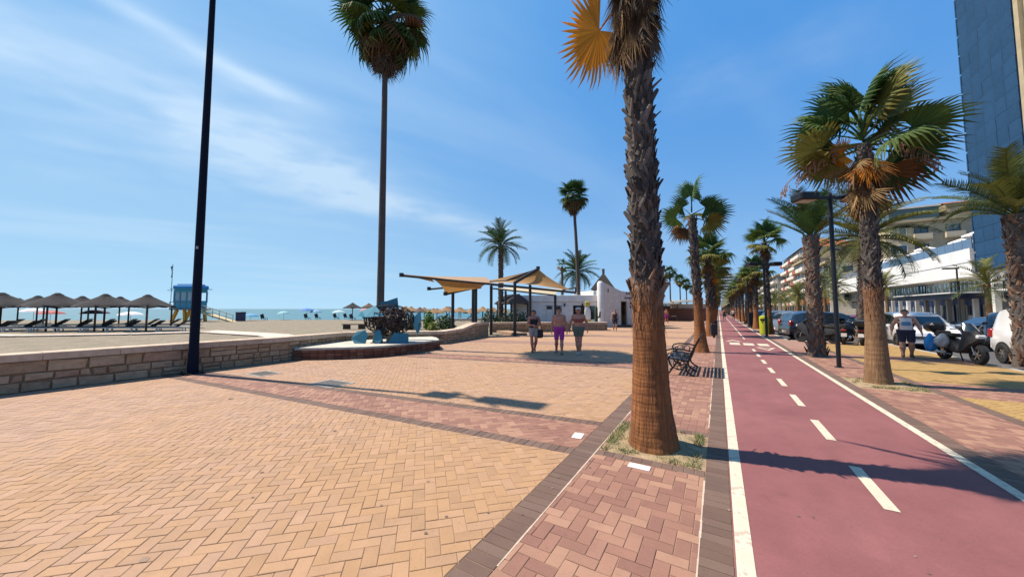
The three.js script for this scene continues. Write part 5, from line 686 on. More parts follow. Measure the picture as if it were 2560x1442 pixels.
{ // lifeguard tower
  const o = thing('lifeguard_tower', 'blue lifeguard cabin on yellow legs with a long ramp', 'lifeguard tower', [-62.5, -0.05, -18.6], 0.46); o.scale.set(0.68, 1, 0.68); const blue = mat([0.04, 0.30, 0.66], { roughness: 0.6, map: again(T.mottle, 0.6) }), teal = mat([0.05, 0.38, 0.56], { roughness: 0.6 }), yel = mat([0.86, 0.47, 0.05], { roughness: 0.7, map: again(T.mottle, 1) });
  const c = new MB(); for (const [x, z, w, d] of [[0, 1.5, 3.9, 0.12], [0, -1.5, 3.9, 0.12], [-1.95, 0, 0.12, 3.1], [1.95, 0, 0.12, 3.1]]) { c.box(x, 2.35, z, w, 1.1, d); c.box(x, 4.25, z, w, 0.45, d); } for (const [x, z] of [[-1.95, 1.5], [1.95, 1.5], [-1.95, -1.5], [1.95, -1.5], [-0.7, 1.5], [0.7, 1.5]]) c.box(x, 3.4, z, 0.22, 1.5, 0.2); mesh('cabin', c, teal, o);
  const g = new MB(); g.box(0, 3.45, 1.47, 3.7, 1.2, 0.03); g.box(-1.93, 3.45, 0, 0.03, 1.2, 2.9); mesh('window', g, mat([0.35, 0.45, 0.5], { roughness: 0.1 }), o);
  const r = new MB(); r.box(0, 4.75, 0, 4.3, 0.5, 3.6, 0, 0.15); r.box(0, 5.05, 0, 3.4, 0.25, 2.8, 0, 0.1); mesh('roof', r, blue, o); const e = new MB(); e.box(0.3, 4.5, 0.2, 5.0, 0.08, 4.0); e.box(-2.9, 4.3, 0.6, 1.6, 0.06, 1.6); mesh('eaves', e, teal, o);
  const d = new MB(); d.box(0.1, 1.72, 0, 4.9, 0.16, 4.0); mesh('deck', d, M.wood, o);
  for (const [x, z, dx] of [[-1.4, 1.3, -1.1], [-1.4, -1.3, -1.1], [0.2, 1.3, 0.2], [1.7, 1.3, 0.4], [1.7, -1.3, 0.4]]) { const m = new MB(); m.bar([x, 1.65, z], [x + dx, 0, z], 0.42, 0.42); mesh('leg', m, yel, o); }
  for (const z of [1.4]) for (let k = 0; k < 5; k++) { const m = new MB(); m.bar([1.6 + k * 0.42, 0.0, z], [1.6 + k * 0.42, 1.5 - k * 0.26, z], 0.2, 0.1); mesh('fence_board', m, yel, o); }
  const rl = new MB(); rl.box(0.1, 2.7, 2.0, 4.9, 0.07, 0.07); for (const x of [-2.3, -1.1, 0, 1.2, 2.5]) rl.box(x, 2.25, 2.0, 0.07, 0.95, 0.07); mesh('railing', rl, M.wood, o);
  const ramp2 = mat([0.66, 0.52, 0.28], { roughness: 0.8 }), rp = new MB(); rp.quad([2.4, 1.7, 0.4], [2.4, 1.7, 1.8], [11.0, 0.0, 1.8], [11.0, 0.0, 0.4]); rp.bar([2.4, 1.62, 1.8], [11.0, -0.02, 1.8], 0.16, 0.2); mesh('ramp', rp, ramp2, o);
  const rr = new MB(); for (const h of [0.5, 0.95]) rr.bar([2.4, 1.7 + h, 1.8], [11.0, h, 1.8], 0.08); for (let k = 0; k <= 6; k++) { const x = 2.4 + k * 1.43; rr.box(x, 1.7 - k * 0.283 + 0.35, 1.8, 0.08, 1.3, 0.08); } mesh('ramp_railing', rr, ramp2, o);
  const p = new MB(); p.tube([[-2.2, 1.7, 1.9], [-2.2, 7.8, 1.9]], 0.05, 6); mesh('flagpole', p, M.steel, o); const fl = new MB(); fl.grid(4, 6, (u, v) => [-2.22 - 0.34 * u * (1 - 0.5 * v), 7.5 - 1.5 * v, 1.9 + 0.1 * sin(v * 5 + u * 2)]); mesh('flag', fl.geo({ crease: 1 }), mat([0.03, 0.10, 0.07], { roughness: 0.9 }), o);
  const k = thing('bin', 'dark blue container beside the foot of the tower ramp', 'bin', [-57.6, 0, -22.6], 0.4), kb = new MB(); kb.box(0, 0.6, 0, 0.9, 1.2, 0.8, 0, 0.05); mesh('body', kb, mat([0.03, 0.04, 0.10], { roughness: 0.6 }), k); const kl = new MB(); kl.box(0, 1.25, 0, 0.98, 0.12, 0.88, 0, 0.04); mesh('lid', kl, M.black, k);
}
{ // two dark blocks of a low bench on the sand
  const o = thing('beach_bench', 'low dark bench on the sand left of the fish', 'bench', [-26.4, 0, -18.5], 0.7), s = new MB(); s.box(0, 0.42, 0, 1.9, 0.08, 0.45); mesh('seat', s, M.wood, o); for (const x of [-0.6, 0.6]) { const m = new MB(); m.box(x, 0.2, 0, 0.5, 0.4, 0.4); mesh('leg', m, M.darkwood, o); }
}

// ================================================================ STREET FURNITURE
{ // cast-iron bench, long side along the lane, facing the plaza
  const o = thing('park_bench', 'black ornate cast-iron bench behind the closest palm', 'bench', [-0.86, 0, -10.75]), iron = mat([0.010, 0.013, 0.013], { roughness: 0.32, metalness: 0.4 });
  const sl = (n, p, w, t, ang) => { const m = new MB(); m.box(0, 0, 0, w, t, 1.72, 0, 0.008); const q = mesh(n, m, iron, o); q.position.set(...p); q.rotation.z = ang; };
  for (let k = 0; k < 6; k++) sl('seat_slat', [-0.30 + k * 0.088, 0.43 - 0.012 * k, 0], 0.066, 0.022, -0.12);
  for (let k = 0; k < 6; k++) { const t = k / 5; sl('back_slat', [0.20 + 0.20 * t, 0.50 + 0.40 * t, 0], 0.06, 0.02, 1.12); }
  for (const z of [-0.86, 0.86, 0]) {
    const m = new MB(), T2 = (pts, r = 0.018) => m.tube(pts.map(([x, y]) => [x, y, 0]), r, 6);
    T2([[-0.34, 0.43], [-0.1, 0.40], [0.17, 0.37]], 0.022); T2([[0.17, 0.37], [0.22, 0.55], [0.32, 0.75], [0.42, 0.95], [0.46, 0.97]], 0.024); T2([[-0.30, 0.42], [-0.26, 0.28], [-0.20, 0.18], [-0.28, 0.06], [-0.36, 0.0]], 0.024); T2([[0.17, 0.37], [0.10, 0.22], [0.12, 0.12], [0.22, 0.04], [0.30, 0.0]], 0.024); T2([[-0.20, 0.20], [-0.06, 0.14], [0.09, 0.20]], 0.018);
    const ring = (cx, cy, r, w = 0.012) => { const p = []; for (let k = 0; k <= 12; k++) p.push([cx + r * cos(k * 0.5236), cy + r * sin(k * 0.5236)]); T2(p, w); };
    ring(-0.12, 0.29, 0.07); ring(0.03, 0.29, 0.07); ring(-0.05, 0.20, 0.045);
    if (z) { T2([[0.22, 0.62], [0.05, 0.66], [-0.2, 0.66], [-0.34, 0.62], [-0.38, 0.55], [-0.33, 0.50], [-0.28, 0.54]], 0.022); T2([[-0.34, 0.43], [-0.38, 0.52]], 0.02); ring(-0.16, 0.54, 0.075); ring(0.02, 0.53, 0.08); ring(0.13, 0.50, 0.05); ring(-0.27, 0.50, 0.05); }
    const q = mesh('end_frame', m.geo({ crease: 0.9 }), iron, o); q.position.z = z; }
}
function twinLamp(label, x, z, H, ry, r = 0.06) {
  const o = thing('street_lamp', label, 'street lamp', [x, 0, z], ry, 'slim street lamps right of the lane'), p = new MB(); p.tube([[0, -0.02, 0], [0, H + 0.1, 0]], r, 12); mesh('pole', p.geo({ crease: 0.7 }), M.black, o);
  const b = new MB(); b.tube([[0, 0, 0], [0, 0.02, 0]], r * 1.9, 12); mesh('base_plate', b, M.black, o);
  for (const s of [-1, 1]) { const a = new MB(); a.box(s * 0.25, H - 0.02, 0, 0.46, 0.09, 0.07); mesh('arm', a, M.black, o); const h = new MB(); h.box(s * 0.72, H, 0, 0.56, 0.24, 0.46, 0, 0.04); const q = mesh('lamp_head', h, M.black, o); const l = new MB(); l.box(s * 0.72, H - 0.122, 0, 0.42, 0.012, 0.34); mesh('lens', l, mat([0.6, 0.58, 0.52], { roughness: 0.3 }), q); }
  return o;
}
twinLamp('slim black twin-headed lamp beside the full fan palm', 2.96, -13.62, 5.02, 0.5, 0.056); twinLamp('black twin-headed lamp next to the green bin', 2.56, -27.1, 4.55, 0.45, 0.07); twinLamp('third black lamp along the right of the lane', 2.5, -41, 4.6, 0.45, 0.07); twinLamp('fourth black lamp along the right of the lane', 2.5, -56, 4.6, 0.45, 0.07);
{ const m = (lab, x, z, H) => { const o = thing('street_lamp', lab, 'street lamp', [x, 0, z], 0.2, 'road lamps'), p = new MB(); p.tube([[0, -0.13, 0], [0, H, 0]], [0.07, 0.05], 8); mesh('pole', p, M.steel, o); const h = new MB(); h.box(-0.35, H - 0.05, 0, 0.9, 0.12, 0.3, 0, 0.03); mesh('lamp_head', h, M.steel, o); };
  m('dark road lamp in front of the hotel entrance', 16.5, -42.0, 5.0); m('dark road lamp before the hotel podium corner', 15.5, -54.0, 5.0); m('dark lamp post on the far plaza by the cafe terrace', -7.4, -58, 4.2); }
{ // bins
  const g = thing('litter_bin', 'lime-green cylindrical bin by the second lamp', 'bin', [2.62, 0, -29.0]), b = new MB(); b.tube([[0, 0.02, 0], [0, 1.05, 0], [0, 1.2, 0], [0, 1.26, 0]], [0.26, 0.28, 0.26, 0.1], 16); mesh('body', b.geo({ crease: 0.6 }), mat([0.46, 0.50, 0.015], { roughness: 0.45 }), g); const h = new MB(); h.box(-0.10, 0.98, 0.25, 0.26, 0.13, 0.06); mesh('slot', h, M.black, g);
  const k = (lab, x, z, h0, w) => { const o = thing('litter_bin', lab, 'bin', [x, 0, z], 0.2), m = new MB(); m.box(0, h0 / 2 + 0.15, 0, w, h0, w, 0, 0.03); mesh('body', m, M.black, o); const s = new MB(); s.box(0, 0.07, 0, 0.1, 0.16, 0.1); mesh('foot', s, M.steel, o); };
  k('small dark litter bin beside the third palm of the left row', -0.28, -24.0, 0.66, 0.34); k('small dark litter bin farther along the left row', -0.3, -33.5, 0.6, 0.34); k('tall dark bin between the palms right of the lane', 2.55, -38.5, 1.25, 0.5);
}
// ================================================================ VEHICLES (x forward, wheels on y = 0)
const wheelParts = (() => { const t = new MB(); t.lathe(0, 0, [[0.19, -0.095], [0.30, -0.105], [0.325, -0.07], [0.33, 0], [0.325, 0.07], [0.30, 0.105], [0.19, 0.095], [0.19, -0.095]], 22); const r = new MB(); r.lathe(0, 0, [[0.20, -0.09], [0.195, 0.06], [0.20, 0.085]], 18); r.lathe(0, 0, [[0.0, 0.07], [0.05, 0.075], [0.05, 0.05]], 10); for (let k = 0; k < 6; k++) { const a = k * 1.0472; r.bar([0.03 * cos(a), 0.055, 0.03 * sin(a)], [0.2 * cos(a), 0.06, 0.2 * sin(a)], 0.05, 0.03); } const d = new MB(); d.lathe(0, 0, [[0, 0.01], [0.2, 0.01]], 16); return [t.geo({ crease: 0.6 }), r.geo({ crease: 0.6 }), d.geo()]; })();
function wheel(o, x, z, s = 1, y = 0.33) { const w = new THREE.Group(); w.name = 'wheel'; w.position.set(x, y * s, z); w.rotation.x = z > 0 ? PI / 2 : -PI / 2; w.scale.setScalar(s); o.add(w); mesh('tyre', wheelParts[0], M.rubber, w); mesh('rim', wheelParts[1], M.chrome, w); mesh('brake_disc', wheelParts[2], M.steel, w); return w; }
const carPaint = (c) => mat(c, { phys: true, roughness: 0.35, metalness: 0.15, clearcoat: 1, clearcoatRoughness: 0.05 });
const shapes = {
  suv: { L: 4.4, W: 1.84, st: [[-2.2, 0.62, 0.64], [-2.17, 0.92, 0.96], [-2.08, 1.02, 1.08], [-1.88, 1.05, 1.52], [-1.5, 1.05, 1.63], [-0.5, 1.04, 1.68], [0.35, 1.02, 1.62], [0.65, 1.01, 1.50], [1.15, 1.0, 1.06], [1.5, 0.97, 1.0], [1.95, 0.88, 0.90], [2.15, 0.74, 0.76], [2.2, 0.55, 0.57]], roof: [3, 7], ws: [7, 8], rw: [2, 3], wx: [-1.38, 1.35] },
  sedan: { L: 4.5, W: 1.78, st: [[-2.25, 0.6, 0.62], [-2.2, 0.88, 0.9], [-1.75, 0.93, 0.97], [-1.6, 0.94, 1.0], [-0.95, 0.95, 1.38], [-0.2, 0.94, 1.44], [0.35, 0.93, 1.40], [1.05, 0.90, 0.96], [1.6, 0.84, 0.87], [2.1, 0.72, 0.74], [2.25, 0.5, 0.52]], roof: [4, 6], ws: [6, 7], rw: [3, 4], wx: [-1.35, 1.4] },
  van: { L: 4.4, W: 1.82, st: [[-2.2, 0.6, 0.62], [-2.19, 1.0, 1.3], [-2.1, 1.1, 1.66], [-1.9, 1.12, 1.80], [-1.2, 1.12, 1.86], [0.2, 1.1, 1.86], [0.6, 1.08, 1.76], [1.25, 1.02, 1.1], [1.75, 0.95, 0.98], [2.1, 0.8, 0.82], [2.2, 0.55, 0.57]], roof: [2, 6], ws: [6, 7], rw: null, wx: [-1.4, 1.38] },
};
function car(label, x, z, ry, kind, paint, o2 = {}) {
  const S = shapes[kind], o = thing('parked_car', label, kind === 'van' ? 'van' : 'car', [x, -0.13, z], ry, 'cars parked along the road'), hw = S.W / 2, b = new MB();
  const sec = ([px, belt, roof], i) => { const e = abs(px) / (S.L / 2), nar = 1 - 0.10 * pow(e, 5), hb = hw * nar, cab = clamp((roof - belt) / 0.55), hr = lerp(hb * 0.93, hb * 0.78, cab), lo = 0.24 + 0.08 * pow(e, 6), pts = []; const half = [[lo, hb * 0.9], [lo + 0.14, hb * 0.985], [lerp(lo, belt, 0.55), hb], [belt - 0.05, hb * 0.985], [belt, hb * 0.955], [lerp(belt, roof, 0.9), lerp(hb * 0.93, hr, 0.95)], [roof - 0.012, hr * 0.88], [roof + 0.012, 0]]; for (const [y, zz] of half) pts.push([px, y, zz]); for (let k = half.length - 2; k >= 0; k--) pts.push([px, half[k][0], -half[k][1]]); return pts; };
  const R = S.st.map(sec); for (let i = 0; i < R.length - 1; i++) b.ring(R[i + 1], R[i], true); b.fan(R[0]); b.fan([...R[R.length - 1]].reverse());
  mesh('body', b.geo({ crease: 0.62 }), paint, o);
  const st = S.st, hwAt = (i) => R[i], pane = (name, q) => { const m = new MB(); m.quad(...q); return mesh(name, m, M.glass, o); }, out = (p, k = 0.012) => [p[0], p[1], p[2] + Math.sign(p[2]) * k];
  // side glass strips between the pillars
  const glaze = (i0, f0, i1, f1, s, name) => { const q = (i, f, t) => { const a = R[i], c = R[min(i + 1, R.length - 1)], B = lerp3(a[4], c[4], f), Tt = lerp3(a[5], c[5], f), p = lerp3(B, Tt, t); p[2] = (p[2] + 0.012) * s; return p; }; const m = new MB(); const steps = [[i0, f0]]; for (let i = i0 + 1; i <= i1; i++) steps.push([i, 0]); if (f1) steps.push([i1, f1]); for (let k = 0; k < steps.length - 1; k++) m.quad(q(...steps[k], 0.1), q(...steps[k + 1], 0.1), q(...steps[k + 1], 0.88), q(...steps[k], 0.88)); mesh(name, m, M.glass, o); };
  const [ra, rb] = S.roof; for (const s of [1, -1]) { if (kind === 'van') glaze(rb - 1, 0.1, rb, 0.55, s, 'side_window'); else { const midI = ra + 2; glaze(ra, 0.3, ra + 1, 0.05, s, 'side_window'); glaze(ra + 1, 0.12, midI - 0, kind === 'suv' ? 0.45 : 0, s, 'side_window'); glaze(midI, kind === 'suv' ? 0.52 : 0.08, rb, 0.3, s, 'side_window'); } }
  const screen = (i, j, name) => { const a = R[i], c = R[j], m = new MB(), up = 0.014; const A = lerp3(a[6], c[6], 0.06), B = lerp3(a[6], c[6], 0.92), f = (p, zz) => [p[0] + (name === 'windscreen' ? up : -up), p[1] + up, zz]; m.quad(f(A, A[2] * 0.98), f(A, -A[2] * 0.98), f(B, -B[2] * 0.98), f(B, B[2] * 0.98)); mesh(name, m, M.glass, o); };
  screen(S.ws[0], S.ws[1], 'windscreen'); if (S.rw) screen(S.rw[1], S.rw[0], 'rear_window');
  for (const wx of S.wx) for (const s of [1, -1]) { const a = new MB(); a.lathe(0, 0, [[0, 0], [0.375, 0], [0.375, 0.02], [0, 0.02]], 20); const q = mesh('wheel_arch', a, M.rubber, o); q.position.set(wx, 0.35, s * (hw * 0.985)); q.rotation.x = s > 0 ? PI / 2 : -PI / 2; wheel(o, wx, s * (hw - 0.06)); }
  for (const s of [1, -1]) { const h = new MB(); h.box(S.L / 2 - 0.20, 0.74, s * hw * 0.68, 0.26, 0.13, 0.40, s * 0.35, 0.03); mesh('headlight', h, mat([0.6, 0.62, 0.64], { roughness: 0.1 }), o); const t = new MB(); t.box(-S.L / 2 + 0.10, kind === 'sedan' ? 0.8 : 0.98, s * hw * 0.84, 0.2, kind === 'sedan' ? 0.14 : 0.30, 0.22, 0, 0.03); mesh('tail_light', t, mat([0.35, 0.02, 0.025], { roughness: 0.2 }), o); const mi = new MB(); mi.box(0.72, 1.02, s * (hw + 0.07), 0.16, 0.14, 0.18, 0, 0.03); mesh('mirror', mi, paint, o); const dh = new MB(); for (const dx of [-0.75, 0.2]) dh.box(dx, 0.88, s * (hw - 0.002), 0.2, 0.03, 0.03, 0, 0.008); mesh('door_handle', dh, o2.dark ? M.black : M.chrome, o); }
  const g = new MB(); g.box(S.L / 2 - 0.05, 0.55, 0, 0.1, 0.16, hw * 1.25, 0, 0.02); g.box(S.L / 2 - 0.06, 0.36, 0, 0.1, 0.1, hw * 1.4, 0, 0.02); mesh('grille', g, M.black, o); for (const [k, nm] of [[1, 'front'], [-1, 'rear']]) { const p = new MB(); p.box(k * (S.L / 2 + 0.005), 0.47, 0, 0.015, 0.11, 0.5); mesh('number_plate', p, M.white, o); } const gb = new MB(); for (let k = 0; k < 3; k++) gb.box(S.L / 2 + 0.005, 0.50 + k * 0.05, 0, 0.012, 0.014, hw * 1.2); mesh('grille_bar', gb, M.chrome, o);
  const sl = new MB(); sl.box(0, 0.27, hw * 0.93, S.L * 0.5, 0.1, 0.06); sl.box(0, 0.27, -hw * 0.93, S.L * 0.5, 0.1, 0.06); mesh('sill', sl, M.rubber, o);
  return o;
}
function lerp3(a, b, t) { return [lerp(a[0], b[0], t), lerp(a[1], b[1], t), lerp(a[2], b[2], t)]; }
const P = { navy: carPaint([0.022, 0.034, 0.055]), silver: carPaint([0.36, 0.37, 0.38]), grey: carPaint([0.14, 0.16, 0.18]), white: carPaint([0.80, 0.80, 0.80]), black: carPaint([0.012, 0.012, 0.014]), steel: carPaint([0.16, 0.19, 0.23]), red: carPaint([0.25, 0.02, 0.02]) };
car('dark blue estate car parked tail to the lane behind the shaggy palm', 5.55, -27.4, 0.22, 'suv', P.navy); car('grey people carrier parked beyond the dark blue estate', 5.5, -31.4, 0.22, 'suv', P.steel); car('silver saloon parked behind the scooters', 8.7, -29.6, 0.25, 'sedan', P.silver); car('white off-roader facing the camera behind the man with bags', 8.1, -24.5, -PI / 2 - 0.06, 'suv', P.white); car('dark saloon behind the white off-roader', 11.3, -24.6, -PI / 2 - 0.4, 'suv', P.black, { dark: true }); car('white panel van beside the feather palm at the car park', 9.08, -17.15, -PI / 2, 'van', P.white);
car('light grey car parked two bays past the people carrier', 5.6, -36.2, 0.22, 'sedan', P.silver); car('grey hatchback parked three bays past the people carrier', 5.6, -40.5, 0.22, 'suv', P.grey); car('white car parked far down the bays', 5.6, -45.5, 0.22, 'sedan', P.white); car('black car parked far down the bays', 5.6, -51, 0.22, 'suv', P.black); car('silver car parked far down the bays', 5.6, -57, 0.22, 'sedan', P.silver); car('grey car parked farthest down the bays', 5.6, -64, 0.22, 'suv', P.steel); car('small red car half hidden behind the full fan palm', 9.0, -34.5, 0.3, 'sedan', P.red); car('black saloon seen past the white off-roader roof', 13.4, -29.5, 0.2, 'sedan', P.black); car('silver car beyond the motor scooters, close to the road', 12.2, -38.0, 0.2, 'sedan', P.silver);

function scooter(label, x, z, ry, c, { box = true, plate = true } = {}) { // x forward, wheelbase 1.4 m
  const o = thing('scooter', label, 'scooter', [x, 0, z], ry, 'scooters parked on the pavement'), body = mat(c, { roughness: 0.6 });
  wheel(o, 0.72, 0.001, 0.88).scale.set(0.88, 0.6, 0.88); wheel(o, -0.62, 0.001, 0.82).scale.set(0.82, 0.65, 0.82);
  const shell = new MB(), S = [[-0.98, 0.66, 0.74, 0.03], [-0.85, 0.55, 0.80, 0.10], [-0.55, 0.42, 0.82, 0.15], [-0.2, 0.34, 0.78, 0.17], [0.0, 0.28, 0.60, 0.16], [0.2, 0.28, 0.46, 0.16], [0.38, 0.30, 0.85, 0.20], [0.52, 0.38, 1.02, 0.21], [0.66, 0.55, 1.04, 0.17], [0.86, 0.70, 0.88, 0.08]]; let pr = null; for (const [px, y0, y1, w] of S) { const m = (y0 + y1) / 2, q = [[px, y0, -w * 0.6], [px, y0 + 0.05, -w], [px, m, -w], [px, y1 - 0.05, -w * 0.8], [px, y1, 0], [px, y1 - 0.05, w * 0.8], [px, m, w], [px, y0 + 0.05, w], [px, y0, w * 0.6]]; if (pr) shell.ring(q, pr); else shell.fan(q); pr = q; } shell.fan([...pr].reverse()); mesh('body', shell.geo({ crease: 0.7 }), body, o);
  const seat = new MB(); seat.box(-0.42, 0.83, 0, 0.78, 0.13, 0.30, 0, 0.05); seat.box(-0.62, 0.91, 0, 0.34, 0.1, 0.26, 0, 0.04); mesh('seat', seat, M.rubber, o);
  const ws = new MB(); ws.grid(6, 4, (u, v) => [0.66 - 0.20 * v - 0.12 * pow(2 * u - 1, 2), 1.0 + 0.24 * v, (u - 0.5) * (0.36 - 0.10 * v)]); mesh('windscreen', ws.geo({ crease: 1 }), M.glass, o);
  const hb = new MB(); hb.tube([[0.30, 1.05, -0.36], [0.42, 1.07, -0.2], [0.44, 1.06, 0], [0.42, 1.07, 0.2], [0.30, 1.05, 0.36]], 0.018, 6); for (const s of [-1, 1]) { hb.tube([[0.42, 1.07, s * 0.22], [0.44, 1.22, s * 0.34]], 0.008, 4); hb.box(0.44, 1.25, s * 0.36, 0.03, 0.08, 0.13, 0, 0.01); } mesh('handlebar', hb, M.black, o);
  const fk = new MB(); for (const s of [-1, 1]) fk.tube([[0.58, 0.7, s * 0.09], [0.72, 0.29, s * 0.09]], 0.022, 6); mesh('fork', fk, M.chrome, o); const mg = new MB(); mg.grid(8, 2, (u, v) => [0.72 + 0.325 * cos(0.4 + u * 2.2), 0.29 + 0.325 * sin(0.4 + u * 2.2), (v - 0.5) * 0.14]); mesh('mudguard', mg, body, o);
  const ex = new MB(); ex.tube([[-0.1, 0.22, 0.16], [-0.5, 0.26, 0.2], [-0.98, 0.40, 0.22]], [0.03, 0.055, 0.06], 8); mesh('exhaust', ex.geo({ crease: 0.8 }), M.chrome, o); const st = new MB(); st.tube([[-0.15, 0.3, -0.1], [-0.22, 0.0, -0.2]], 0.018, 5); mesh('stand', st, M.steel, o);
  const hl = new MB(); hl.box(0.84, 0.84, 0, 0.08, 0.12, 0.22, 0, 0.03); mesh('headlight', hl, mat([0.6, 0.62, 0.62], { roughness: 0.1 }), o); const tl = new MB(); tl.box(-0.99, 0.70, 0, 0.05, 0.08, 0.18, 0, 0.015); mesh('tail_light', tl, mat([0.35, 0.02, 0.02], { roughness: 0.2 }), o);
  if (box) { const b = new MB(); b.box(-0.98, 1.06, 0, 0.46, 0.32, 0.44, 0, 0.09); mesh('top_box', b, M.black, o); const k = new MB(); k.bar([-0.6, 0.8, 0], [-0.95, 0.9, 0], 0.2, 0.03); mesh('rack', k, M.steel, o); } if (plate) { const p = new MB(); p.box(-1.04, 0.48, 0, 0.012, 0.16, 0.2); mesh('number_plate', p, M.white, o); }
  return o;
}
scooter('black and silver scooter with top box next to the white van', 6.66, -17.15, -1.41, [0.02, 0.02, 0.022]); scooter('black scooter with white number plate behind the fan palm', 5.9, -22.9, 1.25, [0.014, 0.014, 0.016]); scooter('second black scooter crowded beside the first', 5.2, -23.1, 1.4, [0.02, 0.02, 0.022], { box: false }); scooter('dark scooter parked by the shaggy palm and blue estate', 4.25, -22.9, 2.6, [0.018, 0.02, 0.026], { box: false });

// ================================================================ PEOPLE: one skin meshed from a field of tapered bones
function surfaceNets(f, lo, hi, h) {
  const n = [0, 1, 2].map((k) => Math.ceil((hi[k] - lo[k]) / h) + 1), [nx, ny, nz] = n, F = new Float32Array(nx * ny * nz), id = (i, j, k) => i + nx * (j + ny * k);
  for (let k = 0; k < nz; k++) for (let j = 0; j < ny; j++) for (let i = 0; i < nx; i++) F[id(i, j, k)] = f(lo[0] + i * h, lo[1] + j * h, lo[2] + k * h);
  const vid = new Int32Array(nx * ny * nz).fill(-1), P = [], I = [];
  for (let k = 0; k < nz - 1; k++) for (let j = 0; j < ny - 1; j++) for (let i = 0; i < nx - 1; i++) {
    let c = 0, x = 0, y = 0, z = 0, m = 0; const v = []; for (let q = 0; q < 8; q++) { const e = F[id(i + (q & 1), j + ((q >> 1) & 1), k + (q >> 2))]; v.push(e); if (e < 0) m++; } if (m === 0 || m === 8) continue;
    for (const [a, b] of EDG) { const A = v[a], B = v[b]; if ((A < 0) === (B < 0)) continue; const t = A / (A - B); x += lerp(a & 1, b & 1, t); y += lerp((a >> 1) & 1, (b >> 1) & 1, t); z += lerp(a >> 2, b >> 2, t); c++; }
    vid[id(i, j, k)] = P.length / 3; P.push(lo[0] + (i + x / c) * h, lo[1] + (j + y / c) * h, lo[2] + (k + z / c) * h);
  }
  const qd = (a, b, c, d, flip) => { if (a < 0 || b < 0 || c < 0 || d < 0) return; if (flip) I.push(a, c, b, a, d, c); else I.push(a, b, c, a, c, d); };
  for (let k = 1; k < nz - 1; k++) for (let j = 1; j < ny - 1; j++) for (let i = 1; i < nx - 1; i++) { const a = F[id(i, j, k)] < 0; if (a !== F[id(i + 1, j, k)] < 0) qd(vid[id(i, j - 1, k - 1)], vid[id(i, j, k - 1)], vid[id(i, j, k)], vid[id(i, j - 1, k)], !a); if (a !== F[id(i, j + 1, k)] < 0) qd(vid[id(i - 1, j, k - 1)], vid[id(i - 1, j, k)], vid[id(i, j, k)], vid[id(i, j, k - 1)], !a); if (a !== F[id(i, j, k + 1)] < 0) qd(vid[id(i - 1, j - 1, k)], vid[id(i, j - 1, k)], vid[id(i, j, k)], vid[id(i - 1, j, k)], !a); }
  const g = new THREE.BufferGeometry(); g.setAttribute('position', new THREE.Float32BufferAttribute(P, 3)); g.setAttribute('uv', new THREE.Float32BufferAttribute(new Float32Array(P.length / 3 * 2), 2)); g.setIndex(I); g.computeVertexNormals(); return g;
}
const EDG = [[0, 1], [2, 3], [4, 5], [6, 7], [0, 2], [1, 3], [4, 6], [5, 7], [0, 4], [1, 5], [2, 6], [3, 7]];
function capsule(px, py, pz, b) { const [A, B, ra, rb] = b, dx = B[0] - A[0], dy = B[1] - A[1], dz = B[2] - A[2], l = dx * dx + dy * dy + dz * dz || 1e-9; const t = clamp(((px - A[0]) * dx + (py - A[1]) * dy + (pz - A[2]) * dz) / l), x = px - A[0] - dx * t, y = py - A[1] - dy * t, z = pz - A[2] - dz * t; return sqrt(x * x + y * y + z * z) - lerp(ra, rb, t); }
const field = (bones, k = 0.03) => (x, y, z) => { let d = 9; for (const b of bones) { const e = capsule(x, y, z, b), h = clamp(0.5 + 0.5 * (d - e) / k); d = lerp(d, e, h) - k * h * (1 - h); } return d; };
const boundsOf = (bones, pad) => { const lo = [9, 9, 9], hi = [-9, -9, -9]; for (const [A, B, ra, rb] of bones) for (const [p, r] of [[A, ra], [B, rb]]) for (let k = 0; k < 3; k++) { lo[k] = min(lo[k], p[k] - r - pad); hi[k] = max(hi[k], p[k] + r + pad); } return [lo, hi]; };
function paint(g, f) { const p = g.attributes.position, c = new Float32Array(p.count * 3); for (let i = 0; i < p.count; i++) c.set(f(p.getX(i), p.getY(i), p.getZ(i)), i * 3); g.setAttribute('color', new THREE.BufferAttribute(c, 3)); return g; }
const skinV = mat([1, 1, 1], { vertexColors: true, roughness: 0.6 });
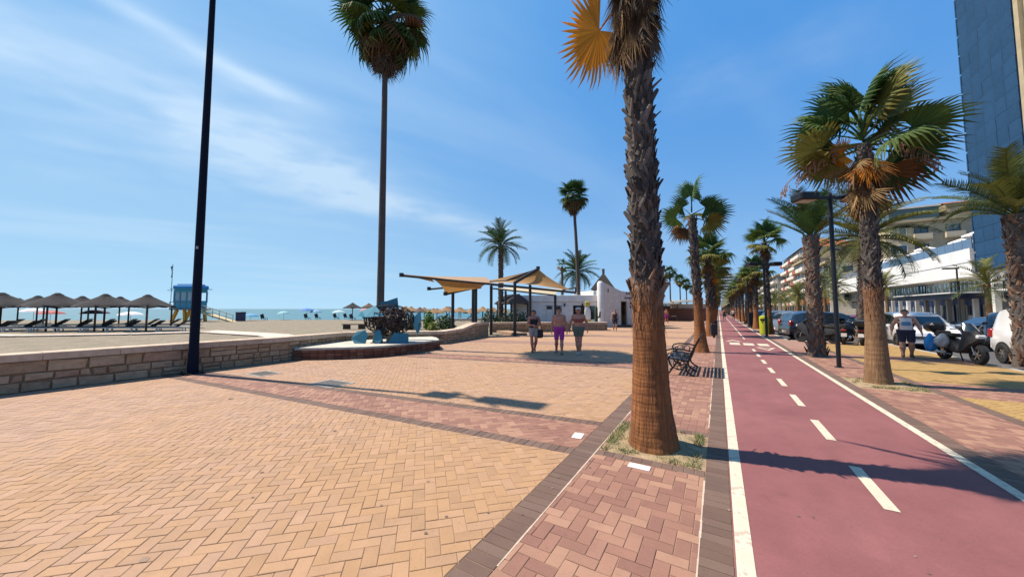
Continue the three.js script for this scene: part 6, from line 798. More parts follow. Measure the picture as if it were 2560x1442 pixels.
function person(label, x, z, ry, s) { // s: pose and clothes; faces +z
  const o = thing('person', label, 'person', [x, 0, z], ry), k = s.h / 1.72, fat = s.fat || 1, S = (p) => p.map((v) => v * k);
  const J = { head: [0, 1.60, 0.02], chin: [0, 1.515, 0.055], neck: [0, 1.45, -0.005], chest: [0, 1.30, 0], belly: [0, 1.10, 0.012], hip: [0, 0.94, 0], shL: [0.185, 1.405, 0], shR: [-0.185, 1.405, 0], hpL: [0.085, 0.90, 0], hpR: [-0.085, 0.90, 0], knL: [0.10, 0.49, 0.05], knR: [-0.10, 0.49, 0.02], anL: [0.10, 0.085, 0.0], anR: [-0.10, 0.085, -0.02], elL: [0.26, 1.13, -0.03], elR: [-0.26, 1.13, -0.03], wrL: [0.27, 0.89, 0.05], wrR: [-0.27, 0.89, 0.05], ...(s.pose || {}) };
  for (const q in J) J[q] = S(J[q]);
  const R = (v) => v * k, bw = (v) => v * k * fat, toe = (a, d = 0.15) => [a[0] * 1.12, a[1] - R(0.055), a[2] + R(d)], heel = (a) => [a[0], a[1] - R(0.05), a[2] - R(0.035)];
  const torso = [[S([0.10 * 1, 1.36, 0]), S([-0.10, 1.36, 0]), bw(0.095), bw(0.095)], [S([0.075, 1.26, 0.02]), S([-0.075, 1.26, 0.02]), bw(0.115), bw(0.115)], [J.chest, J.belly, bw(0.125), bw(0.115)], [S([0.06, 1.10, 0.015]), S([-0.06, 1.10, 0.015]), bw(0.105), bw(0.105)], [S([0.075, 0.95, 0]), S([-0.075, 0.95, 0]), bw(0.118), bw(0.118)], [J.belly, J.hip, bw(0.11), bw(0.125)]];
  if (s.bust) torso.push([S([0.075, 1.25, 0.10]), S([0.07, 1.24, 0.11]), bw(0.06), bw(0.055)], [S([-0.075, 1.25, 0.10]), S([-0.07, 1.24, 0.11]), bw(0.06), bw(0.055)]);
  const limb = (a, b, c, r0, r1, r2) => [[a, b, r0, r1], [b, lerp3(b, c, 0.35), r1, r1 * 1.04], [lerp3(b, c, 0.35), c, r1 * 1.04, r2]];
  const arms = [...limb(J.shL, J.elL, J.wrL, bw(0.056), bw(0.042), R(0.028)), ...limb(J.shR, J.elR, J.wrR, bw(0.056), bw(0.042), R(0.028))], legs = [...limb(J.hpL, J.knL, J.anL, bw(0.098), bw(0.060), R(0.040)), ...limb(J.hpR, J.knR, J.anR, bw(0.098), bw(0.060), R(0.040))], feet = [[heel(J.anL), toe(J.anL), R(0.034), R(0.026)], [heel(J.anR), toe(J.anR), R(0.034), R(0.026)], [J.anL, heel(J.anL), R(0.04), R(0.034)], [J.anR, heel(J.anR), R(0.04), R(0.034)]];
  const neck = [[J.neck, lerp3(J.neck, J.head, 0.6), R(0.056), R(0.05)], [S([0.1, 1.42, -0.01]), S([-0.1, 1.42, -0.01]), R(0.055), R(0.055)], [J.shL, S([0.1, 1.40, 0]), bw(0.062), bw(0.07)], [J.shR, S([-0.1, 1.40, 0]), bw(0.062), bw(0.07)]];
  const all = [...torso, ...arms, ...legs, ...feet, ...neck]; const [lo, hi] = boundsOf(all, 0.03), cell = s.cell || 0.013;
  const skin = s.skin || [0.36, 0.17, 0.11];
  const bodyG = surfaceNets(field(all, R(0.035)), lo, hi, cell);
  // head with nose, brow, ears, jaw
  const h = J.head, hd = [[[h[0], h[1] + R(0.025), h[2] - R(0.015)], [h[0], h[1] + R(0.02), h[2] - R(0.02)], R(0.095), R(0.094)], [[h[0], h[1] - R(0.03), h[2] + R(0.02)], J.chin, R(0.07), R(0.042)], [[h[0], h[1] + R(0.0), h[2] + R(0.092)], [h[0], h[1] - R(0.028), h[2] + R(0.108)], R(0.011), R(0.016)], [[h[0] + R(0.03), h[1] + R(0.02), h[2] + R(0.076)], [h[0] - R(0.03), h[1] + R(0.02), h[2] + R(0.076)], R(0.02), R(0.02)], [[h[0] + R(0.088), h[1] + R(0.01), h[2] - R(0.01)], [h[0] + R(0.09), h[1] - R(0.025), h[2]], R(0.017), R(0.013)], [[h[0] - R(0.088), h[1] + R(0.01), h[2] - R(0.01)], [h[0] - R(0.09), h[1] - R(0.025), h[2]], R(0.017), R(0.013)], [J.neck, lerp3(J.neck, h, 0.6), R(0.055), R(0.05)]];
  const [hl, hh] = boundsOf(hd, 0.02), headG = surfaceNets(field(hd, R(0.02)), [hl[0], J.neck[1] + R(0.01), hl[2]], hh, s.cell ? 0.01 : 0.006);
  const hands = []; for (const [w, e, sd] of [[J.wrL, J.elL, 1], [J.wrR, J.elR, -1]]) { // palm, four fingers, thumb
    const d = V3(...w).sub(V3(...e)).normalize(), side = V3(sd, 0, 0).addScaledVector(d, -d.x * sd).normalize(), fwd = d.clone().cross(side).multiplyScalar(sd === 1 ? -1 : 1).normalize(); if (fwd.z < 0) fwd.negate(); const at = (a, b, c) => V3(...w).addScaledVector(d, R(a)).addScaledVector(fwd, R(b)).addScaledVector(side, R(c)).toArray();
    const hb = [[at(-0.02, 0, 0), at(0.03, 0, 0), R(0.026), R(0.028)], [at(0.035, -0.022, 0), at(0.085, -0.026, 0), R(0.018), R(0.015)], [at(0.035, 0.02, 0), at(0.085, 0.024, 0), R(0.018), R(0.015)]]; [[-0.032, 0.135], [-0.011, 0.155], [0.011, 0.16], [0.031, 0.145]].forEach(([b, l]) => { const m = at(0.085 + (l - 0.085) * 0.5, b * 1.05, -0.008); hb.push([at(0.08, b, 0), m, R(0.0105), R(0.0095)], [m, at(l, b * 1.05, -0.03), R(0.0095), R(0.0075)]); }); hb.push([at(0.02, 0.03, 0), at(0.065, 0.06, -0.012), R(0.015), R(0.011)], [at(0.065, 0.06, -0.012), at(0.095, 0.064, -0.022), R(0.011), R(0.009)]);
    const [a, b] = boundsOf(hb, 0.01); hands.push(surfaceNets(field(hb, R(0.006)), a, b, s.cell ? 0.008 : 0.0045)); }
  const hairTop = h[1] + R(0.055), eyeY = h[1] + R(0.004), col = (px, py, pz) => { const dx = abs(abs(px - h[0]) - R(0.033)); if (py > J.neck[1] && pz > h[2] + R(0.055)) { if (dx < R(0.013) && abs(py - eyeY) < R(0.008)) return [0.02, 0.015, 0.015]; if (abs(px - h[0]) < R(0.026) && abs(py - (h[1] - R(0.062))) < R(0.008)) return [0.28, 0.08, 0.07]; if (dx < R(0.02) && abs(py - eyeY - R(0.022)) < R(0.006)) return s.hair; } return skin; };
  mesh('body', paint(mergeGeometries([bodyG, headG, ...hands]), col), skinV, o);
  const cloth = (name, bones, grow, clipF, m, kk = 0.03) => { const bb = bones.map(([a, b, r0, r1]) => [a, b, r0 + grow, r1 + grow]), [a, b] = boundsOf(bb, 0.03), f = field(bb, R(kk)); return mesh(name, surfaceNets((px, py, pz) => max(f(px, py, pz), clipF(px, py, pz)), a, b, cell), m, o); };
  const thigh = legs.filter((_, i) => i === 0 || i === 3);
  if (s.shorts) cloth('shorts', [...torso.slice(3), ...thigh], R(s.loose || 0.03), (px, py) => max(py - R(s.waist || 1.02), R(s.hem || 0.56) - py, R(0.012) - abs(px) - max(0, py - R(0.80)) * 0.6), mat(s.shorts, { roughness: 0.85 }), 0.012);
  if (s.top) cloth('top', [...torso, ...(s.sleeve ? arms.slice(0, 1).concat(arms.slice(3, 4)) : []), ...neck.slice(2)], R(0.016), (px, py, pz) => max(R(s.topHem || 0.98) - py, py - R(s.neckline || 1.42), s.sleeve ? -1 : abs(px) - R(s.strap || 0.165)), mat(s.top, { roughness: 0.85 }));
  if (s.bikini) cloth('bikini_top', torso, R(0.008), (px, py, pz) => max(abs(py - R(1.25)) - R(0.065), R(-0.2) - pz), mat(s.bikini, { roughness: 0.7 }));
  cloth('shoes', feet, R(0.012), (px, py) => py - R(s.shoeTop || 0.085), mat(s.shoes || [0.3, 0.3, 0.3], { roughness: 0.7 }), 0.02);
  const hr = [[[h[0], h[1] + R(0.035), h[2] - R(0.022)], [h[0], h[1] + R(0.03), h[2] - R(0.03)], R(0.098), R(0.096)]]; if (s.longHair) hr.push([[h[0] + R(0.05), h[1], h[2] - R(0.05)], [h[0] + R(0.07), h[1] - R(0.2), h[2] - R(0.05)], R(0.055), R(0.035)], [[h[0] - R(0.05), h[1], h[2] - R(0.05)], [h[0] - R(0.07), h[1] - R(0.2), h[2] - R(0.05)], R(0.055), R(0.035)]);
  cloth('hair', hr, R(0.006), (px, py, pz) => max((pz - h[2] - R(0.045)) * 0.8 - (py - h[1] - R(0.05)) * 0.9, s.longHair ? -1 : h[1] - R(0.03) - py), mat(s.hair, { roughness: 0.7 }), 0.02);
  return { o, J, R, S };
}
const walkA = { knL: [0.095, 0.50, 0.10], anL: [0.09, 0.085, 0.14], knR: [-0.10, 0.49, 0.06], anR: [-0.11, 0.13, -0.22] }, walkB = { knR: [-0.09, 0.50, 0.11], anR: [-0.06, 0.085, 0.10], knL: [0.09, 0.49, 0.06], anL: [0.05, 0.12, -0.18] };
{
  const face = (x, z) => atan2(-x, -z);
  const a = person('person in black top and pale grey shorts with a dark shoulder bag', -6.30, -12.3, face(-6.3, -12.3) + 0.1, { h: 1.64, bust: true, pose: { ...walkB, elR: [-0.25, 1.14, 0.02], wrR: [-0.06, 1.10, 0.19], elL: [0.25, 1.14, 0.0], wrL: [0.08, 1.06, 0.19] }, skin: [0.50, 0.20, 0.13], hair: [0.035, 0.018, 0.012], longHair: true, top: [0.012, 0.012, 0.014], topHem: 0.99, neckline: 1.36, shorts: [0.36, 0.33, 0.33], hem: 0.68, loose: 0.016, shoes: [0.05, 0.025, 0.02] });
  const b = person('bare-chested person in magenta swim shorts walking', -5.22, -12.3, face(-5.2, -12.3), { h: 1.72, pose: { ...walkA, wrL: [0.29, 0.88, 0.08], wrR: [-0.28, 0.88, 0.02] }, skin: [0.56, 0.235, 0.155], hair: [0.02, 0.013, 0.01], shorts: [0.42, 0.03, 0.30], hem: 0.54, loose: 0.022, shoes: [0.12, 0.11, 0.11] });
  const c = person('person in coral bikini top and grey-green shorts with pale cap', -4.56, -12.6, face(-4.56, -12.6) - 0.1, { h: 1.74, bust: true, pose: { knL: [0.06, 0.49, 0.05], anL: [0.035, 0.085, 0.02], knR: [-0.06, 0.49, 0.03], anR: [-0.03, 0.085, -0.04], elL: [0.30, 1.16, -0.08], wrL: [0.33, 0.93, 0.02], elR: [-0.30, 1.16, -0.08], wrR: [-0.34, 0.94, -0.05] }, skin: [0.56, 0.235, 0.155], hair: [0.05, 0.025, 0.015], bikini: [0.34, 0.07, 0.05], shorts: [0.13, 0.155, 0.12], hem: 0.66, loose: 0.026, shoes: [0.5, 0.5, 0.48] });
  { const m = new MB(), R = c.R, h = c.J.head; m.tube([[h[0], h[1] + R(0.05), h[2] - R(0.02)], [h[0], h[1] + R(0.11), h[2] - R(0.02)], [h[0], h[1] + R(0.135), h[2] - R(0.02)]], [R(0.107), R(0.098), R(0.05)], 14); m.box(h[0], h[1] + R(0.06), h[2] + R(0.12), R(0.13), R(0.012), R(0.12)); const cap = mesh('cap', m.geo({ crease: 0.8 }), mat([0.6, 0.58, 0.55], { roughness: 0.8 }), scene); cap.name = 'cap'; c.o.add(cap); }
  { const m = new MB(); m.box(0, 0, 0, 0.30, 0.34, 0.13, 0, 0.05); const g = thing('shoulder_bag', 'dark shoulder bag of the person in the black top', 'bag', [-6.10, 0.72, -12.40], 0.6), q = mesh('pouch', m, mat([0.03, 0.025, 0.03], { roughness: 0.8 }), g); const st = new MB(); st.tube([[0.1, 0.15, 0], [0.02, 0.55, 0.06], [-0.1, 0.66, 0.1], [-0.14, 0.45, 0.02]], 0.012, 5); mesh('strap', st, M.black, g); }
  const d = person('person in dark clothes standing at the cafe entrance', -6.85, -27.0, face(-6.85, -27), { cell: 0.017, h: 1.66, pose: { ...walkA }, hair: [0.03, 0.02, 0.015], longHair: true, skin: [0.48, 0.25, 0.18], top: [0.03, 0.022, 0.024], neckline: 1.4, topHem: 0.9, shorts: [0.03, 0.03, 0.035], hem: 0.6 });
  const e = person('person in white tank top and navy shorts carrying plastic bags', 5.66, -17.7, face(5.66, -17.7) + 0.12, { h: 1.66, fat: 1.22, pose: { ...walkB, knR: [-0.11, 0.49, 0.07], anR: [-0.11, 0.085, 0.06], knL: [0.12, 0.49, 0.05], anL: [0.12, 0.10, -0.10], elR: [-0.33, 1.14, -0.02], wrR: [-0.36, 0.90, 0.02], elL: [0.33, 1.14, -0.02], wrL: [0.37, 0.92, 0.05] }, skin: [0.50, 0.27, 0.19], hair: [0.06, 0.025, 0.02], top: [0.58, 0.58, 0.58], topHem: 0.97, neckline: 1.42, strap: 0.15, shorts: [0.016, 0.02, 0.055], hem: 0.56, loose: 0.028, waist: 1.0, shoes: [0.07, 0.045, 0.035], shoeTop: 0.12 });
  { const R = e.R, m = new MB(); m.grid(8, 5, (u, v) => { const px = (u - 0.5) * R(0.23), py = R(1.29 - 0.14 * v); return [px, py, R(0.188) - px * px * 1.2 - (v - 0.5) * (v - 0.5) * 0.02]; }); mesh('print', m.geo({ crease: 1 }), mat([0.10, 0.26, 0.50], { roughness: 0.85 }), e.o); const st = new MB(); for (const s of [-1, 1]) st.tube([[s * R(0.15), R(1.0), -R(0.1)], [s * R(0.19), R(1.15), R(0.08)], [s * R(0.155), R(1.36), R(0.10)], [s * R(0.13), R(1.44), 0], [s * R(0.13), R(1.38), -R(0.14)]], R(0.022), 6); const bp = new MB(); bp.box(0, R(1.2), -R(0.25), R(0.28), R(0.42), R(0.18), 0, 0.05); mesh('backpack', bp, M.black, e.o); mesh('straps', st.geo({ crease: 0.8 }), mat([0.04, 0.025, 0.025], { roughness: 0.8 }), e.o); }
  const bag = (lab, x, y, z, w, h, c, tr) => { const g = thing('plastic_bag', lab, 'bag', [x, y, z], 0.4, 'bags carried by the person in the tank top'), m = new MB(), n = 14; let pr = null; for (const [t, r] of [[0, 0.25], [0.08, 0.7], [0.3, 1], [0.6, 0.9], [0.85, 0.5], [1, 0.12]]) { const ring = []; for (let k = 0; k < n; k++) { const a = k / n * 6.2832, q = r * (1 + 0.22 * (hash2(k, floor(t * 9), 5) - 0.5)); ring.push([cos(a) * w * q, h * t, sin(a) * w * 0.6 * q]); } if (pr) m.ring(ring, pr); else m.fan(ring); pr = ring; } mesh('sack', m.geo({ crease: 0.5 }), mat(c, { phys: true, roughness: 0.3, transmission: tr, thickness: 0 }), g); };
  bag('bright blue plastic bag in the hand of the person in tank top', 6.13, 0.26, -17.42, 0.17, 0.62, [0.02, 0.30, 0.75], 0.1); bag('clear crumpled plastic bag beside the blue one', 6.40, 0.42, -17.36, 0.24, 0.46, [0.62, 0.63, 0.64], 0.35);
  // figures far off on the plaza and the lane
  const far = (src, lab, x, z, ry) => { const q = src.o.clone(); q.name = numbered('person'); q.userData = { label: lab, category: 'person' }; q.position.set(x, 0, z); q.rotation.y = ry; scene.add(q); };
  far(d, 'distant dark figure on the terrace side of the plaza', -8.2, -50, 2.0); far(d, 'distant figure among the terrace tables', -6.9, -51.5, 0.4); far(b, 'distant figure in pink shorts near the terrace', -5.6, -47, 0.6); far(d, 'tiny dark figure far along the cycle lane', 0.7, -60, 0); far(e, 'tiny figure beside the right edge of the far lane', 2.0, -66, 0.2);
}

// ================================================================ BUILDINGS
const winFrame = mat([0.05, 0.055, 0.06], { roughness: 0.5 });
function addWindow(parent, x, y, z, w, h, axis, opt = {}) { // axis 'x': facade faces -x; 'z': facade faces +z
  const f = new MB(), t = 0.08, d = 0.10, B = (cx, cy, ww, hh) => axis === 'x' ? f.box(x - d / 2, y + cy, z + cx, d, hh, ww) : f.box(x + cx, y + cy, z + d / 2, ww, hh, d);
  B(0, h / 2 - t / 2, w, t); B(0, -h / 2 + t / 2, w, t); B(-w / 2 + t / 2, 0, t, h - 2 * t); B(w / 2 - t / 2, 0, t, h - 2 * t); if (w > 1.1) B(0, 0, t * 0.8, h - 2 * t);
  const o = mesh('window', f, opt.frame || winFrame, parent), p = new MB(); if (axis === 'x') p.box(x - 0.03, y, z, 0.02, h - t, w - t); else p.box(x, y, z + 0.03, w - t, h - t, 0.02); mesh('pane', p, opt.pane || M.winglass, o); return o;
}
{ // hotel podium with white fascia
  const o = thing('hotel_podium', 'long white hotel podium with glass balustrade and blue shopfronts', 'building', [22, 0, -75]), X = 0, Z = 75, wh = mat([0.80, 0.80, 0.79], { roughness: 0.6, map: again(T.mottle, 0.15) }), z0 = -53.4 + Z, z1 = -118 + Z, zc = (z0 + z1) / 2, L = z0 - z1;
  const fs = new MB(); fs.box(4, 5.75, zc, 8, 1.42, L); fs.box(3.97, 7.16, zc, 8.06, 1.36, L); mesh('fascia', fs, wh, o); const gr = new MB(); gr.box(4, 6.47, zc, 7.94, 0.05, L - 0.1); mesh('fascia_joint', gr, M.steel, o);
  const sf = new MB(); sf.box(4.3, 4.95, zc, 7.2, 0.18, L - 0.2); mesh('soffit', sf, mat([0.42, 0.40, 0.37], { roughness: 0.8 }), o);
  const back = new MB(); back.box(6.5, 2.4, zc, 0.4, 4.8, L); mesh('inner_wall', back, mat([0.40, 0.40, 0.40], { roughness: 0.6 }), o);
  for (let k = 0; k < 40; k++) { const z = z0 - 0.8 - k * 1.6; const b = new MB(); b.box(0.12, 8.35, z, 0.03, 0.95, 1.52); mesh('balustrade_pane', b, mat([0.10, 0.15, 0.24], { roughness: 0.08, phys: true, clearcoat: 1 }), o); const s = new MB(); s.box(0.12, 8.4, z + 0.8, 0.06, 1.1, 0.06); mesh('balustrade_post', s, M.chrome, o); }
  for (let k = 0; k < 34; k++) { const z = z0 - 1 - k * 1.85; addWindow(o, 1.4, 4.15, z, 1.6, 1.3, 'x', { frame: k % 4 === 3 ? M.black : mat([0.5, 0.5, 0.5]), pane: mat(mulc([0.12, 0.22, 0.26], 0.6 + 0.8 * hash2(k, 3)), { roughness: 0.08, phys: true, clearcoat: 1 }) }); }
  const pr = new MB(); pr.box(1.6, 4.1, zc, 0.3, 1.7, L); mesh('upper_wall', pr, mat([0.40, 0.38, 0.35], { roughness: 0.8 }), o);
  const cp = new MB(); cp.box(-0.6, 3.3, -58 + Z, 3.4, 0.10, 13); mesh('canopy_edge', cp, wh, o); const cb = new MB(); cb.box(-0.5, 2.98, -58 + Z, 3.1, 0.50, 12.6); mesh('canopy', cb, mat([0.012, 0.022, 0.06], { roughness: 0.35 }), o);
  const bl = mat([0.025, 0.085, 0.30], { roughness: 0.3 }), shopw = mat([0.75, 0.75, 0.75], { roughness: 0.5 });
  for (let k = 0; k < 11; k++) { const z = z0 - 0.6 - k * 2.4; const c = new MB(); c.box(0.3, 1.5, z, 0.32, 3.0, 0.32); mesh('column', c, k % 3 ? mat([0.48, 0.47, 0.45]) : wh, o); const s = new MB(); s.box(1.7, 2.4, z - 1.2, 0.1, 0.5, 2.3); mesh('sign_band', s, bl, o); addWindow(o, 1.8, 1.2, z - 1.2, 1.9, 1.9, 'x', { frame: k % 2 ? bl : shopw, pane: mat([0.08, 0.13, 0.18], { roughness: 0.1, phys: true, clearcoat: 1 }) }); if (k % 3 === 1) { const q = new MB(); q.box(1.62, 0.75, z - 1.2, 0.05, 0.55, 2.0); mesh('white_panel', q, shopw, o); } }
  const sh = new MB(); sh.box(1.95, 1.5, zc, 0.2, 3.2, L); mesh('shop_wall', sh, mat([0.30, 0.29, 0.28], { roughness: 0.8 }), o);
  for (let k = 0; k < 7; k++) { const b = thing('parasol', ['first', 'second', 'third', 'fourth', 'fifth', 'sixth', 'seventh'][k] + ' white parasol from the tower on the hotel terrace', 'parasol', [23.4 + (k % 2), 7.84, -55.5 - k * 5.2], 0, 'white parasols on the hotel terrace'), m = new MB(); m.lathe(0, 0, [[0.02, 2.0], [1.1, 1.55], [1.12, 1.42]], 8); mesh('canopy', m, wh, b); const p = new MB(); p.tube([[0, 0, 0], [0, 1.95, 0]], 0.03, 5); mesh('pole', p, M.chrome, b); }
}
{ // blue panelled tower
  const o = thing('hotel_tower', 'dark blue panelled tower rising above the white podium', 'building', [22, 0, -48.6]), z0 = 3.75, z1 = -3.35, bx = -0.25; const core = new MB(); core.box(6, 25.4, -0.2 + (z0 + z1) / 2, 12, 40, z0 - z1 - 0.1); mesh('core', core, mat([0.02, 0.05, 0.11], { roughness: 0.5 }), o);
  const r = rngOf(6), pm = [0, 1, 2, 3].map((k) => mat(mulc([0.022, 0.082, 0.185], 0.93 + 0.045 * k), { roughness: 0.6, phys: true, specularIntensity: 0.5, map: again(T.mottle, 0.5) })), nz = 5, ny = 30, hz = (z0 - z1) / nz, hy = 1.33;
  for (let j = 0; j < ny; j++) for (let i = 0; i < nz; i++) { const m = new MB(); m.box(0, 0, 0, 0.12, hy - 0.03, hz - 0.03, 0, 0.01); const q = mesh('panel', m, pm[floor(r() * 4)], o); q.position.set(bx + (r() - 0.5) * 0.02, 5.4 + hy / 2 + j * hy, z1 + hz / 2 + i * hz); q.rotation.z = 0.03 + 0.02 * (r() - 0.5); q.rotation.y = 0.02 * (r() - 0.5); }
  for (let j = 0; j < 20; j++) { const m = new MB(); m.box(bx + 0.1, 6.2 + j * 2, z1 - 0.12, 0.35, 1.8, 0.14); mesh('edge_fin', m, pm[j % 4], o); }
  const cs = new MB(); cs.box(0.25, 30, z0 + 0.35, 1.0, 60, 0.5); mesh('corner_strip', cs, M.cream, o);
  const sd = new MB(); sd.box(6, 30, z0 + 6, 12, 60, 10.6); mesh('cream_wing', sd, M.cream, o); const un = new MB(); un.box(1.8, 2.6, 0, 0.3, 5.2, 12); mesh('ground_wall', un, mat([0.32, 0.32, 0.33], { roughness: 0.5 }), o); for (let k = 0; k < 5; k++) addWindow(o, 1.64, 3.6, 3 - k * 1.6, 1.4, 1.7, 'x', { pane: M.winglass }); for (const z of [3.4, -2.0]) { const c = new MB(); c.box(0.2, 2.6, z, 0.4, 5.3, 0.4); mesh('column', c, M.white, o); } const wl = new MB(); wl.box(0.0, 3.35, 2.5, 2.4, 0.12, 6); mesh('canopy', wl, M.white, o);
}
function balcony(parent, x, y, z, w, d, axis, m, rail) { const b = new MB(); if (axis === 'z') { b.box(x, y, z + d / 2, w, 0.16, d); b.box(x, y + 0.5, z + d - 0.05, w, 0.9, 0.1); b.box(x - w / 2 + 0.05, y + 0.5, z + d / 2, 0.1, 0.9, d - 0.2); b.box(x + w / 2 - 0.05, y + 0.5, z + d / 2, 0.1, 0.9, d - 0.2); } else { b.box(x - d / 2, y, z, d, 0.16, w); b.box(x - d + 0.05, y + 0.5, z, 0.1, 0.9, w); b.box(x - d / 2, y + 0.5, z - w / 2 + 0.05, d - 0.2, 0.9, 0.1); b.box(x - d / 2, y + 0.5, z + w / 2 - 0.05, d - 0.2, 0.9, 0.1); } mesh('balcony', b, m, parent); }
{ // cream apartment block facing along the road
  const o = thing('apartment_building', 'cream apartment block with rounded balconies behind the hotel podium', 'building', [27, 0, -90]), b = new MB(); b.box(9, 8.6, -6, 18, 17.2, 12); mesh('wall', b, mat([0.66, 0.55, 0.37], { roughness: 0.85, map: again(T.mottle, 0.2) }), o); const c = new MB(); c.box(9, 17.5, -5.6, 18.6, 0.5, 12.6); mesh('cornice', c, M.cream, o);
  const p = new MB(); p.box(4.2, 18.9, -5, 6.4, 2.4, 7); mesh('penthouse', p, mat([0.10, 0.16, 0.16], { roughness: 0.2 }), o); const p2 = new MB(); p2.box(11.5, 19.0, -5, 6.5, 2.5, 7); mesh('penthouse', p2, M.cream, o); const rf = new MB(); rf.box(4.2, 20.3, -5, 6.8, 0.3, 7.6); mesh('roof_slab', rf, M.white, o); const r2 = new MB(); r2.quad([8, 20.3, -1.2], [15.2, 20.3, -1.2], [14.4, 21.3, -5], [8.8, 21.3, -5]); r2.quad([8, 20.3, -9], [15.2, 20.3, -9], [14.4, 21.3, -5], [8.8, 21.3, -5]); mesh('roof', r2, mat([0.32, 0.12, 0.08], { roughness: 0.9 }), o);
  for (let f = 0; f < 5; f++) for (const x of [4.5, 8.3]) { const y = 15.4 - f * 3.1; addWindow(o, x, y, 0, 1.7, 1.9, 'z'); balcony(o, x, y - 1.3, 0, 2.2, 0.9, 'z', mat([0.66, 0.56, 0.40], { roughness: 0.8 })); } for (let f = 0; f < 5; f++) addWindow(o, 11.6, 16 - f * 3.1, 0, 1.5, 1.4, 'z'); for (let f = 0; f < 3; f++) { addWindow(o, 1.6, 15.6 - f * 3.1, 0, 2.2, 1.6, 'z', { frame: M.white }); }
  for (let k = 0; k < 4; k++) addWindow(o, 2 + k * 1.3, 7.8, 0, 1.1, 1.5, 'z', { frame: M.white });
}
function slabBlock(label, x, zNear, zFar, h, floors, col, railCol, o2 = {}) { // block along the road, balconies facing -x and an end facing +z
  const L = zNear - zFar, o = thing('apartment_building', label, 'building', [x, 0, zNear], 0, 'apartment blocks along the road'), b = new MB(); b.box(8, h / 2, -L / 2, 16, h, L); mesh('wall', b, mat(col, { roughness: 0.85, map: again(T.mottle, 0.15) }), o); const fh = h / floors, n = max(2, round(L / 5));
  for (let f = 0; f < floors; f++) for (let k = 0; k < n; k++) { const z = -L * (k + 0.5) / n, y = f * fh + fh * 0.55; addWindow(o, 0, y, z, L / n * 0.55, fh * 0.62, 'x'); if (f > 0) balcony(o, 0, f * fh + 0.15, z, L / n * 0.92, 1.3, 'x', mat((f + k) % (o2.mod || 9) === 1 ? (o2.accent || railCol) : railCol, { roughness: 0.8 })); } for (let f = 1; f < floors; f++) for (const xx of [3, 8]) addWindow(o, xx, f * fh + fh * 0.5, 0, 1.6, 1.3, 'z');
  if (o2.roof) { const r = new MB(); r.quad([-0.6, h, 0.6], [-0.6, h, -L - 0.6], [5, h + 3.2, -L + 3], [5, h + 3.2, -3]); r.tri([-0.6, h, 0.6], [16, h, 0.6], [5, h + 3.2, -3]); r.quad([16, h, 0.6], [16, h, -L], [5, h + 3.2, -L + 3], [5, h + 3.2, -3]); mesh('roof', r, mat(o2.roof, { roughness: 0.9, map: again(T.mottle, 0.4) }), o); } else { const r = new MB(); r.box(7.8, h + 0.3, -L / 2, 16.8, 0.5, L + 0.8); r.box(6, h + 1.6, -L / 2, 6, 2.2, min(8, L * 0.5)); mesh('roof', r, M.cream, o); }
  return o;
}
slabBlock('white apartment block with orange awnings past the podium', 20.5, -98, -116, 11.5, 4, [0.72, 0.66, 0.56], [0.80, 0.77, 0.7], { accent: [0.62, 0.16, 0.04], mod: 3 }); slabBlock('pale beige block with long balconies farther down the road', 21, -120, -140, 15, 5, [0.64, 0.55, 0.44], [0.76, 0.69, 0.6], { accent: [0.5, 0.16, 0.08], mod: 5 }); slabBlock('tall block with an orange tiled roof down the road', 24, -144, -182, 21.5, 7, [0.68, 0.58, 0.45], [0.78, 0.7, 0.6], { roof: [0.42, 0.15, 0.07], accent: [0.5, 0.1, 0.06], mod: 4 }); slabBlock('long beige block with stepped balconies behind the palms', 22, -186, -240, 16, 5, [0.62, 0.54, 0.44], [0.76, 0.7, 0.6]); slabBlock('far pale block near the end of the road', 22, -246, -330, 15, 5, [0.50, 0.44, 0.36], [0.62, 0.56, 0.48]);
{ const o = thing('apartment_tower', 'distant slim apartment tower closing the view down the lane', 'building', [3.2, 0, -420]), b = new MB(); b.box(5.5, 19, -6, 11, 38, 12); mesh('wall', b, mat([0.45, 0.40, 0.34], { roughness: 0.9 }), o); for (let f = 0; f < 12; f++) { const m = new MB(); m.box(5.5, 2.6 + f * 3, 0.8, 11.4, 1.1, 1.6); mesh('balcony', m, M.white, o); addWindow(o, 5.5, 4.2 + f * 3, 0, 8, 1.6, 'z'); }
  const q = thing('apartment_tower', 'distant grey slab tower beside the slim one', 'building', [15.5, 0, -480]), c = new MB(); c.box(4, 14, 0, 8, 28, 10); mesh('wall', c, mat([0.28, 0.30, 0.33], { roughness: 0.9 }), q); for (let f = 0; f < 9; f++) addWindow(q, 4, 3 + f * 2.9, 5, 6, 1.4, 'z'); }
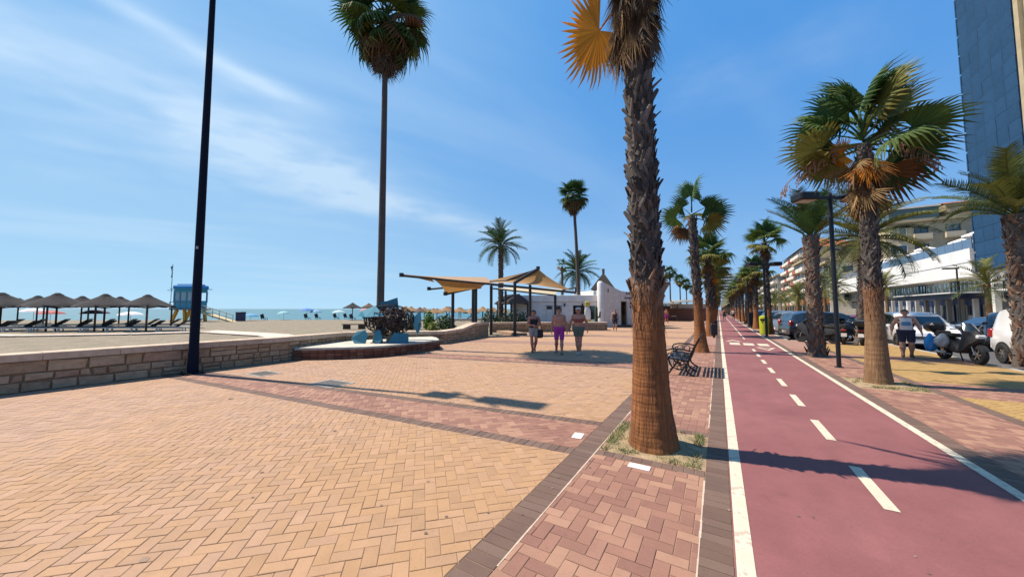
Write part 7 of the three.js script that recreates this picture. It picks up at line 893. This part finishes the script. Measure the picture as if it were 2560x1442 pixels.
{ // far cafe with a white awning on the plaza
  const o = thing('terrace_cafe', 'low white cafe terrace with flat awning far across the plaza', 'building', [-9.6, 0, -55.5]), r = new MB(); r.box(1.6, 2.5, 0, 6.5, 0.16, 5); mesh('awning', r, mat([0.66, 0.62, 0.48], { roughness: 0.8 }), o); for (let k = 0; k < 5; k++) { const p = new MB(); p.box(-1.3 + k * 1.5, 1.2, 2.2, 0.1, 2.4, 0.1); mesh('post', p, M.steel, o); } const w = new MB(); w.box(6, 2.9, -2, 5.4, 0.25, 3); w.box(6, 2.0, -2, 5.2, 0.9, 0.2); w.box(3.6, 2.4, -2, 0.2, 1.2, 3); w.box(8.5, 2.4, -2, 0.2, 1.2, 3); mesh('parapet', w, M.white, o); const bw = new MB(); bw.box(4.8, 0.9, -1.5, 6.5, 1.8, 0.3); mesh('wall', bw, mat([0.22, 0.10, 0.07], { roughness: 0.9 }), o); const dk = new MB(); dk.box(1.2, 1.1, -4.2, 5.6, 2.2, 0.2); dk.box(-1.6, 1.1, -3.2, 0.2, 2.2, 2.2); dk.box(1.2, 2.3, -3.4, 5.8, 0.12, 2.0); mesh('interior', dk, mat([0.30, 0.26, 0.22]), o);
  const names = ['first', 'second', 'third', 'fourth', 'fifth']; for (let k = 0; k < 5; k++) { const t = thing('cafe_table', names[k] + ' small table from the left under the white awning', 'table', [-10.4 + k * 1.25, 0, -53.6 + 0.6 * (k % 2)], 0, 'tables of the far cafe'), m = new MB(); m.tube([[0, 0.7, 0], [0, 0.74, 0]], 0.35, 10); mesh('top', m, M.white, t); const l = new MB(); l.tube([[0, 0, 0], [0, 0.7, 0]], 0.04, 5); mesh('leg', l, M.steel, t); }
}
{ // wood of trees and far palms along the road, seen as one mass
  const r = rngOf(44), m = new MB(); for (let k = 0; k < 150; k++) { const z = -110 - 300 * pow(r(), 1.4), x = (r() < 0.5 ? 2.9 : -0.6) + (r() - 0.5) * 0.5, H = 3.6 + 1.6 * r(), g = mulc(r() < 0.6 ? [0.08, 0.10, 0.035] : [0.15, 0.11, 0.05], 0.7 + 0.6 * r()); m.color([0.16, 0.11, 0.07]); m.box(x, H / 2, z, 0.4, H, 0.4); m.color(g); for (let q = 0; q < 26; q++) { const a = q * 2.4, p = lerp(1.3, -0.9, q / 26), L = 1.3 + 0.5 * r(), c = [x, H, z], e = [x + cos(a) * cos(p) * L, H + sin(p) * L, z + sin(a) * cos(p) * L], n = [-sin(a) * 0.28, 0.12, cos(a) * 0.28], md = lerp3(c, e, 0.55); m.quad(c, [md[0] + n[0], md[1] + n[1], md[2] + n[2]], e, [md[0] - n[0], md[1] - n[1], md[2] - n[2]]); } }
  const o = single('palm_avenue', m.geo({ colors: true }), leafV, 'far rows of palms merging where the lane vanishes', 'palms'); stuff(o);
}

renderer.render(scene, camera);
